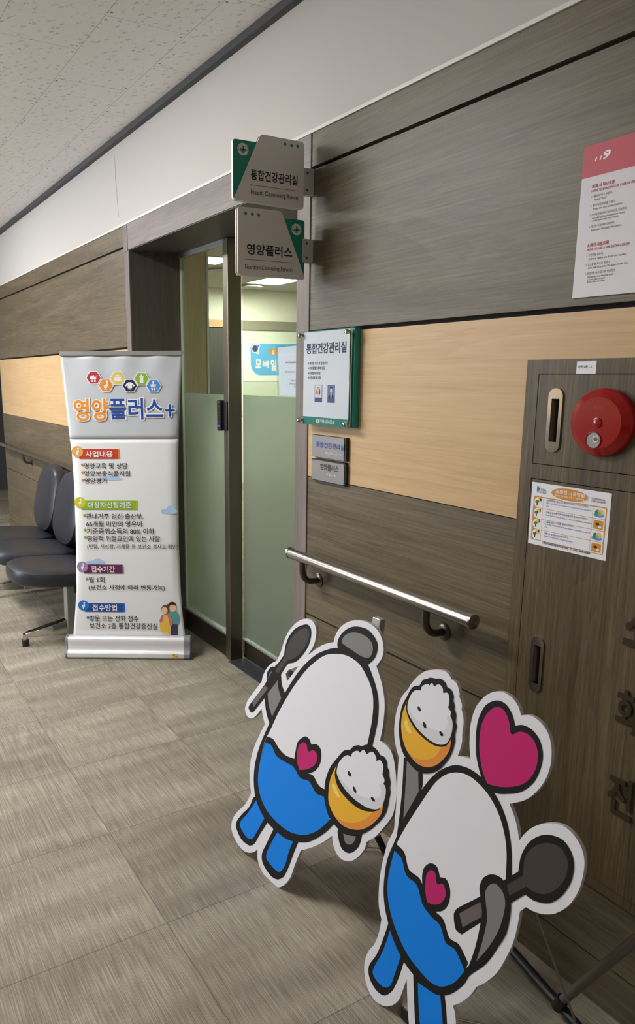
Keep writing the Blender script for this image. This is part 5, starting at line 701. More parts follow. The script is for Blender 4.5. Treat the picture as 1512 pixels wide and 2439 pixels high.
 'body_black': [[-0.0586,0.6413],[-0.0509,0.6443],[-0.043,0.6464],[-0.0352,0.6478],[-0.0277,0.6485],[-0.02,0.6486],[-0.0124,0.6481],[-0.0049,0.6469],[0.0021,0.6453],[0.0095,0.6431],[0.0169,0.6402],[0.0241,0.6369],[0.0308,0.6331],[0.0376,0.6287],[0.0442,0.6238],[0.0506,0.6184],[0.0565,0.6127],[0.0622,0.6065],[0.0675,0.5998],[0.0724,0.5927],[0.0769,0.5854],[0.0811,0.5773],[0.0849,0.5687],[0.0884,0.5598],[0.0916,0.5508],[0.0944,0.5416],[0.0969,0.5323],[0.0991,0.5229],[0.1011,0.5136],[0.1027,0.5047],[0.104,0.4956],[0.1053,0.4865],[0.1065,0.4774],[0.1083,0.4654],[0.1103,0.4522],[0.1121,0.4386],[0.1132,0.4256],[0.1135,0.4139],[0.1132,0.4019],[0.1124,0.3898],[0.1111,0.3778],[0.1095,0.3664],[0.1074,0.3548],[0.1048,0.343],[0.1015,0.331],[0.0974,0.3184],[0.0926,0.3052],[0.0871,0.292],[0.0811,0.2794],[0.074,0.2674],[0.0657,0.2553],[0.0575,0.2437],[0.0511,0.2334],[0.0479,0.2263],[0.0457,0.219],[0.0435,0.2118],[0.0405,0.2045],[0.0353,0.1951],[0.029,0.1846],[0.0222,0.1742],[0.0153,0.165],[0.0086,0.1576],[0.0013,0.1506],[-0.0062,0.1445],[-0.0136,0.1397],[-0.0209,0.1362],[-0.0283,0.134],[-0.0355,0.1327],[-0.0425,0.1321],[-0.0519,0.132],[-0.0624,0.1326],[-0.0732,0.1339],[-0.0835,0.1358],[-0.0933,0.1382],[-0.1029,0.1411],[-0.1121,0.1447],[-0.1208,0.1492],[-0.1303,0.1554],[-0.1399,0.1629],[-0.1491,0.1711],[-0.1577,0.1799],[-0.1654,0.1894],[-0.1726,0.1998],[-0.1792,0.2104],[-0.1849,0.2206],[-0.1893,0.2295],[-0.1932,0.239],[-0.1966,0.2487],[-0.1993,0.2585],[-0.2013,0.268],[-0.2027,0.278],[-0.2037,0.2882],[-0.2042,0.2985],[-0.2046,0.3098],[-0.2047,0.3216],[-0.2043,0.3338],[-0.203,0.346],[-0.2006,0.3582],[-0.1973,0.3707],[-0.1936,0.3832],[-0.19,0.3956],[-0.1862,0.4104],[-0.1821,0.4261],[-0.1776,0.4422],[-0.1727,0.4581],[-0.1667,0.4753],[-0.1601,0.4932],[-0.153,0.5109],[-0.1459,0.5276],[-0.1389,0.5429],[-0.1314,0.5583],[-0.1237,0.5729],[-0.1163,0.5856],[-0.1099,0.5949],[-0.1028,0.6041],[-0.0954,0.6126],[-0.088,0.6201],[-0.0811,0.6264],[-0.0737,0.6322],[-0.0662,0.6372]],
 'body_white': [[-0.0558,0.6262],[-0.0491,0.629],[-0.0423,0.6312],[-0.0355,0.6328],[-0.0289,0.6335],[-0.0219,0.6335],[-0.0146,0.6328],[-0.0075,0.6315],[-0.0008,0.6297],[0.0065,0.6273],[0.014,0.6243],[0.0213,0.6208],[0.0281,0.6168],[0.0351,0.6119],[0.042,0.6062],[0.0485,0.6001],[0.0545,0.5935],[0.0602,0.5862],[0.0655,0.5782],[0.0704,0.5698],[0.0748,0.5613],[0.0785,0.5527],[0.0817,0.5438],[0.0845,0.5346],[0.0869,0.5252],[0.0888,0.5155],[0.0903,0.5055],[0.0914,0.4954],[0.0926,0.4856],[0.0938,0.4764],[0.095,0.4671],[0.096,0.4578],[0.0967,0.4484],[0.0973,0.4381],[0.0976,0.4274],[0.0976,0.4165],[0.0972,0.4054],[0.0963,0.3926],[0.095,0.3788],[0.0931,0.3647],[0.0906,0.3507],[0.0876,0.3369],[0.0841,0.3226],[0.0797,0.3085],[0.0745,0.2953],[0.0677,0.2832],[0.0592,0.2708],[0.0507,0.2592],[0.0442,0.2496],[0.0417,0.2447],[0.0398,0.2397],[0.038,0.2346],[0.036,0.2296],[0.0325,0.2216],[0.0283,0.2122],[0.0236,0.2025],[0.0183,0.1935],[0.0121,0.1851],[0.0051,0.1769],[-0.0022,0.1694],[-0.0094,0.1633],[-0.0165,0.1588],[-0.0237,0.1556],[-0.0308,0.1536],[-0.0375,0.1525],[-0.046,0.1525],[-0.0553,0.1537],[-0.0648,0.1556],[-0.0739,0.1578],[-0.0837,0.1604],[-0.0938,0.1635],[-0.1038,0.1672],[-0.1132,0.1718],[-0.1232,0.1782],[-0.1335,0.1859],[-0.1433,0.1944],[-0.1522,0.203],[-0.1597,0.2116],[-0.1668,0.2209],[-0.1731,0.2306],[-0.1786,0.2402],[-0.1828,0.2492],[-0.1864,0.2588],[-0.1894,0.2688],[-0.1916,0.2788],[-0.193,0.2888],[-0.1937,0.2991],[-0.1938,0.3097],[-0.1934,0.3205],[-0.1923,0.3342],[-0.1905,0.3494],[-0.1884,0.3642],[-0.1865,0.3765],[-0.1853,0.3836],[-0.1837,0.3907],[-0.1819,0.3979],[-0.1797,0.4051],[-0.1758,0.4162],[-0.1709,0.4289],[-0.1657,0.4423],[-0.1604,0.4552],[-0.1544,0.4695],[-0.1479,0.4846],[-0.1412,0.4999],[-0.1345,0.5149],[-0.1274,0.5308],[-0.12,0.5473],[-0.1127,0.5629],[-0.1058,0.5762],[-0.1005,0.5848],[-0.0944,0.5934],[-0.088,0.6013],[-0.0817,0.6082],[-0.0757,0.6136],[-0.0692,0.6185],[-0.0625,0.6227]],
 'wave_black': [[-0.1834,0.3936],[-0.1778,0.3927],[-0.1705,0.3918],[-0.1632,0.3902],[-0.1574,0.3872],[-0.1523,0.3807],[-0.148,0.3719],[-0.1435,0.3632],[-0.1378,0.357],[-0.1303,0.3551],[-0.1214,0.3554],[-0.1125,0.3558],[-0.1052,0.354],[-0.0987,0.3479],[-0.093,0.3396],[-0.0875,0.3309],[-0.0818,0.3238],[-0.0763,0.3194],[-0.0702,0.3157],[-0.0638,0.3125],[-0.0574,0.3099],[-0.0508,0.3086],[-0.0436,0.3082],[-0.0367,0.3075],[-0.0309,0.3052],[-0.0252,0.299],[-0.0199,0.2904],[-0.0146,0.2821],[-0.009,0.2765],[-0.0037,0.2758],[0.0029,0.2773],[0.0095,0.2789],[0.0151,0.2787],[0.0223,0.2743],[0.0301,0.2677],[0.0374,0.2609],[0.0431,0.2558],[0.0422,0.2512],[0.041,0.2452],[0.0395,0.2388],[0.0374,0.2324],[0.0338,0.2236],[0.0293,0.2134],[0.024,0.203],[0.0183,0.1935],[0.0121,0.1851],[0.0051,0.1768],[-0.0022,0.1694],[-0.0094,0.1633],[-0.0165,0.1588],[-0.0237,0.1556],[-0.0308,0.1536],[-0.0375,0.1525],[-0.046,0.1525],[-0.0553,0.1537],[-0.0648,0.1556],[-0.0739,0.1578],[-0.0837,0.1604],[-0.0938,0.1635],[-0.1038,0.1672],[-0.1132,0.1718],[-0.1232,0.1782],[-0.1335,0.1859],[-0.1433,0.1944],[-0.1522,0.203],[-0.1597,0.2116],[-0.1668,0.2209],[-0.1731,0.2306],[-0.1786,0.2402],[-0.1828,0.2492],[-0.1864,0.2588],[-0.1894,0.2688],[-0.1916,0.2788],[-0.193,0.2888],[-0.1936,0.2991],[-0.1937,0.3098],[-0.1934,0.3205],[-0.1925,0.3343],[-0.191,0.3497],[-0.1893,0.3643],[-0.1878,0.3758],[-0.1869,0.3805],[-0.1857,0.3854],[-0.1844,0.39]],
 'blue_field': [[-0.1863,0.3755],[-0.1812,0.3746],[-0.1746,0.3735],[-0.168,0.3719],[-0.1626,0.3691],[-0.1577,0.363],[-0.1534,0.3548],[-0.1489,0.3466],[-0.1432,0.3406],[-0.1357,0.3384],[-0.1268,0.3382],[-0.1181,0.338],[-0.1109,0.3356],[-0.1049,0.3292],[-0.0998,0.3204],[-0.0949,0.3114],[-0.0894,0.3043],[-0.0835,0.3],[-0.0767,0.2967],[-0.0697,0.294],[-0.0628,0.2918],[-0.0561,0.2906],[-0.0489,0.2903],[-0.042,0.2895],[-0.0362,0.2873],[-0.0309,0.2815],[-0.0263,0.2736],[-0.0217,0.2659],[-0.0166,0.2606],[-0.011,0.2597],[-0.0043,0.2609],[0.0025,0.2621],[0.0081,0.2614],[0.0157,0.256],[0.0241,0.2481],[0.0319,0.24],[0.038,0.2338],[0.0342,0.2256],[0.0295,0.2149],[0.0241,0.2036],[0.0183,0.1935],[0.0121,0.1851],[0.0051,0.1768],[-0.0022,0.1694],[-0.0094,0.1633],[-0.0165,0.1588],[-0.0237,0.1556],[-0.0308,0.1536],[-0.0375,0.1525],[-0.046,0.1525],[-0.0553,0.1537],[-0.0648,0.1556],[-0.0739,0.1578],[-0.0837,0.1604],[-0.0938,0.1634],[-0.1038,0.1672],[-0.1132,0.1718],[-0.1231,0.1783],[-0.133,0.1862],[-0.1426,0.1948],[-0.1513,0.2036],[-0.1588,0.2122],[-0.1659,0.2215],[-0.1722,0.2312],[-0.1777,0.2408],[-0.1819,0.2498],[-0.1855,0.2594],[-0.1885,0.2693],[-0.1907,0.2794],[-0.1921,0.2893],[-0.1928,0.2997],[-0.1928,0.3103],[-0.1925,0.3211],[-0.1914,0.3347],[-0.1896,0.3499],[-0.1877,0.3643]],
 'heart_black': [[-0.0999,0.3571],[-0.1008,0.3634],[-0.1011,0.3702],[-0.1007,0.377],[-0.0993,0.3833],[-0.0968,0.389],[-0.0931,0.3948],[-0.0888,0.3999],[-0.0845,0.4036],[-0.0799,0.4058],[-0.0749,0.4069],[-0.0701,0.4068],[-0.0662,0.4056],[-0.0628,0.4023],[-0.0598,0.3973],[-0.0573,0.3921],[-0.0553,0.3881],[-0.0519,0.3896],[-0.0476,0.3916],[-0.0431,0.3932],[-0.0394,0.3934],[-0.0357,0.3915],[-0.0321,0.3883],[-0.0289,0.3842],[-0.0265,0.3797],[-0.0247,0.3739],[-0.0235,0.3671],[-0.0229,0.36],[-0.023,0.3534],[-0.0237,0.348],[-0.0251,0.3422],[-0.027,0.3366],[-0.0294,0.3314],[-0.0321,0.3269],[-0.0354,0.3225],[-0.0392,0.3186],[-0.0434,0.3153],[-0.05,0.3109],[-0.0582,0.3063],[-0.0665,0.3027],[-0.0733,0.3016],[-0.0783,0.3037],[-0.0821,0.3084],[-0.0851,0.3142],[-0.0878,0.3201],[-0.0913,0.3283],[-0.0948,0.3381],[-0.0978,0.3482]],
 'heart_pink': [[-0.089,0.3489],[-0.0898,0.355],[-0.0905,0.3617],[-0.0906,0.3682],[-0.0901,0.374],[-0.0886,0.3783],[-0.0863,0.3829],[-0.0835,0.387],[-0.0806,0.3898],[-0.0776,0.3912],[-0.0743,0.3915],[-0.0712,0.3909],[-0.0689,0.3895],[-0.0668,0.386],[-0.0652,0.381],[-0.0638,0.376],[-0.0623,0.3724],[-0.0613,0.3712],[-0.0599,0.3703],[-0.0582,0.3699],[-0.0563,0.3702],[-0.0539,0.3719],[-0.051,0.3748],[-0.0481,0.3773],[-0.0454,0.3782],[-0.0427,0.3768],[-0.04,0.3739],[-0.0375,0.3703],[-0.0358,0.3669],[-0.0349,0.3638],[-0.0345,0.3604],[-0.0346,0.3567],[-0.0354,0.3528],[-0.0369,0.3482],[-0.039,0.3431],[-0.0416,0.3381],[-0.0446,0.3337],[-0.0478,0.33],[-0.0515,0.3267],[-0.0555,0.3238],[-0.0595,0.3214],[-0.064,0.3194],[-0.0689,0.3178],[-0.0736,0.3167],[-0.0772,0.3157],[-0.0787,0.3184],[-0.0806,0.3219],[-0.0826,0.3258],[-0.0842,0.3297],[-0.0857,0.3341],[-0.087,0.3388],[-0.0882,0.3438]],
 'topper_black': [[-0.0224,0.7281],[-0.023,0.7356],[-0.0233,0.7431],[-0.0231,0.7508],[-0.0221,0.7585],[-0.0203,0.7669],[-0.0178,0.7756],[-0.0146,0.784],[-0.0107,0.7913],[-0.006,0.7973],[-0.0002,0.8028],[0.006,0.8074],[0.012,0.8107],[0.0178,0.8125],[0.0237,0.813],[0.0293,0.8125],[0.0345,0.811],[0.0396,0.8081],[0.0445,0.8039],[0.049,0.7992],[0.0527,0.7946],[0.0554,0.7903],[0.0577,0.7854],[0.0596,0.7808],[0.0611,0.7772],[0.0643,0.779],[0.0684,0.7815],[0.0728,0.7838],[0.0771,0.7852],[0.0822,0.7858],[0.0877,0.7858],[0.0933,0.7852],[0.0984,0.7838],[0.1034,0.7815],[0.1083,0.7783],[0.1129,0.7745],[0.1168,0.7703],[0.1202,0.7652],[0.1233,0.7595],[0.1257,0.7533],[0.1275,0.7469],[0.1284,0.7403],[0.1287,0.7334],[0.1284,0.7262],[0.1275,0.719],[0.1262,0.7111],[0.1243,0.7028],[0.1217,0.6945],[0.1184,0.6865],[0.114,0.6786],[0.1086,0.6708],[0.1027,0.6634],[0.0965,0.6568],[0.0899,0.6514],[0.0827,0.6467],[0.0753,0.6426],[0.0681,0.6388],[0.0614,0.6352],[0.0545,0.6319],[0.0476,0.6292],[0.0411,0.6275],[0.0348,0.6271],[0.0288,0.6276],[0.0231,0.6291],[0.018,0.6313],[0.0135,0.6345],[0.0095,0.6386],[0.0059,0.6434],[0.0028,0.6483],[-0.0016,0.6558],[-0.0064,0.6647],[-0.0108,0.6744],[-0.0145,0.6843],[-0.0173,0.695],[-0.0196,0.7066],[-0.0212,0.718]],
 'topper_pink': [[-0.0122,0.7189],[-0.0129,0.7263],[-0.0134,0.7338],[-0.0134,0.7413],[-0.0126,0.7489],[-0.0111,0.7568],[-0.0089,0.7649],[-0.0061,0.7726],[-0.0029,0.7794],[0.0006,0.7847],[0.0051,0.7899],[0.0098,0.7944],[0.0143,0.7975],[0.0187,0.7993],[0.0232,0.8],[0.0275,0.7997],[0.0313,0.7985],[0.0353,0.7958],[0.0392,0.7918],[0.0429,0.7871],[0.046,0.7823],[0.0486,0.7767],[0.0508,0.7702],[0.0526,0.7642],[0.0543,0.7599],[0.0552,0.7589],[0.0564,0.7581],[0.0578,0.7578],[0.0592,0.7581],[0.0619,0.7603],[0.0653,0.7638],[0.069,0.7673],[0.0729,0.7698],[0.0775,0.7713],[0.0826,0.7723],[0.0877,0.7725],[0.0924,0.7719],[0.097,0.7703],[0.1015,0.7677],[0.1057,0.7645],[0.1092,0.7608],[0.1122,0.7564],[0.1148,0.7512],[0.1169,0.7456],[0.1182,0.7397],[0.119,0.7331],[0.1191,0.7259],[0.1185,0.7184],[0.1173,0.7111],[0.1153,0.704],[0.1126,0.6968],[0.1092,0.6899],[0.1054,0.6835],[0.1011,0.6778],[0.0961,0.6725],[0.0907,0.6676],[0.0849,0.6632],[0.0776,0.6584],[0.0694,0.6538],[0.0607,0.6495],[0.0524,0.6459],[0.0443,0.6431],[0.0357,0.6409],[0.0277,0.6391],[0.0214,0.6376],[0.018,0.6419],[0.0137,0.6473],[0.0092,0.6534],[0.0053,0.6596],[0.0018,0.6669],[-0.0014,0.6749],[-0.0044,0.6832],[-0.0068,0.6911],[-0.0087,0.6978],[-0.0102,0.7047],[-0.0114,0.7118]],
 'spoon_black': [[0.1176,0.503],[0.1174,0.5096],[0.1171,0.5181],[0.1171,0.5273],[0.1179,0.5362],[0.1198,0.5448],[0.1223,0.5535],[0.1254,0.562],[0.129,0.5698],[0.1331,0.5765],[0.1378,0.5829],[0.143,0.5888],[0.1481,0.5938],[0.1529,0.5979],[0.158,0.6014],[0.1633,0.6043],[0.1685,0.6065],[0.1746,0.6084],[0.181,0.6098],[0.1874,0.6104],[0.1932,0.6098],[0.1985,0.6076],[0.2036,0.6043],[0.2081,0.6001],[0.212,0.5958],[0.215,0.5913],[0.2176,0.5863],[0.2195,0.5808],[0.2208,0.575],[0.2216,0.5678],[0.2219,0.5598],[0.2215,0.5513],[0.2204,0.5428],[0.2184,0.534],[0.2155,0.5249],[0.212,0.5159],[0.2081,0.5076],[0.2039,0.5002],[0.1989,0.493],[0.1934,0.4863],[0.1876,0.4807],[0.1812,0.4762],[0.1742,0.4726],[0.1671,0.4698],[0.1605,0.4678],[0.1545,0.4669],[0.1485,0.467],[0.143,0.4674],[0.1387,0.4677],[0.1337,0.461],[0.1273,0.4525],[0.1203,0.4431],[0.1135,0.434],[0.0938,0.4071],[0.0673,0.3707],[0.0398,0.3329],[0.0179,0.3029],[0.0146,0.3027],[0.0101,0.3022],[0.0057,0.3023],[0.0024,0.3039],[-0.0009,0.309],[-0.004,0.3163],[-0.0065,0.3241],[-0.0078,0.331],[-0.0076,0.3353],[-0.0066,0.3401],[-0.0046,0.345],[-0.0018,0.3497],[0.0071,0.3609],[0.019,0.3747],[0.0319,0.3895],[0.0436,0.4037],[0.0563,0.4205],[0.0696,0.4388],[0.0822,0.4563],[0.0927,0.4708],[0.0994,0.4795],[0.1063,0.4885],[0.1127,0.4966]],
 'spoon_grey': [[0.1273,0.5125],[0.1268,0.5186],[0.1262,0.526],[0.1262,0.5339],[0.1272,0.5415],[0.1298,0.549],[0.1334,0.5565],[0.1377,0.5637],[0.1423,0.5701],[0.1476,0.5758],[0.1534,0.5809],[0.1594,0.5853],[0.1652,0.5888],[0.1709,0.5914],[0.1766,0.5933],[0.1821,0.5942],[0.1872,0.5942],[0.192,0.5928],[0.1966,0.5902],[0.2007,0.587],[0.204,0.5836],[0.2063,0.5802],[0.208,0.5762],[0.2092,0.5718],[0.21,0.5672],[0.2104,0.5615],[0.2103,0.5551],[0.2097,0.5484],[0.2083,0.5416],[0.2059,0.5343],[0.2026,0.5264],[0.1988,0.5187],[0.1948,0.5118],[0.1907,0.5061],[0.1861,0.5006],[0.181,0.4957],[0.176,0.4917],[0.1706,0.4886],[0.1649,0.4864],[0.1594,0.4848],[0.1543,0.4838],[0.1501,0.4835],[0.1459,0.4839],[0.142,0.4846],[0.139,0.485],[0.1323,0.4767],[0.1236,0.4658],[0.1147,0.4548],[0.1078,0.4463],[0.1058,0.4499],[0.1033,0.4545],[0.1007,0.4592],[0.0988,0.4629],[0.1053,0.4712],[0.1137,0.4821],[0.122,0.4928],[0.1283,0.5009],[0.1281,0.5032],[0.1278,0.5062],[0.1275,0.5094]],
 'handle': [[0.0045,0.3417],[0.0142,0.3537],[0.0266,0.369],[0.0389,0.3841],[0.0482,0.3956],[0.0505,0.3903],[0.0536,0.3834],[0.0566,0.3766],[0.059,0.3713],[0.0502,0.3602],[0.0386,0.3457],[0.0269,0.3309],[0.0178,0.3193],[0.0149,0.3242],[0.0112,0.3305],[0.0074,0.3368]],
 'band_black': [[0.0413,0.4211],[0.0412,0.4277],[0.0422,0.435],[0.0442,0.4421],[0.047,0.4485],[0.0508,0.454],[0.0556,0.4591],[0.0609,0.4634],[0.0662,0.4666],[0.0717,0.4688],[0.0777,0.4701],[0.0834,0.4703],[0.0883,0.4692],[0.0931,0.4659],[0.0977,0.461],[0.1018,0.4554],[0.1053,0.4503],[0.1079,0.4463],[0.1103,0.442],[0.1123,0.4374],[0.1138,0.4325],[0.115,0.4263],[0.1158,0.4193],[0.1162,0.4119],[0.1163,0.4044],[0.1162,0.3956],[0.1159,0.3861],[0.1151,0.3761],[0.1133,0.3659],[0.1102,0.3548],[0.1062,0.343],[0.1014,0.3309],[0.0963,0.319],[0.0906,0.3069],[0.0843,0.2944],[0.0777,0.2825],[0.0711,0.2722],[0.0648,0.2648],[0.0575,0.2577],[0.0504,0.2515],[0.0448,0.2465],[0.0466,0.2569],[0.049,0.2701],[0.0513,0.2843],[0.0531,0.2977],[0.0543,0.3122],[0.0553,0.3276],[0.0559,0.3423],[0.0562,0.3551],[0.0562,0.3636],[0.056,0.3721],[0.0554,0.3802],[0.0541,0.388],[0.0512,0.3964],[0.0472,0.4049],[0.0434,0.4132]],
 'band_grey': [[0.0559,0.4199],[0.0561,0.4242],[0.057,0.4289],[0.0583,0.4335],[0.0602,0.4378],[0.0627,0.4418],[0.0657,0.4458],[0.0691,0.449],[0.0727,0.451],[0.0768,0.4516],[0.0814,0.451],[0.0859,0.4495],[0.0897,0.4474],[0.0931,0.4444],[0.0963,0.4405],[0.0989,0.436],[0.1009,0.431],[0.1021,0.4254],[0.1027,0.4191],[0.1028,0.4123],[0.1026,0.4055],[0.102,0.3966],[0.1009,0.3865],[0.0993,0.3758],[0.0972,0.3652],[0.0942,0.3537],[0.0905,0.3417],[0.0863,0.3294],[0.0818,0.3175],[0.0766,0.3055],[0.0707,0.293],[0.0649,0.2814],[0.0604,0.2722],[0.0618,0.2821],[0.0636,0.2947],[0.0655,0.3082],[0.0669,0.321],[0.068,0.3338],[0.069,0.347],[0.0695,0.3596],[0.0693,0.3705],[0.0681,0.3784],[0.0659,0.386],[0.0635,0.393],[0.0615,0.3995],[0.0598,0.4046],[0.0581,0.4098],[0.0566,0.4149]],
 'lobe_a_black': [[-0.1728,0.2089],[-0.1598,0.1963],[-0.1432,0.1801],[-0.1267,0.1641],[-0.1142,0.1519],[-0.116,0.1411],[-0.1183,0.127],[-0.1208,0.1122],[-0.1235,0.099],[-0.1258,0.0889],[-0.1286,0.0783],[-0.1318,0.0681],[-0.1354,0.059],[-0.1393,0.0518],[-0.1442,0.0443],[-0.1496,0.0376],[-0.1551,0.0324],[-0.161,0.029],[-0.1674,0.0269],[-0.1737,0.0261],[-0.1792,0.0263],[-0.1859,0.0279],[-0.1931,0.0308],[-0.1997,0.0348],[-0.2049,0.0396],[-0.2086,0.0449],[-0.2114,0.0511],[-0.2128,0.0583],[-0.2125,0.0665],[-0.2096,0.0762],[-0.2046,0.0871],[-0.1991,0.0984],[-0.1946,0.1093],[-0.1911,0.1206],[-0.1881,0.1321],[-0.1853,0.1437],[-0.1828,0.1551],[-0.18,0.1689],[-0.1772,0.1839],[-0.1748,0.1979]],
 'lobe_a_blue': [[-0.1663,0.1897],[-0.1575,0.1817],[-0.1461,0.1713],[-0.1348,0.1609],[-0.1263,0.1531],[-0.1279,0.1436],[-0.13,0.1315],[-0.1323,0.1185],[-0.1345,0.1066],[-0.1363,0.0963],[-0.1381,0.0856],[-0.1402,0.0755],[-0.1428,0.0672],[-0.1456,0.0624],[-0.1495,0.0576],[-0.154,0.0536],[-0.1586,0.0508],[-0.1646,0.0491],[-0.1716,0.0483],[-0.1786,0.0485],[-0.1846,0.0496],[-0.1898,0.0515],[-0.1945,0.0542],[-0.1979,0.0582],[-0.199,0.064],[-0.1966,0.0754],[-0.1915,0.0902],[-0.1856,0.1055],[-0.1811,0.1187],[-0.1786,0.1277],[-0.1764,0.1366],[-0.1745,0.1454],[-0.1726,0.1542],[-0.1708,0.1636],[-0.1691,0.1735],[-0.1675,0.1826]],
 'lobe_b_black': [[-0.0858,0.136],[-0.076,0.1354],[-0.0636,0.1345],[-0.0505,0.1341],[-0.0386,0.135],[-0.0285,0.1376],[-0.0176,0.1418],[-0.0075,0.1461],[0.0003,0.1494],[0.0024,0.143],[0.0052,0.1348],[0.0081,0.126],[0.0107,0.1172],[0.0134,0.1067],[0.0164,0.0951],[0.0188,0.0836],[0.0202,0.0737],[0.0204,0.0679],[0.0199,0.0616],[0.0185,0.0549],[0.0157,0.048],[0.0111,0.0406],[0.005,0.0327],[-0.0019,0.0251],[-0.0088,0.0187],[-0.0158,0.0134],[-0.0234,0.0087],[-0.0307,0.0056],[-0.037,0.0049],[-0.0431,0.0074],[-0.0488,0.0123],[-0.0538,0.0188],[-0.0579,0.026],[-0.0618,0.0359],[-0.0651,0.0477],[-0.0681,0.0604],[-0.0711,0.0729],[-0.0749,0.0885],[-0.079,0.1062],[-0.0828,0.1229]],
 'lobe_b_blue': [[-0.0707,0.1281],[-0.065,0.1288],[-0.0578,0.1296],[-0.0501,0.1307],[-0.0425,0.1321],[-0.0342,0.1342],[-0.0253,0.1368],[-0.0169,0.1393],[-0.0105,0.1413],[-0.0082,0.1349],[-0.0053,0.1268],[-0.0023,0.118],[0.0004,0.1093],[0.0034,0.0986],[0.0065,0.0866],[0.0091,0.075],[0.0104,0.0658],[0.0099,0.0619],[0.0083,0.0575],[0.0058,0.0529],[0.0029,0.0487],[-0.0016,0.0433],[-0.0072,0.0374],[-0.0133,0.0319],[-0.0192,0.0281],[-0.0251,0.026],[-0.0313,0.0251],[-0.0369,0.0256],[-0.0412,0.028],[-0.0456,0.0346],[-0.0495,0.044],[-0.053,0.0548],[-0.0561,0.0654],[-0.06,0.0803],[-0.0641,0.0979],[-0.0678,0.1149]],
}
S2_LOC = [-0.9491, -0.4261, 0.0]
S2_TILT = 8
S2_ROT = 5


for tab in (TXT_SIGN_UP, TXT_SIGN_LOW, TXT_NOTICE, TXT_PLATE_UP, TXT_PLATE_LOW, TXT_POSTER, TXT_LABEL, TXT_STICKER, TXT_BANNER, TXT_DOORPAPER, TXT_ROOM):
    for row in tab:                      # lettering is tessellated while the scene is still empty (fast)
        glyphs(row[0], row[6] if len(row) > 6 else 0.0)
# ------------------------------------------------------------------ the setting
XL, XR = -6.95, 3.0            # ends of the corridor wall
YB = -3.6                      # opposite side of the corridor
MB().box(-9.6, XR, YB, 0.36, -0.05, 0.0, 'carpet').build('floor', kind='structure')
MB().box(-9.6, XR, YB, 0.03, CEIL, CEIL + 0.05, 'ceiling_tile').build('ceiling', kind='structure')
wb = thing('wall_back', None, None, kind='structure')
DX0, DX1, DZ = -3.743, -2.074, 2.19        # door frame: left, right, top
up = MB(); up.box(XL, XR, 0.006, 0.08, DZ + 0.008, CEIL, 'plaster'); up.build('plaster_band', wb)
cr = MB()
zc = [2.555, 2.50, 2.44, 2.39, 2.33, 2.28, 2.245]; xc = [-3.862, -3.853, -3.858, -3.846, -3.842, -3.833, -3.826]
for i in range(6):
    for (a, b, c, d) in ((xc[i], zc[i], xc[i + 1], zc[i + 1]),):
        cr.add([(a - .0014, .0055, b), (a + .0014, .0055, b), (c + .0014, .0055, d), (c - .0014, .0055, d)], [(0, 1, 2, 3)], 'crack')
cr.build('plaster_crack', wb)
ROWS = [('skirting_panel', 0.0, 0.111, 'dark_laminate'), ('lower_panel', 0.117, 0.604, 'dark_laminate'), ('rail_panel', 0.610, 1.100, 'dark_laminate'),
        ('light_band', 1.1025, 1.576, 'light_laminate'), ('upper_panel', 1.588, 2.081, 'dark_laminate'), ('top_panel', 2.092, DZ, 'dark_laminate')]
CX0, CX1, CZ0, CZ1 = -1.181, -0.235, 0.292, 1.477     # hydrant cabinet
for side, a, b in (('left', XL, DX0), ('right', DX1, XR)):
    for nm, z0, z1, mt in ROWS:
        p = MB()
        # leave the opening of the hydrant cabinet free
        if side == 'right' and z1 > CZ0 and z0 < CZ1:
            if z0 < CZ0: p.box(CX0, CX1, 0.0, 0.03, z0, CZ0, mt)
            if z1 > CZ1: p.box(CX0, CX1, 0.0, 0.03, CZ1, z1, mt)
            p.box(a, CX0, 0.0, 0.03, z0, z1, mt); p.box(CX1, b, 0.0, 0.03, z0, z1, mt)
        elif side == 'left':
            p.box(a, -6.56, 0.0, 0.03, z0, z1, mt); p.box(-6.558, -4.32, 0.0, 0.03, z0, z1, mt); p.box(-4.3185, b, 0.0, 0.03, z0, z1, mt)
        else:
            p.box(a, b, 0.0, 0.03, z0, z1, mt)
        p.build(nm, wb)
    g_ = MB()
    if side == 'right':
        g_.box(a, CX0, 0.016, 0.07, 0, DZ, 'groove'); g_.box(CX1, b, 0.016, 0.07, 0, DZ, 'groove')
        g_.box(CX0, CX1, 0.016, 0.07, 0, CZ0, 'groove'); g_.box(CX0, CX1, 0.016, 0.07, CZ1, DZ, 'groove')
    else: g_.box(a, b, 0.016, 0.07, 0, DZ, 'groove')
    g_.build('panel_backing', wb)
MB().box(XL, XR, -0.006, 0.03, DZ, DZ + 0.010, 'white_metal').build('trim_1', kind='structure')
MB().box(XL, XR, -0.022, 0.02, CEIL - 0.028, CEIL, 'dark_trim').build('trim_2', kind='structure')
# opposite and end walls, out of the picture
wf = MB()
wf.prism([(-9.6, 0), (XR, 0), (XR, CEIL), (-9.6, CEIL)], lambda u, v, w: (u, YB - w, v), 0.05, 0.0, 'plaster', holes=[[(-5.95, .9), (-4.35, .9), (-4.35, 2.3), (-5.95, 2.3)]])
wfo = wf.build('wall_front', kind='structure')
for nm, z0, z1, mt_ in (('lower_panel', 0.0, 1.098, 'dark_laminate'), ('light_band', 1.102, 1.576, 'light_laminate'), ('upper_panel', 1.588, 2.19, 'dark_laminate')):
    MB().box(-9.6, -5.96, YB, YB + .012, z0, z1, mt_).box(-4.34, XR, YB, YB + .012, z0, z1, mt_).build(nm, wfo)
emit('fill_light_pane', (236, 244, 255), 9.0)  # invented window on the unseen wall, added to brighten the ceiling
wn_ = MB(); wn_.box(-5.95, -4.35, YB - .04, YB - .03, .9, 2.3, 'fill_light_pane'); wn_.build('fill_light_window', kind='structure')
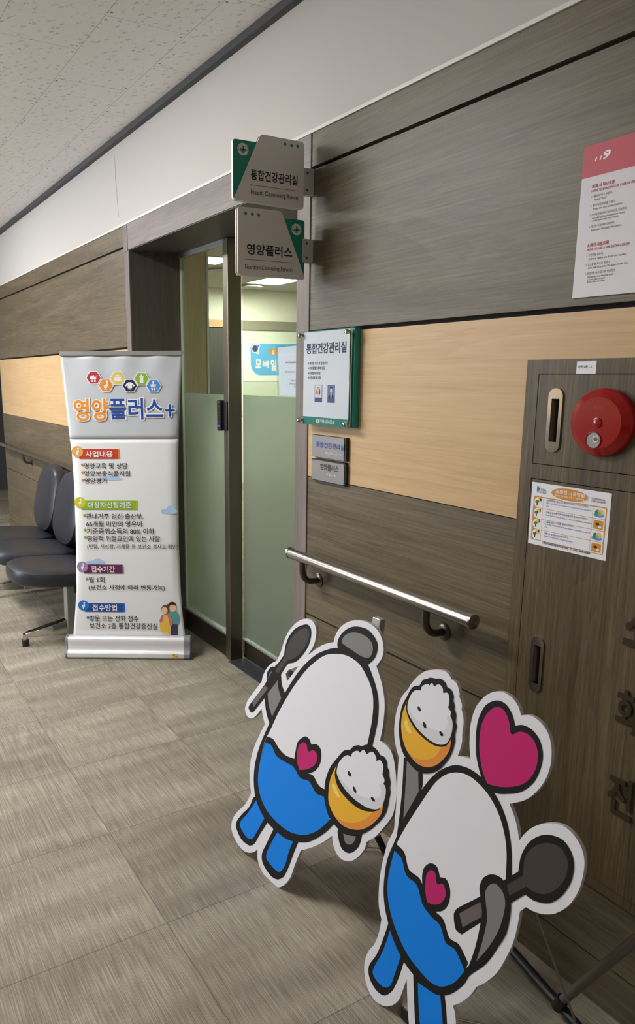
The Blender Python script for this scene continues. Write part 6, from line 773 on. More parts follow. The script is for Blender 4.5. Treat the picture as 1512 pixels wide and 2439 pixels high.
MB().box(-5.95, -4.35, YB - .03, YB + .01, .88, .93, 'white_metal').box(-5.95, -4.35, YB - .03, YB + .01, 2.27, 2.32, 'white_metal').box(-5.18, -5.12, YB - .03, YB + .01, .93, 2.27, 'white_metal').build('trim_5', kind='structure')  # frame bars of the added window
MB().box(-9.65, -9.6, YB, 0.0, 0, CEIL, 'plaster').build('wall_left', kind='structure')
MB().box(XR, XR + 0.05, YB, 0.1, 0, CEIL, 'plaster').build('wall_right', kind='structure')
MB().box(-9.6, XL, 0.9, 0.95, 0, CEIL, 'dark_laminate').box(XL - 0.02, XL, 0.0, 0.95, 0, CEIL, 'dark_laminate').box(-9.6, XL, 0.0, 0.95, CEIL, CEIL + .05, 'plaster').box(-9.6, XL, 0.36, 0.95, -0.05, 0, 'carpet').build('wall_side', kind='structure')

# ---- glazed door in its deep frame
door = thing('door_1', None, None, kind='structure')
fr_ = MB()
fr_.box(DX0, -3.684, -0.004, 0.292, 0, 2.066, 'frame_wood'); fr_.box(-2.148, DX1, -0.004, 0.36, 0, 2.066, 'frame_wood')
fr_.build('frame_jamb', door, bevel=0.0015)
MB().box(DX0, DX1, -0.004, 0.36, 2.066, DZ, 'frame_wood_level').build('frame_header', door, bevel=0.0015)
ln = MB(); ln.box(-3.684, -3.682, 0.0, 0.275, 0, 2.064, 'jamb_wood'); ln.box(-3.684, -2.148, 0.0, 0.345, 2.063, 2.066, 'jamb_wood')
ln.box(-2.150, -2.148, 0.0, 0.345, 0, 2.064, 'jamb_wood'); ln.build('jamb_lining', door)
MB().box(-3.742, -3.69, -0.007, -0.003, 2.06, 2.185, 'frame_wood').build('edge_tape', door)
# front fixed leaf
lf = MB(); lf.box(-3.682, -3.165, 0.272, 0.30, 0.004, 0.120, 'kick_steel'); lf.build('kick_panel', door, bevel=0.001)
st = MB(); st.box(-3.172, -3.122, 0.262, 0.335, 0.0, 2.062, 'door_steel'); st.build('door_post', door, bevel=0.003)
tr = MB(); tr.box(-3.682, -3.172, 0.270, 0.30, 2.040, 2.063, 'alu'); tr.box(-3.682, -3.172, 0.268, 0.302, 0.120, 0.131, 'alu'); tr.build('glazing_channel', door)
gl = MB(); gl.box(-3.655, -3.172, 0.280, 0.288, 0.131, 2.040, 'door_glass'); gl.build('glass_pane', door)
MB().box(-3.681, -3.655, 0.279, 0.289, 0.131, 2.040, 'glass_edge').build('glass_edge_strip', door)
MB().box(-3.655, -3.172, 0.2795, 0.2798, 0.131, 1.348, 'frosted_film').build('frosted_film', door)
# rear sliding leaf
lf = MB(); lf.box(-3.12, -2.15, 0.337, 0.353, 0.012, 0.100, 'kick_steel'); lf.build('kick_panel', door, bevel=0.001)
tr = MB(); tr.box(-3.12, -2.15, 0.335, 0.355, 0.100, 0.108, 'alu'); tr.box(-3.12, -2.15, 0.335, 0.355, 2.035, 2.063, 'alu'); tr.build('glazing_channel', door)
MB().box(-3.12, -2.15, 0.341, 0.349, 0.108, 2.035, 'door_glass').build('glass_pane', door)
MB().box(-3.12, -2.15, 0.3405, 0.3408, 0.108, 1.347, 'frosted_film').build('frosted_film', door)
MB().box(-3.12, -2.15, 0.25, 0.36, 0.0, 0.003, 'sill_black').build('door_sill', door)
MB().box(-3.121, -3.107, 0.335, 0.35, 0.03, 0.10, 'alu').build('door_guide', door)
lk = MB(); lk.prism(rrect(-3.20, -3.165, 1.175, 1.322, 0.008), wallfr(0.262), 0.022, 0.0, 'black_plastic')
lk.box(-3.166, -3.128, 0.255, 0.262, 1.178, 1.318, 'black_plastic')
lock = lk.build('door_lock', door, bevel=0.002, label='slim black digital door lock with small keypad dots')
kd = MB()
for r in range(6):
    for c_ in range(2): kd.flat(ell(-3.188 + c_ * 0.011, 1.292 - r * 0.0145, 0.0012, 0.0012, 8), wallfr(0.262), 0.0225, 'alu')
kd.flat(rrect(-3.192, -3.174, 1.312, 1.316, 0.001), wallfr(0.262), 0.0225, 'alu')
kd.flat(ell(-3.183, 1.198, 0.004, 0.0045, 12), wallfr(0.262), 0.0225, 'led_blue')
kd.build('lock_keypad', lock)

# ---- the room behind the door
RX0, RX1, RY1, RH = -8.5, -0.9, 5.2, 2.5
MB().box(RX0, RX1, 0.36, RY1, -0.05, 0, 'carpet').build('floor_room', kind='structure')
MB().box(RX0, RX1, 0.36, RY1, RH, RH + 0.05, 'plaster').build('ceiling_room', kind='structure')
rw = MB(); rw.box(RX0 - 0.05, RX0, 0.96, RY1, 0, RH, 'room_plaster'); rw.build('wall_room_left', kind='structure')
MB().box(RX0, RX1, RY1, RY1 + .05, 0, RH, 'room_plaster').build('wall_room_back', kind='structure')
MB().box(RX1, RX1 + .05, 0.36, RY1, 0, RH, 'room_plaster').build('wall_room_right', kind='structure')
MB().box(RX0, XL, 0.96, 1.0, 0, RH, 'room_plaster').box(XL, DX0 + 0.04, 0.293, 0.31, 0, RH, 'room_plaster').box(DX1, RX1, 0.33, 0.37, 0, RH, 'room_plaster').box(DX0, DX1, 0.33, 0.37, DZ, RH, 'room_plaster').box(DX0-.002, DX1, 0.08, 0.34, DZ, DZ+.02, 'groove').build('wall_room_front', kind='structure')
tr3 = MB(); tr3.box(RX0, RX0 + 0.03, 3.2, RY1, 1.995, 2.113, 'room_rail'); tr3.build('trim_3', kind='structure')
MB().box(RX0, RX0 + 0.012, 3.22, RY1, 0.9, 1.995, 'board_green').build('trim_4', kind='structure')
# wooden cabinet end close to the glass
cb = thing('tall_cabinet', 'tall wooden cabinet end seen through the left glass pane', 'cabinet', (-4.7, 0.6, 0))
MB().box(-5.1, -4.3, 0.38, 0.761, 0, 2.49, 'room_wood').build('cabinet_body', cb)
MB().box(-4.302, -4.297, 0.749, 0.763, 0, 2.49, 'alu').build('edge_strip', cb)
bb = thing('blackboard', 'dark blackboard with wooden top rail behind the left glass pane', 'blackboard', (RX0, 2.9, 0.9))
MB().box(RX0 + 0.002, RX0 + 0.03, 2.4, 3.21, 0.9, 2.02, 'chalk').build('board_panel', bb)
MB().box(RX0 + 0.002, RX0 + 0.05, 2.4, 3.21, 2.02, 2.11, 'light_laminate').build('top_rail', bb)
for (yy, zz, hh) in ((3.17, 1.74, .05), (3.16, 1.66, .07), (3.17, 1.45, .12), (3.175, 1.27, .07)): MB().flat([(yy - .02, zz - hh / 2), (yy + .006, zz - hh / 2 + .01), (yy + .01, zz + hh / 2), (yy - .012, zz + hh / 3)], xfr(RX0), 0.031, 'white').build('chalk_mark', bb)
rb = thing('wall_banner', 'blue and white cloth banner on far room wall seen through the right glass pane', 'banner', (RX0, 3.9, 1.3))
B = ROOM['ban']
fab = MB(); fab.prism([(3.40, 1.34), (5.0, 1.34), (5.0, 1.835), (3.40, 1.835)], xfr(RX0), 0.016, 0.013, 'room_banner_white')
fab.flat([(3.504, 1.83), (3.509, 1.569), (3.518, 1.52), (3.549, 1.472), (3.59, 1.435), (3.642, 1.42), (5.0, 1.42), (5.0, 1.83)], xfr(RX0), 0.0165, 'room_banner_blue')
fab.flat(rrect(3.788, 4.35, 1.687, 1.761, 0.036), xfr(RX0), 0.017, 'orange')
fab.build('banner_cloth', rb)
lg = MB()
for i, (r, c_) in enumerate(((.044, 'caption_blue'), (.018, 'portrait_blue'), (.012, 'orange'), (.012, 'lime'))):
    cx, cz = ROOM['logo'][i]; lg.flat(ell(cx, cz, r + .011, r + .011), xfr(RX0), 0.0172 + i * .0002, 'white'); lg.flat(ell(cx, cz, r, r), xfr(RX0), 0.018 + i * .0002, c_)
lg.build('round_emblem', rb)
tx = MB(); letters(tx, TXT_ROOM, xfr(RX0), 0.0185); tx.build('lettering', rb)
for k, (x, y, s_) in enumerate(ROOM_LAMPS):
    t = thing('ceiling_light', ['bright square ceiling lamp in the room, seen just below the lower hanging sign', 'small bright ceiling lamp in the room, seen high in the left glass pane', 'added ceiling lamp in the room, unseen, lighting the frosted glass and cabinet'][k], 'light', (x, y, RH), group='ceiling lamps in the room')
    emit('room_lamp%d' % k, (255, 250, 236), s_)
    hw = 0.27 if k == 0 else 0.2 if k == 1 else 0.5
    MB().box(x - hw, x + hw, y - hw * .8, y + hw * .8, RH - 0.006, RH - 0.001, 'room_lamp%d' % k).build('diffuser', t)
    MB().prism(rrect(x - hw - .02, x + hw + .02, y - hw * .8 - .02, y + hw * .8 + .02, 0), lambda u, v, w: (u, v, RH - w), 0.008, 0.0, 'white_metal', holes=[rrect(x - hw, x + hw, y - hw * .8, y + hw * .8, 0)]).build('frame', t)
for (x, y, lb) in ((-7.0, 2.28, 'round white air vent on room ceiling beside the small lamp'), (-8.05, 3.27, 'round white air vent on room ceiling left of the square lamp')):
    v = thing('air_vent', lb, 'vent', (x, y, RH), group='round ceiling vents in the room')
    d = MB()
    for q in range(3): d.lathe([(.02 + q * .045, -.002), (.055 + q * .045, -.03), (.06 + q * .045, -.03), (.06 + q * .045, -.026)], (x, y, RH), (0, 0, 1), 'white_metal', 28)
    d.build('vent_cone', v)

# ---- corridor ceiling lamps (outside the picture, they light it)
for k, (x, y, s_) in enumerate(LAMPS):
    t = thing('ceiling_light', ['long ceiling lamp over the corridor beside the door', 'long ceiling lamp over the corridor beside the grey chairs', 'long ceiling lamp over the corridor beside the hydrant cabinet'][k], 'light', (x, y, CEIL), group='ceiling lamps in the corridor')
    emit('corridor_lamp%d' % k, (255, 254, 252), s_)
    MB().box(x - 0.6, x + 0.6, y - 0.15, y + 0.15, CEIL - 0.040, CEIL - 0.016, 'corridor_lamp%d' % k).build('diffuser', t)
    MB().prism(rrect(x - .63, x + .63, y - .18, y + .18, 0), lambda u, v, w: (u, v, CEIL - w), 0.015, 0.0, 'white_metal').build('frame', t)

# ------------------------------------------------------------------ fire hydrant cabinet and what is on it
cab = thing('hydrant_cabinet', 'wood-look fire hydrant cabinet set into the wall at the right edge', 'cabinet', ((CX0 + CX1) / 2, 0.0, CZ0))
cf = wallfr(0.0)
UD = (-1.146, -0.27, 1.243, 1.444); LD = (-1.146, -0.27, 0.317, 1.206)
rc = lambda q, e=0.0: [(q[0] - e, q[2] - e), (q[1] + e, q[2] - e), (q[1] + e, q[3] + e), (q[0] - e, q[3] + e)]
MB().prism(rrect(CX0, CX1, CZ0, CZ1, 0), cf, 0.010, -0.03, 'dark_laminate_upright', holes=[rc(UD, .0018), rc(LD, .0018)]).build('cabinet_frame', cab, bevel=0.0008)
MB().box(CX0 + .01, CX1 - .01, 0.055, 0.2, CZ0 + .01, CZ1 - .01, 'groove').build('cabinet_back', cab)
def flush_handle(parent, cx, z0, z1, hw):
    h = MB(); r = hw; slot = rrect(cx - hw * .52, cx + hw * .55, z0 + hw * 1.25, z1 - hw * 1.25, 0.001, 2)
    loop = rrect(cx - hw, cx + hw, z0, z1, hw * .98, 10)
    h.prism(loop, cf, 0.0135, 0.0098, 'chrome', holes=[slot])
    hd = h.build('flush_handle', parent, bevel=0.0012, label='chrome recessed pull with rounded ends')
    rcs = MB(); x0, x1, a, b = cx - hw * .52, cx + hw * .55, z0 + hw * 1.25, z1 - hw * 1.25
    xm = cx - hw * .1; D = 0.022
    rcs.add([cf(x0, a, .0125), cf(x0, b, .0125), cf(xm, b, .0125 - D), cf(xm, a, .0125 - D)], [(0, 1, 2, 3)], 'recess')
    rcs.add([cf(xm, a, .0125 - D), cf(xm, b, .0125 - D), cf(x1, b, .0125 - D), cf(x1, a, .0125 - D)], [(0, 1, 2, 3)], 'recess')
    rcs.add([cf(x1, a, .0125 - D), cf(x1, b, .0125 - D), cf(x1, b, .0125), cf(x1, a, .0125)], [(0, 1, 2, 3)], 'recess')
    rcs.add([cf(x0, a, .0125), cf(xm, a, .0125 - D), cf(x1, a, .0125 - D), cf(x1, a, .0125)], [(0, 1, 2, 3)], 'recess')
    rcs.add([cf(x0, b, .0125), cf(xm, b, .0125 - D), cf(x1, b, .0125 - D), cf(x1, b, .0125)], [(0, 1, 2, 3)], 'recess')
    rcs.build('handle_recess', hd)
    return slot
H1 = (-1.096, 1.272, 1.414, 0.0185); H2 = (-1.092, 0.697, 0.835, 0.0175)
for nm, q, H in (('upper_door', UD, H1), ('lower_door', LD, H2)):
    hole = rrect(H[0] - H[3] * .52, H[0] + H[3] * .55, H[1] + H[3] * 1.25, H[2] - H[3] * 1.25, 0.001, 2)
    d = MB().prism(rc(q), cf, 0.0098, -0.008, 'dark_laminate_upright', holes=[hole]).build(nm, cab, bevel=0.0006)
    flush_handle(d, H[0], H[1], H[2], H[3])
# raised letters on the lower door
for ch, uz, vz in (('소', 0.905, 1.0), ('화', 0.685, 0.785), ('전', 0.0, 0.0)):
    pass
bx = TXT_EMBOSS[0]; wE, hE = bx[3] - bx[2], bx[5] - bx[4]; cxE = (bx[2] + bx[3]) / 2
for ch, zz in (('소', bx[4] + 0.386), ('화', bx[4] + 0.196), ('전', bx[4])):
    e = MB(); letter(e, ch, 'emboss', cxE - wE / 2, cxE + wE / 2, zz, zz + hE, cf, 0.0145, 0.022, 0.0, 0.005)
    e.build('raised_letter', cab, label='raised brown brush-style letter')

bell = thing('fire_alarm', 'round red fire alarm bell on the upper door of the hydrant cabinet', 'alarm', (-0.975, -0.01, 1.345))
cx, cz = -0.975, 1.345
MB().lathe([(0.0, 0.024), (0.0535, 0.024), (0.0548, 0.0232), (0.0690, 0.0145), (0.0712, 0.0110), (0.0715, 0.0)], (cx, -0.0102, cz), (0, -1, 0), 'alarm_red', 72).build('alarm_dome', bell).data.set_sharp_from_angle(angle=0.3)
MB().lathe([(0.0, 0.0262), (0.0100, 0.0262), (0.0112, 0.0255), (0.0115, 0.0238)], (cx, -0.0102, cz), (0, -1, 0), 'alarm_red', 32).build('push_boss', bell)
wx_, wz_ = cx - 0.005, cz - 0.036
vw = MB().lathe([(0.0, 0.0243), (0.0165, 0.0243)], (wx_, -0.0102, wz_), (0, -1, 0), 'alarm_grey', 32)
vw.lathe([(0.0160, 0.0242), (0.0168, 0.0260), (0.0182, 0.0256), (0.0184, 0.0238)], (wx_, -0.0102, wz_), (0, -1, 0), 'alarm_red', 32)
vwo = vw.build('viewing_window', bell, label='round clear window showing grey gong parts')
MB().lathe([(0.0, 0.0250), (0.0035, 0.0250)], (wx_ + .006, -0.0102, wz_ + .002), (0, -1, 0), 'dark_steel', 20).lathe([(0.0045, 0.0246), (0.0062, 0.0258), (0.0078, 0.0246)], (wx_ + .006, -0.0102, wz_ + .002), (0, -1, 0), 'print_rice', 20).build('striker', vwo)
tl = MB(); letter(tl, '발신기', 'red_ink', cx - .010, cx + .010, cz + .028, cz + .035, wallfr(-0.0102), 0.0243, 0.0); tl.build('lettering', bell)

lab = thing('location_label', 'small white location label at the top of the cabinet frame', 'label', (-1.028, -0.0105, 1.448))
MB().prism(rrect(-1.0515, -1.005, 1.4455, 1.4715, 0), cf, 0.0106, 0.0101, 'paper').build('label_sheet', lab)
tx = MB(); letters(tx, TXT_LABEL, cf, 0.0108); tx.build('lettering', lab)

stk = thing('instruction_sticker', 'white and orange hydrant instruction sticker on the lower cabinet door', 'sticker', (-1.0425, -0.011, 1.0535))
sx0, sx1, sz0, sz1 = -1.1425, -0.9425, 1.0530, 1.1990
SW, SH = sx1 - sx0, sz1 - sz0
fu = lambda u, v: (sx0 + u * SW, sz1 - v * SH)
def frr(u0, u1, v0, v1, r): return rrect(sx0 + u0 * SW, sx0 + u1 * SW, sz1 - v1 * SH, sz1 - v0 * SH, r)
p = MB(); p.prism(rrect(sx0, sx1, sz0, sz1, 0.0005, 2), cf, 0.0104, 0.0099, 'paper')
p.flat(frr(.035, .965, .215, .925, .004), cf, 0.0106, 'orange')
for r in range(4):
    v0 = .232 + r * .172; p.flat(frr(.048, .952, v0, v0 + .165, [.003, .011, .011, .003]), cf, 0.0108, 'paper')
    for u in (.168, .80): p.flat(frr(u, u + .003, v0, v0 + .165, 0), cf, 0.0109, 'red_line' if u > 1 else 'orange')
p.flat(ell(*fu(.50, .125), .24 * SW, .105 * SH), cf, 0.0110, 'paper'); p.flat(ell(*fu(.50, .118), .232 * SW, .092 * SH), cf, 0.0111, 'orange')
for r in range(4):
    v0 = .232 + r * .172
    p.flat(frr(.092, .148, v0 + .012, v0 + .072, .004), cf, 0.0110, 'yellow')
    p.flat(ell(*fu(.085, v0 + .072), .0052, .0036, 12, .3), cf, 0.0110, 'teal'); p.flat(frr(.082, .096, v0 + .088, v0 + .135, .0008), cf, 0.0110, 'hex_navy')
    if r % 2:
        p.flat(frr(.822, .935, v0 + .02, v0 + .15, .001), cf, 0.0110, 'orange'); p.flat(ell(*fu(.87, v0 + .075), .005, .003, 12), cf, 0.0111, 'emboss'); p.flat(ell(*fu(.90, v0 + .115), .004, .0025, 12), cf, 0.0112, 'paper')
    else:
        p.flat(ell(*fu(.875, v0 + .115), .0125, .0045, 20), cf, 0.0110, 'hex_blue'); p.flat(ell(*fu(.86, v0 + .075), .0065, .006, 16), cf, 0.0111, 'teal'); p.flat(ell(*fu(.895, v0 + .07), .006, .0065, 16), cf, 0.0112, 'hex_yellow'); p.flat(ell(*fu(.88, v0 + .09), .004, .004, 12), cf, 0.0113, 'hex_green')
p.flat([fu(.072, .055), fu(.092, .055), fu(.092, .135), fu(.072, .135)], cf, 0.0110, 'teal'); p.flat([fu(.094, .095), fu(.118, .05), fu(.106, .10), fu(.094, .115)], cf, 0.0110, 'teal_blue'); p.flat([fu(.096, .105), fu(.112, .11), fu(.117, .137), fu(.104, .137)], cf, 0.0110, 'orange')
p.build('sticker_sheet', stk)
tx = MB(); letters(tx, TXT_STICKER, cf, 0.0114); tx.build('lettering', stk)

# ------------------------------------------------------------------ evacuation notice
ps = thing('evacuation_poster', 'white fire evacuation notice with red heading on the upper right wall', 'poster', (-0.93, 0.0, 1.60))
p = MB(); p.prism([(-1.0815, 1.604), (-0.79, 1.604), (-0.79, 1.905), (-1.0815, 1.905)], cf, 0.004, 0.0, 'poster_white'); p.flat([(-1.0815, 1.8432), (-0.79, 1.8432), (-0.79, 1.905), (-1.0815, 1.905)], cf, 0.0042, 'poster_red')
p.build('poster_sheet', ps)
tx = MB(); letters(tx, TXT_POSTER, cf, 0.0045)
tx.build('lettering', ps)

# ------------------------------------------------------------------ framed notice and name plates by the door
nb = thing('notice_board', 'teal notice board with clear acrylic cover and staff photos beside the door', 'notice board', (-1.93, 0.0, 1.283))
MB().box(-2.058, -1.803, -0.022, 0.0, 1.2835, 1.5825, 'teal_box').build('backing_box', nb, bevel=0.0015)
sh = MB(); sh.prism(rrect(-2.059, -1.8135, 1.283, 1.579, 0), cf, 0.0325, 0.0318, 'paper')
sh.flat([(-1.8155, 1.5788), (-1.8135, 1.5788), (-1.8135, 1.42), (-1.815, 1.43), (-1.8172, 1.50)], cf, 0.0327, 'lime'); sh.flat(rrect(-2.059, -1.8135, 1.283, 1.3085, 0), cf, 0.0327, 'teal')
sht = sh.build('paper_sheet', nb)
for q, hair, bg, coat in ((NOT['ph1'], 'hair_black', 'portrait_pale', 'portrait_pale'), (NOT['ph2'], 'hair_black', 'portrait_blue', 'ink')):
    x0, x1, z0, z1 = q[0][0], q[1][0], q[0][1], q[1][1]; w_, h_ = x1 - x0, z1 - z0; c0 = (x0 + x1) / 2
    ph = MB(); ph.flat(rrect(x0, x1, z0, z1, 0), cf, 0.0328, 'caption_blue'); ph.flat(rrect(x0 + .002, x1 - .002, z0 + h_ * .27, z1 - .0015, 0), cf, 0.0329, bg)
    hz = z1 - h_ * .30
    if coat != 'ink': ph.flat(ell(c0, hz - .006, w_ * .26, h_ * .27), cf, 0.0330, hair)
    else: ph.flat(ell(c0, hz + .003, w_ * .19, h_ * .16), cf, 0.0330, hair)
    ph.flat([(c0 - w_ * .4, z0 + h_ * .27), (c0 + w_ * .4, z0 + h_ * .27), (c0 + w_ * .3, z0 + h_ * .40), (c0, z0 + h_ * .47), (c0 - w_ * .3, z0 + h_ * .40)], cf, 0.03305, coat)
    ph.flat([(c0 - w_ * .08, z0 + h_ * .30), (c0 + w_ * .08, z0 + h_ * .30), (c0 + w_ * .07, hz), (c0 - w_ * .07, hz)], cf, 0.0331, 'skin')
    ph.flat(ell(c0, hz, w_ * .16, h_ * .13), cf, 0.0332, 'skin')
    ph.build('portrait_photo', sht)
lg = MB(); lx, lz = NOT['logo'][0]; lg.flat(ell(lx, lz, .0078, .0078), cf, 0.0329, 'white'); lg.flat(rrect(lx - .0014, lx + .0014, lz - .005, lz + .005, 0), cf, 0.0330, 'teal'); lg.flat(rrect(lx - .005, lx + .005, lz - .0014, lz + .0014, 0), cf, 0.0330, 'teal'); lg.build('emblem', sht)
tx = MB(); letters(tx, TXT_NOTICE, cf, 0.0331); tx.build('lettering', sht)
ac = MB(); ac.prism(rrect(-2.077, -1.800, 1.2825, 1.5825, 0.001, 1), cf, 0.0385, 0.0345, 'acrylic', 'acrylic_edge', smooth_side=False); ac.build('acrylic_cover', nb)
for (x, z) in ((-2.066, 1.570), (-1.815, 1.570), (-2.066, 1.295), (-1.815, 1.295)):
    MB().lathe([(0.0, 0.052), (0.005, 0.0515), (0.0075, 0.048), (0.0078, 0.040), (0.005, 0.0388)], (x, 0, z), (0, -1, 0), 'chrome', 8, True).tube([(x, -0.0345, z), (x, -0.004 if x > -2.06 else -0.0045, z)], 0.0045, 'chrome', 12).build('standoff_bolt', nb)

for nm, lbl, x0, x1, z0, z1, r, tab, bra in (('name_plate', 'square-cornered grey door plate with blue lettering under the notice board', -2.031, -1.8475, 1.1745, 1.2485, 0.0, TXT_PLATE_UP, NOT['braU']),
                                             ('name_plate', 'round-cornered grey door plate with black lettering, the lower plate', -2.033, -1.8475, 1.0945, 1.1690, 0.009, TXT_PLATE_LOW, NOT['braL'])):
    t = thing(nm, lbl, 'sign', ((x0 + x1) / 2, 0.0, z0))
    MB().prism(rrect(x0, x1, z0, z1, r), cf, 0.0125, 0.0, 'black_plastic').build('plate_back', t, bevel=0.001)
    e = 0.0045 if r else 0.0015
    MB().prism(rrect(x0 + e, x1 - e - (0 if r else .006), z0 + e, z1 - e, max(0, r - .003)), cf, 0.0148, 0.0120, 'plate_grey').build('plate_face', t, bevel=0.0006)
    tx = MB(); letters(tx, tab, cf, 0.0155); tx.build('lettering', t)
    br = MB(); bx0, bx1, bz = bra[0][0], bra[1][0], (bra[0][1] + bra[1][1]) / 2
    x = bx0
    while x < bx1:
        for dx in (0, .0026):
            for dz in (-.0026, 0, .0026):
                if random.random() < .5: br.flat(ell(x + dx, bz + dz, .0009, .0009, 8), cf, 0.0156, 'white')
        x += .0068
    br.build('braille', t)

# ------------------------------------------------------------------ hanging signs beside the door, square to the wall
SX = -2.068
sf = xfr(SX)
def emblem(mb, cx, cz, rx, ry, w, k):
    mb.flat(ell(cx, cz, rx, ry, 36), sf, w, 'sign_face')
    bar = lambda a, b, c_, d: [(cx + rx * a, cz + ry * c_), (cx + rx * b, cz + ry * c_), (cx + rx * b, cz + ry * d), (cx + rx * a, cz + ry * d)]
    mb.flat(bar(-.12, .17, -.62, .50), sf, w + .0002, 'teal'); mb.flat(bar(-.48, .5, -.20, .12), sf, w + .0002, 'teal')
    o = ell(cx + .0005, cz + ry * .12, rx * 1.02, ry * .42, 36, .12); i = ell(cx + .0005, cz + ry * .17, rx * .93, ry * .32, 36, .12)
    mb.flat(o, sf, w + .0004, 'teal', holes=[i])
    mb.flat(ell(cx - rx * .15, cz + ry * .08, rx * .16, ry * .07, 12, .2), sf, w + .0005, 'sign_face')
def hanging_sign(label, outline_face, outline_tag, table, line, dots, logo, brz, edge_y, z0, z1, cut_top, low):
    t = thing('hanging_sign', label, 'sign', (SX, -0.16, z0))
    # green panel behind, grey panel in front, both double sided
    MB().prism(outline_tag, sf, 0.003, -0.006, 'teal', 'sign_edge').build('accent_panel', t, label='green panel with round emblem')
    MB().prism(outline_face, sf, 0.006, 0.0031, 'sign_face', 'sign_edge').prism(outline_face, sf, -0.0061, -0.009, 'sign_face', 'sign_edge').build('sign_panel', t, bevel=0.0006)
    e = MB(); emblem(e, logo[0], logo[1], 0.0195, 0.0175, 0.0033, 1); e.build('emblem', t)
    b = MB(); b.box(SX - 0.012, SX + 0.0085, -0.040, 0.0, brz[0], brz[1], 'alu_bracket')
    br = b.build('bracket', t, bevel=0.001, label='grey metal wall bracket')
    for zz in (brz[1] - .014, brz[0] + .014):
        MB().lathe([(0, .0105), (.0035, .010), (.0042, .0083)], (SX, -0.026, zz), (1, 0, 0), 'dark_steel', 12).build('screw', br)
    tx = MB(); letters(tx, table, sf, 0.0066); (a, z), (c_, _) = line
    tx.flat([(a, z - .0006), (c_, z - .0006), (c_, z + .0006), (a, z + .0006)], sf, 0.0066, 'red_line')
    for d in dots: tx.flat(ell(d[0], d[1], .0052, .0048, 18), sf, 0.0066, 'teal')
    tx.build('lettering', t)
def rounded(P, r, n=5):
    out = []
    for i in range(len(P)):
        a, b, c_ = Vector(P[i - 1]), Vector(P[i]), Vector(P[(i + 1) % len(P)])
        q = min(r, (a - b).length * .45, (c_ - b).length * .45); p0 = b + (a - b).normalized() * q; p1 = b + (c_ - b).normalized() * q
        for k in range(n + 1):
            u = k / n; out.append(tuple(p0 * (1 - u) ** 2 + b * 2 * u * (1 - u) + p1 * u * u))
    return out
hanging_sign('upper hanging door sign with green panel on its left, square to the wall',
             rounded([(-0.292, 1.963), (-0.038, 1.958), (-0.038, 2.156), (-0.197, 2.158)], .012),
             rounded([(-0.292, 1.964), (-0.10, 1.964), (-0.10, 2.134), (-0.292, 2.134)], .010), TXT_SIGN_UP, SGN['lineU'], SGN['dotsU'], SGN['logoU'][0], (2.003, 2.082), 0, 1.958, 2.158, 0, False)
hanging_sign('lower hanging door sign with green panel on its right, square to the wall',
             rounded([(-0.278, 1.746), (-0.028, 1.746), (-0.120, 1.946), (-0.278, 1.946)], .012),
             rounded([(-0.20, 1.748), (-0.031, 1.748), (-0.031, 1.927), (-0.20, 1.927)], .010), TXT_SIGN_LOW, SGN['lineL'], SGN['dotsL'], SGN['logoL'][0], (1.799, 1.871), 0, 1.746, 1.946, 0, True)

# ------------------------------------------------------------------ handrails
def handrail(x0, x1, z, r, brackets, lbl, endcap):
    t = thing('handrail', lbl, 'handrail', ((x0 + x1) / 2, -0.07, z), group='steel handrails along the wall')
    MB().tube([(x0, -0.07, z), (x1, -0.07, z)], r, 'steel', 28).build('rail', t)
    for e, s_ in ((x1, 1), (x0, -1)):
        MB().lathe([(r * 1.06, -.006), (r * 1.1, 0.0), (r * 1.06, .006), (r * .6, .0085), (r * .55, .006), (0, .0065)], (e, -0.07, z), (s_, 0, 0), 'steel', 28).build('end_cap', t)
    for bx_ in brackets:
        pts = [(bx_, -0.07, z - r * .9), (bx_, -0.07, z - .045)]
        for k in range(1, 9):
            a = pi / 2 * k / 8; pts.append((bx_, -0.07 + .045 * (1 - math.cos(a)), z - .045 - .045 * math.sin(a)))
        pts.append((bx_, -0.004, z - .09))
        b = MB().tube(pts, 0.0105, 'dark_steel', 18).build('rail_bracket', t)
        MB().lathe([(.0, .0075), (.012, .0075), (.021, .006), (.0245, .003), (.025, 0)], (bx_, 0, z - .09), (0, -1, 0), 'dark_steel', 28).build('bracket_flange', b)
handrail(-2.072, -1.243, 0.838, 0.0185, (-1.998, -1.405), 'short steel handrail on the wall between the glass door and the cabinet', True)
handrail(-6.9, -3.95, 0.838, 0.0185, (-5.97, -5.07), 'long steel handrail on the wall behind the grey chairs', False)

# ------------------------------------------------------------------ beam seating
bench = thing('beam_seating', 'row of three grey leather waiting chairs on one steel beam, left edge', 'seating', (-4.37, -0.42, 0))
def cushion(mb, outline, to3, th, mat, puff=0.012):
    n = len(outline); cx = sum(p[0] for p in outline) / n; cy = sum(p[1] for p in outline) / n
    rings = [(0.90, 0.0), (0.985, th * .12), (1.0, th * .35), (1.0, th * .62), (0.97, th * .86), (0.90, th * .98), (0.72, th + puff * .5), (0.4, th + puff * .9)]
    vs = []; fs = []
    for s_, h in rings: vs += [to3(cx + (p[0] - cx) * s_, cy + (p[1] - cy) * s_, h) for p in outline]
    for i in range(len(rings) - 1):
        for k in range(n): fs.append((i * n + k, i * n + (k + 1) % n, (i + 1) * n + (k + 1) % n, (i + 1) * n + k))
    vs.append(to3(cx, cy, th + puff)); c_ = len(vs) - 1; L = (len(rings) - 1) * n
    for k in range(n): fs.append((L + k, L + (k + 1) % n, c_))
    fs.append(tuple(range(n))[::-1])
    mb.add(vs, fs, mat, True)
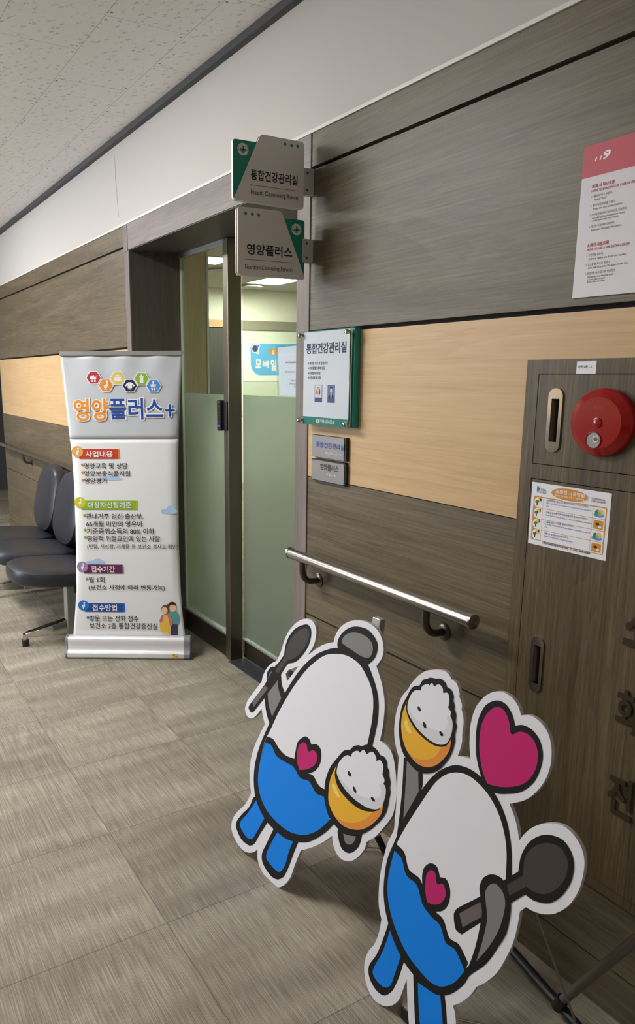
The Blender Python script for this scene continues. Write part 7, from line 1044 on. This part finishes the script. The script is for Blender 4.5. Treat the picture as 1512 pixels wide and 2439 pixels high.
def blob(w, h, taper, n=40, p=2.8):
    out = []
    for k in range(n):
        a = 2 * pi * k / n; c_, s_ = math.cos(a), math.sin(a)
        x = abs(c_) ** (2 / p) * (1 if c_ >= 0 else -1) * w / 2; y = abs(s_) ** (2 / p) * (1 if s_ >= 0 else -1) * h / 2
        out.append((x * (1 + taper * y / (h / 2)), y))
    return out
for cxs in (-4.85, -4.37, -3.89):
    q = MB(); cushion(q, blob(.455, .50, .03), lambda u, v, h: (cxs + u, -0.415 + v, 0.352 + h + 0.02 * (-v / .25)), .085, 'leather'); 
    q.build('seat', bench)
    q = MB(); ta = math.radians(12)
    def bk(u, v, h):
        z = v * math.cos(ta); y = v * math.sin(ta)
        return (cxs + u, -0.135 + y - h, 0.645 + z)
    cushion(q, blob(.47, .44, -.05, 44, 2.7), bk, .075, 'leather', .02)
    q.build('backrest', bench)
    MB().box(cxs - .02, cxs + .02, -0.20, -0.10, 0.33, 0.50, 'black_metal').build('back_support', bench, bevel=.004)
MB().box(-5.0, -3.72, -0.36, -0.30, 0.30, 0.35, 'black_metal').build('beam', bench, bevel=.004)
for lx in (-3.87, -4.87):
    lg = MB(); lg.add([(lx - .03, -.375, .03), (lx + .03, -.375, .03), (lx + .03, -.285, .03), (lx - .03, -.285, .03), (lx - .03, -.37, .31), (lx + .03, -.37, .31), (lx + .03, -.30, .31), (lx - .03, -.30, .31)],
                      [(0, 3, 2, 1), (4, 5, 6, 7), (0, 1, 5, 4), (1, 2, 6, 5), (2, 3, 7, 6), (3, 0, 4, 7)], 'alu')
    leg = lg.build('leg', bench, bevel=.006)
    for ye, yc in ((-.60, -.37), (-.10, -.29)):
        f = MB(); f.add([(lx - .02, ye, .052), (lx + .02, ye, .052), (lx + .025, yc, .03), (lx - .025, yc, .03), (lx - .02, ye, .075), (lx + .02, ye, .075), (lx + .025, yc, .115), (lx - .025, yc, .115)],
                       [(0, 3, 2, 1), (4, 5, 6, 7), (0, 1, 5, 4), (1, 2, 6, 5), (2, 3, 7, 6), (3, 0, 4, 7)], 'chrome'); f.build('foot_bar', leg, bevel=.005)
        MB().tube([(lx, ye, 0.0), (lx, ye, .036)], .019, 'black_plastic', 18).tube([(lx, ye, .036), (lx, ye, .068)], .013, 'chrome', 14).build('glide', leg)
    if lx > -4: MB().box(lx + .0305, lx + .0312, -.34, -.30, .245, .285, 'tape_teal').build('tape_patch', leg)

# ------------------------------------------------------------------ roll-up banner
ban = thing('roll_up_banner', 'white and grey roll-up information banner standing in front of the door recess', 'banner', BANNER_LOC, (0, 0, BANNER_ROT))
bf = rootfr(ban)
EDGE = [(.100, .022, .612), (.22, .036, .600), (.35, .050, .592), (.591, .058, .586), (.9, .063, .590), (1.063, .060, .594), (1.14, .053, .597), (1.35, .041, .610), (1.545, .032, .624)]
def edge(z):
    for (a, b) in zip(EDGE, EDGE[1:]):
        if z <= b[0] + 1e-9:
            t = (z - a[0]) / (b[0] - a[0]); t = max(0, min(1, t))
            return a[1] + (b[1] - a[1]) * t, a[2] + (b[2] - a[2]) * t
    return EDGE[-1][1:]
def sheet_w(s_, z):                                  # how far the sheet bows off its plane (to the back at the edges, small folds at the top)
    k = math.sin(pi * min(1, max(0, (z - .1) / 1.445))); e = max(0.0, abs(s_) - .82) / .18
    fold = 0.004 * math.exp(-((z - 1.545) / .12) ** 2) * math.sin(s_ * 11 + 1.0)
    return -.016 * k * e * e + fold
NX, rows = 40, [.100 + (1.542 - .1) * i / 60 for i in range(61)]
vs = []
for z in rows:
    a, b = edge(z)
    for i in range(NX + 1):
        s_ = -1 + 2 * i / NX; vs.append(bf(a + (b - a) * i / NX, z, sheet_w(s_, z) + .002))
fs_w, fs_g = [], []
for j in range(60):
    for i in range(NX):
        q = (j * (NX + 1) + i, j * (NX + 1) + i + 1, (j + 1) * (NX + 1) + i + 1, (j + 1) * (NX + 1) + i)
        (fs_g if rows[j] >= 1.132 else fs_w).append(q)
bs = MB(); bs.add(vs, fs_w, 'banner_white', True); bs.add(vs, fs_g, 'banner_grey', True)
o = bs.build('banner_sheet', ban); sol = o.modifiers.new('thickness', 'SOLIDIFY'); sol.thickness = .0006; sol.offset = -1
sheet = o
MB().prism(rrect(.028, .618, 1.5375, 1.557, .002), bf, .010, -.006, 'alu').build('top_bar', ban, bevel=.001)
MB().prism(rrect(.618, .628, 1.5365, 1.558, .002), bf, .011, -.007, 'end_cap_grey').build('top_bar_cap', ban)
MB().tube([local(ban, .32, .03, .05), local(ban, .32, .03, 1.54)], .008, 'alu', 12).build('support_pole', ban)
prof = [(-.045, .0), (-.055, .012), (-.054, .03), (-.042, .036), (-.034, .05), (-.03, .07), (-.034, .085), (-.030, .100), (-.022, .108), (.01, .111), (.028, .104), (.036, .07), (.04, .03), (.05, .012), (.045, 0)]
bb_ = MB(); n = len(prof)
for (x0, x1, mt, g_) in ((.0, .606, 'alu_white', 1.0),):
    vs = [local(ban, x0, y, z) for y, z in prof] + [local(ban, x1, y, z) for y, z in prof]
    bb_.add(vs, [(i, (i + 1) % n, (i + 1) % n + n, i + n) for i in range(n)] + [tuple(range(n))[::-1], tuple(range(n, 2 * n))], mt)
base = bb_.build('banner_base', ban)
for (x0, x1) in ((.606, .640), (-.012, 0.0)):
    vs = [local(ban, x0, y * 1.03, z * 1.02) for y, z in prof] + [local(ban, x1, y * 1.03, z * 1.02) for y, z in prof]
    MB().add(vs, [(i, (i + 1) % n, (i + 1) % n + n, i + n) for i in range(n)] + [tuple(range(n))[::-1], tuple(range(n, 2 * n))], 'end_cap_grey').build('base_end_cap', ban, bevel=.003)
sk = MB(); sk.flat(rrect(.548, .578, .012, .034, .005), bf, .0556, 'dress_yellow'); sk.flat(ell(.556, .027, .005, .004, 12), bf, .0558, 'hex_green'); sk.flat(ell(.569, .019, .006, .005, 12), bf, .0558, 'hex_orange'); sk.flat(ell(.569, .029, .004, .003, 12), bf, .0558, 'white'); sk.build('maker_sticker', base)
# icons
ics = [MB() for k in range(6)]; R_ = 0.0345
hexa = lambda c_, r: [(c_[0] + r * math.cos(pi / 3 * k), c_[1] + r * .93 * math.sin(pi / 3 * k)) for k in range(6)]
HC = BAN['hex']
for k, mt in enumerate(('hex_red', 'hex_orange', 'hex_yellow', 'hex_navy', 'hex_green', 'hex_blue')):
    ics[k].flat(hexa(HC[k], R_ * 1.14), bf, .0065, 'white').flat(hexa(HC[k], R_), bf, .0068, mt)
w_ = .0071
def E(i, dx, dz, rx, rz, rot=0.0, mt='white', ww=0.0): ics[i].flat(ell(HC[i][0] + dx, HC[i][1] + dz, rx, rz, 18, rot), bf, w_ + ww, mt)
def Rr(i, x0, x1, z0, z1, r=0.0, mt='white', ww=0.0): ics[i].flat(rrect(HC[i][0] + x0, HC[i][0] + x1, HC[i][1] + z0, HC[i][1] + z1, r), bf, w_ + ww, mt)
Rr(0, -.018, .012, -.008, .004, .003); ics[0].flat([(HC[0][0] - .018, HC[0][1] + .004), (HC[0][0] + .004, HC[0][1] + .004), (HC[0][0] + .002, HC[0][1] + .013), (HC[0][0] - .012, HC[0][1] + .010)], bf, w_, 'white'); Rr(0, .011, .013, -.004, .010); Rr(0, .012, .021, .009, .011, .0005)
for dx in (-.008, .006): E(0, dx, -.015, .0055, .0055); E(0, dx, -.015, .0025, .0025, 0, 'hex_red', .0003)
def mother(ic, cx, cz, k, w, mat='white', heart=None):
    for (dx, dz, rx, rz, rot) in ((.006, .018, .0062, .0062, 0), (.005, .002, .005, .011, 0), (-.001, -.005, .010, .008, .5), (-.001, -.017, .004, .006, 0)): ic.flat(ell(cx + dx * k, cz + dz * k, rx * k, rz * k, 18, rot), bf, w + (dz + .02) * .004, mat)
    if heart: ic.flat(ell(cx, cz - .005 * k, .003 * k, .003 * k, 10), bf, w + .0004, heart)
mother(ics[1], HC[1][0], HC[1][1], 1.0, w_, 'white', 'hex_orange')
Rr(2, -.017, .017, -.014, .008, .004); Rr(2, -.022, .022, .003, .006, .001); Rr(2, -.016, .016, .010, .013, .001); Rr(2, -.006, .006, .013, .016, .001)
ics[3].flat([(HC[3][0] + a, HC[3][1] + b) for a, b in ((-.006, .016), (.006, .016), (.014, .012), (.025, .000), (.019, -.004), (.011, .004), (.011, -.010), (.004, -.018), (-.004, -.018), (-.011, -.010), (-.011, .004), (-.019, -.004), (-.025, .000), (-.014, .012))], bf, w_, 'white'); Rr(3, -.008, .008, -.013, -.0115, 0, 'hex_navy', .0003)
Rr(4, -.0085, .0085, -.020, .006, .003); Rr(4, -.0095, .0095, .008, .0125, .001); E(4, 0, .0165, .0035, .004); Rr(4, .001, .006, -.012, -.011, 0, 'hex_green', .0003); Rr(4, .001, .006, -.006, -.005, 0, 'hex_green', .0003)
E(5, -.002, .016, .0062, .0062); Rr(5, -.009, .005, -.004, .009, .003); E(5, -.012, .001, .0026, .008, .35, 'white', .0002); E(5, .008, .001, .0026, .008, -.35, 'white', .0002); E(5, -.008, -.014, .004, .007, .3); E(5, .004, -.014, .004, .007, -.3); Rr(5, .014, .018, -.018, -.008, .001)
for k, lb in enumerate(('red hexagon with a pram', 'orange hexagon with an expecting mother', 'yellow hexagon with a cooking pot', 'navy hexagon with a baby shirt', 'green hexagon with a feeding bottle', 'blue hexagon with a baby')):
    ics[k].build('hexagon_icon', sheet, label=lb)
# heading tags
for key, c_tag, c_disc, c_end in (('tag_red', 'tag_red', 'disc_gold', 'hex_orange'), ('tag_green', 'tag_green', 'disc_lime', 'disc_lime'), ('tag_purple', 'tag_purple', 'disc_lilac', 'print_grey'), ('tag_blue', 'tag_blue', 'disc_blue', 'disc_blue')):
    (dcx, dcz), (tx0, tz0), (tx1, tz1) = BAN[key]
    ic = MB(); ic.flat(rrect(tx0, tx1 + .006, tz0, tz1, .002), bf, .0040, c_end); ic.flat(rrect(tx0 - .012, tx1, tz0, tz1, .002), bf, .0043, c_tag)
    ic.flat(ell(dcx, dcz, .0285, .0275), bf, .0047, c_disc)
    mother(ic, dcx, dcz, .80, .0051); ic.build('heading_tag', sheet)
for key, mt in (('dots_orange', 'hex_orange'), ('dots_green', 'hex_green'), ('dots_lav', 'disc_lilac'), ('dots_blue', 'disc_blue')):
    for c_ in BAN[key]: MB().flat(ell(c_[0], c_[1], .0075, .0075, 16), bf, .0042, mt).build('bullet_dot', sheet)
for key, nx in (('cloud_a', 1), ('cloud_b', 1), ('cloud_c', 1)):
    (x0, z0), (x1, z1) = BAN[key]; w0, h0 = x1 - x0, z1 - z0
    lp = [(x0, z0 + h0 * .3), (x0 + w0 * .1, z0), (x0 + w0 * .8, z0), (x1, z0 + h0 * .15), (x1, z0 + h0 * .5), (x0 + w0 * .85, z0 + h0 * .6), (x0 + w0 * .75, z1), (x0 + w0 * .5, z1), (x0 + w0 * .35, z0 + h0 * .6), (x0 + w0 * .1, z0 + h0 * .55)]
    MB().flat(rounded(lp, .02), bf, .0032, 'cloud_blue').build('printed_cloud', sheet)
ic = MB()
# printed couple: plain little figures at the lower right
(x0, z0), (x1, z1) = BAN['couple']; cw, chh = x1 - x0, z1 - z0
PX = lambda a: x0 + a * cw
PZ = lambda b: z0 + b * chh
def PP(P, mt, w): ic.flat(rounded([(PX(a), PZ(b)) for a, b in P], .006), bf, w, mt)
PP([(.55, .0), (.90, .0), (.90, .36), (.55, .36)], 'trouser_navy', .0042); PP([(.50, .34), (.92, .32), (1.0, .45), (.94, .66), (.80, .75), (.55, .73), (.48, .60)], 'knit_teal', .0044)
ic.flat(ell(PX(.67), PZ(.84), .020, .026, 20), bf, .0047, 'skin'); PP([(.50, .88), (.53, .98), (.70, 1.0), (.84, .95), (.83, .86), (.76, .91), (.58, .91)], 'hair_black', .0050)
PP([(.20, .0), (.50, .0), (.50, .1), (.20, .1)], 'skin', .0051); PP([(.06, .10), (.55, .08), (.58, .40), (.45, .60), (.18, .58), (.04, .36)], 'dress_yellow', .0053); PP([(.02, .42), (.16, .62), (.25, .60), (.18, .42), (.10, .36)], 'cardigan_pink', .0056); PP([(.42, .60), (.56, .60), (.68, .42), (.62, .28), (.52, .28), (.50, .42)], 'cardigan_pink', .0056)
ic.flat(ell(PX(.33), PZ(.76), .022, .026, 20), bf, .0058, 'hair_brown'); ic.flat(ell(PX(.47), PZ(.88), .009, .010, 14), bf, .0057, 'hair_brown'); ic.flat(ell(PX(.29), PZ(.735), .016, .020, 18), bf, .0061, 'skin')
ic.build('printed_couple', sheet, label='printed drawing of an expecting couple')
tx = MB()
for t in TXT_BANNER:                                 # white outline under the big title
    if t[1].startswith('title'): letter(tx, t[0], 'white', t[2] - .004, t[3] + .004, t[4] - .004, t[5] + .004, bf, .0062, .085)
letters(tx, TXT_BANNER, bf, .0066)
(pa, _), (pb, _), (_, pzt), (_, pzb) = BAN['plus']; pm = (pa + pb) / 2; zm = (pzt + pzb) / 2
for e, mt, w in ((.004, 'white', .0062), (0, 'title_blue', .0068)):
    tx.flat(rrect(pa - e, pb + e, zm - .0055 - e, zm + .0055 + e, .0055 + e * .9), bf, w, mt); tx.flat(rrect(pm - .0065 - e, pm + .0065 + e, pzb - e, pzt + e, .0055 + e * .9), bf, w + .0001, mt)
tx.build('lettering', sheet)

# ------------------------------------------------------------------ notice taped to the sliding glass
dp = thing('paper_notice', 'pale paper notice in a clear sleeve taped on the sliding glass door', 'notice', (-2.73, 0.335, 1.352))
gfr = wallfr(0.0)
MB().prism([(-2.805, 1.352), (-2.60, 1.352), (-2.60, 1.572), (-2.822, 1.567)], gfr, -0.3380, -0.3395, 'acrylic', 'acrylic_edge').build('clear_sleeve', dp)
MB().prism([(-2.790, 1.353), (-2.60, 1.353), (-2.60, 1.564), (-2.805, 1.560)], gfr, -0.3385, -0.3388, 'door_paper').build('paper_sheet', dp)
tx = MB(); letters(tx, TXT_DOORPAPER, gfr, -0.3370); tx.build('lettering', dp)

# ------------------------------------------------------------------ cut-out display boards
PRINT = dict(spoon_black='print_black', spoon_grey='print_iron', handle='print_handle', arm_black='print_black', arm_grey='print_grey', body_black='print_black', body_white='board_white',
             wave_black='print_black', blue_field='print_blue', heart_black='print_black', heart_pink='print_pink', lobe_a_black='print_black', lobe_a_blue='print_blue', lobe_b_black='print_black', lobe_b_blue='print_blue',
             cap_black='print_black', cap_grey='print_grey', lobe_c_black='print_black', lobe_c_grey='print_grey', bowl_black='print_black', bowl_yellow='print_yellow', bowl_orange='print_orange', bowl_shine='print_shine',
             rice_white='board_white', rice_shade='print_rice', grain_a='print_black', grain_b='print_black', grain_c='print_black', topper_black='print_black', topper_pink='print_pink', band_black='print_black', band_grey='print_grey')
ORDER1 = ['lobe_a_black', 'lobe_a_blue', 'lobe_b_black', 'lobe_b_blue', 'lobe_c_black', 'lobe_c_grey', 'arm_black', 'arm_grey', 'spoon_black', 'spoon_grey', 'handle', 'cap_black', 'body_black', 'cap_grey', 'body_white', 'wave_black', 'blue_field', 'heart_black', 'heart_pink', 'bowl_black', 'rice_white', 'rice_shade', 'bowl_yellow', 'bowl_orange', 'bowl_shine', 'grain_a', 'grain_b', 'grain_c']
ORDER2 = ['lobe_a_black', 'lobe_a_blue', 'lobe_b_black', 'lobe_b_blue', 'arm_black', 'arm_grey', 'topper_black', 'body_black', 'topper_pink', 'body_white', 'wave_black', 'blue_field', 'heart_black', 'heart_pink', 'spoon_black', 'spoon_grey', 'handle', 'band_black', 'band_grey', 'bowl_black', 'rice_white', 'rice_shade', 'bowl_yellow', 'bowl_orange', 'bowl_shine', 'grain_a', 'grain_b', 'grain_c']
def standee(D, loc, tilt, rot, order, label):
    t = thing('display_standee', label, 'standee', loc, (-math.radians(tilt), 0, math.radians(rot)))
    f = rootfr(t); b = MB(); T_ = 0.010
    b.prism(D['outer'], f, 0.0, -T_, 'board_white', 'board_edge', holes=[D['hole']] if 'hole' in D else ())
    board = b.build('foam_board', t)
    groups = [('printed_panel', [k for k in order if not k.startswith(('bowl', 'rice', 'grain', 'spoon', 'handle', 'heart', 'topper'))]), ('printed_spoon', ['spoon_black', 'spoon_grey', 'handle']),
              ('printed_heart', ['heart_black', 'heart_pink']), ('printed_heart', ['topper_black', 'topper_pink']), ('printed_rice_bowl', [k for k in order if k.startswith(('bowl', 'rice', 'grain'))])]
    for nm, keys in groups:
        keys = [k for k in keys if k in D]
        if not keys: continue
        p_ = MB()
        for k in keys: p_.flat(D[k], f, 0.0002 + order.index(k) * 0.00006, PRINT[k])
        p_.build(nm, board)
    return t, f
t1, f1 = standee(S1, S1_LOC, S1_TILT, S1_ROT, ORDER1, 'cut-out display board with a rice bowl at its lower right, nearest to the glass door')
t2, f2 = standee(S2, S2_LOC, S2_TILT, S2_ROT, ORDER2, 'cut-out display board with a big pink heart on top, nearest to the cabinet')
# stands behind the boards
def box_uv(t, u0, u1, v0, v1, w0, w1, mat):
    mb = MB(); f = rootfr(t); vs = [f(u, v, w) for u in (u0, u1) for v in (v0, v1) for w in (w0, w1)]
    return mb.add(vs, [(0, 1, 3, 2), (4, 6, 7, 5), (0, 4, 5, 1), (2, 3, 7, 6), (0, 2, 6, 4), (1, 5, 7, 3)], mat)
box_uv(t1, 0.216, 0.243, 0.35, 0.860, -0.0105, -0.030, 'alu').build('stand_pole', t1, bevel=.002)
box_uv(t2, -0.112, -0.088, 0.035, 0.62, -0.0105, -0.030, 'alu_bracket').build('stand_pole', t2, bevel=.002)
box_uv(t2, -0.113, -0.087, 0.005, 0.0345, -0.010, -0.034, 'black_plastic').build('stand_foot', t2, bevel=.003)
def leg_set(t, legs):
    for nm, P, r, mt in legs:
        MB().tube(P, r, mt, 12).build(nm, t)
leg_set(t1, [('stand_leg', [(-1.40, -.285, .33), (-1.46, -.12, .05), (-1.475, -.07, .014)], .010, 'black_metal'),
             ('brace_rod', [(-1.62, -.167, .014), (-1.51, -.025, .014)], .0025, 'wire'), ('brace_rod', [(-1.36, -.29, .30), (-1.50, -.075, .02)], .002, 'wire'), ('stand_hub', [(-1.51, -.08, .014), (-1.47, -.065, .03)], .013, 'black_plastic')])
leg_set(t2, [('stand_leg', [(-1.075, -.062, .030), (-0.842, -.1075, .022), (-0.79, -.118, .016)], .0115, 'black_metal'),
             ('stand_tube', [(-0.883, -.108, .045), (-0.728, -.12, .329), (-0.62, -.128, .53)], .0105, 'grey_tube'), ('stand_joint', [(-0.892, -.105, .022), (-0.876, -.110, .060)], .013, 'black_plastic'),
             ('brace_rod', [(-0.900, -.20, .306), (-0.842, -.11, .03)], .0026, 'wire'), ('brace_rod', [(-1.07, -.4076, .014), (-0.936, -.2695, .014), (-0.80, -.125, .014)], .0026, 'wire')])
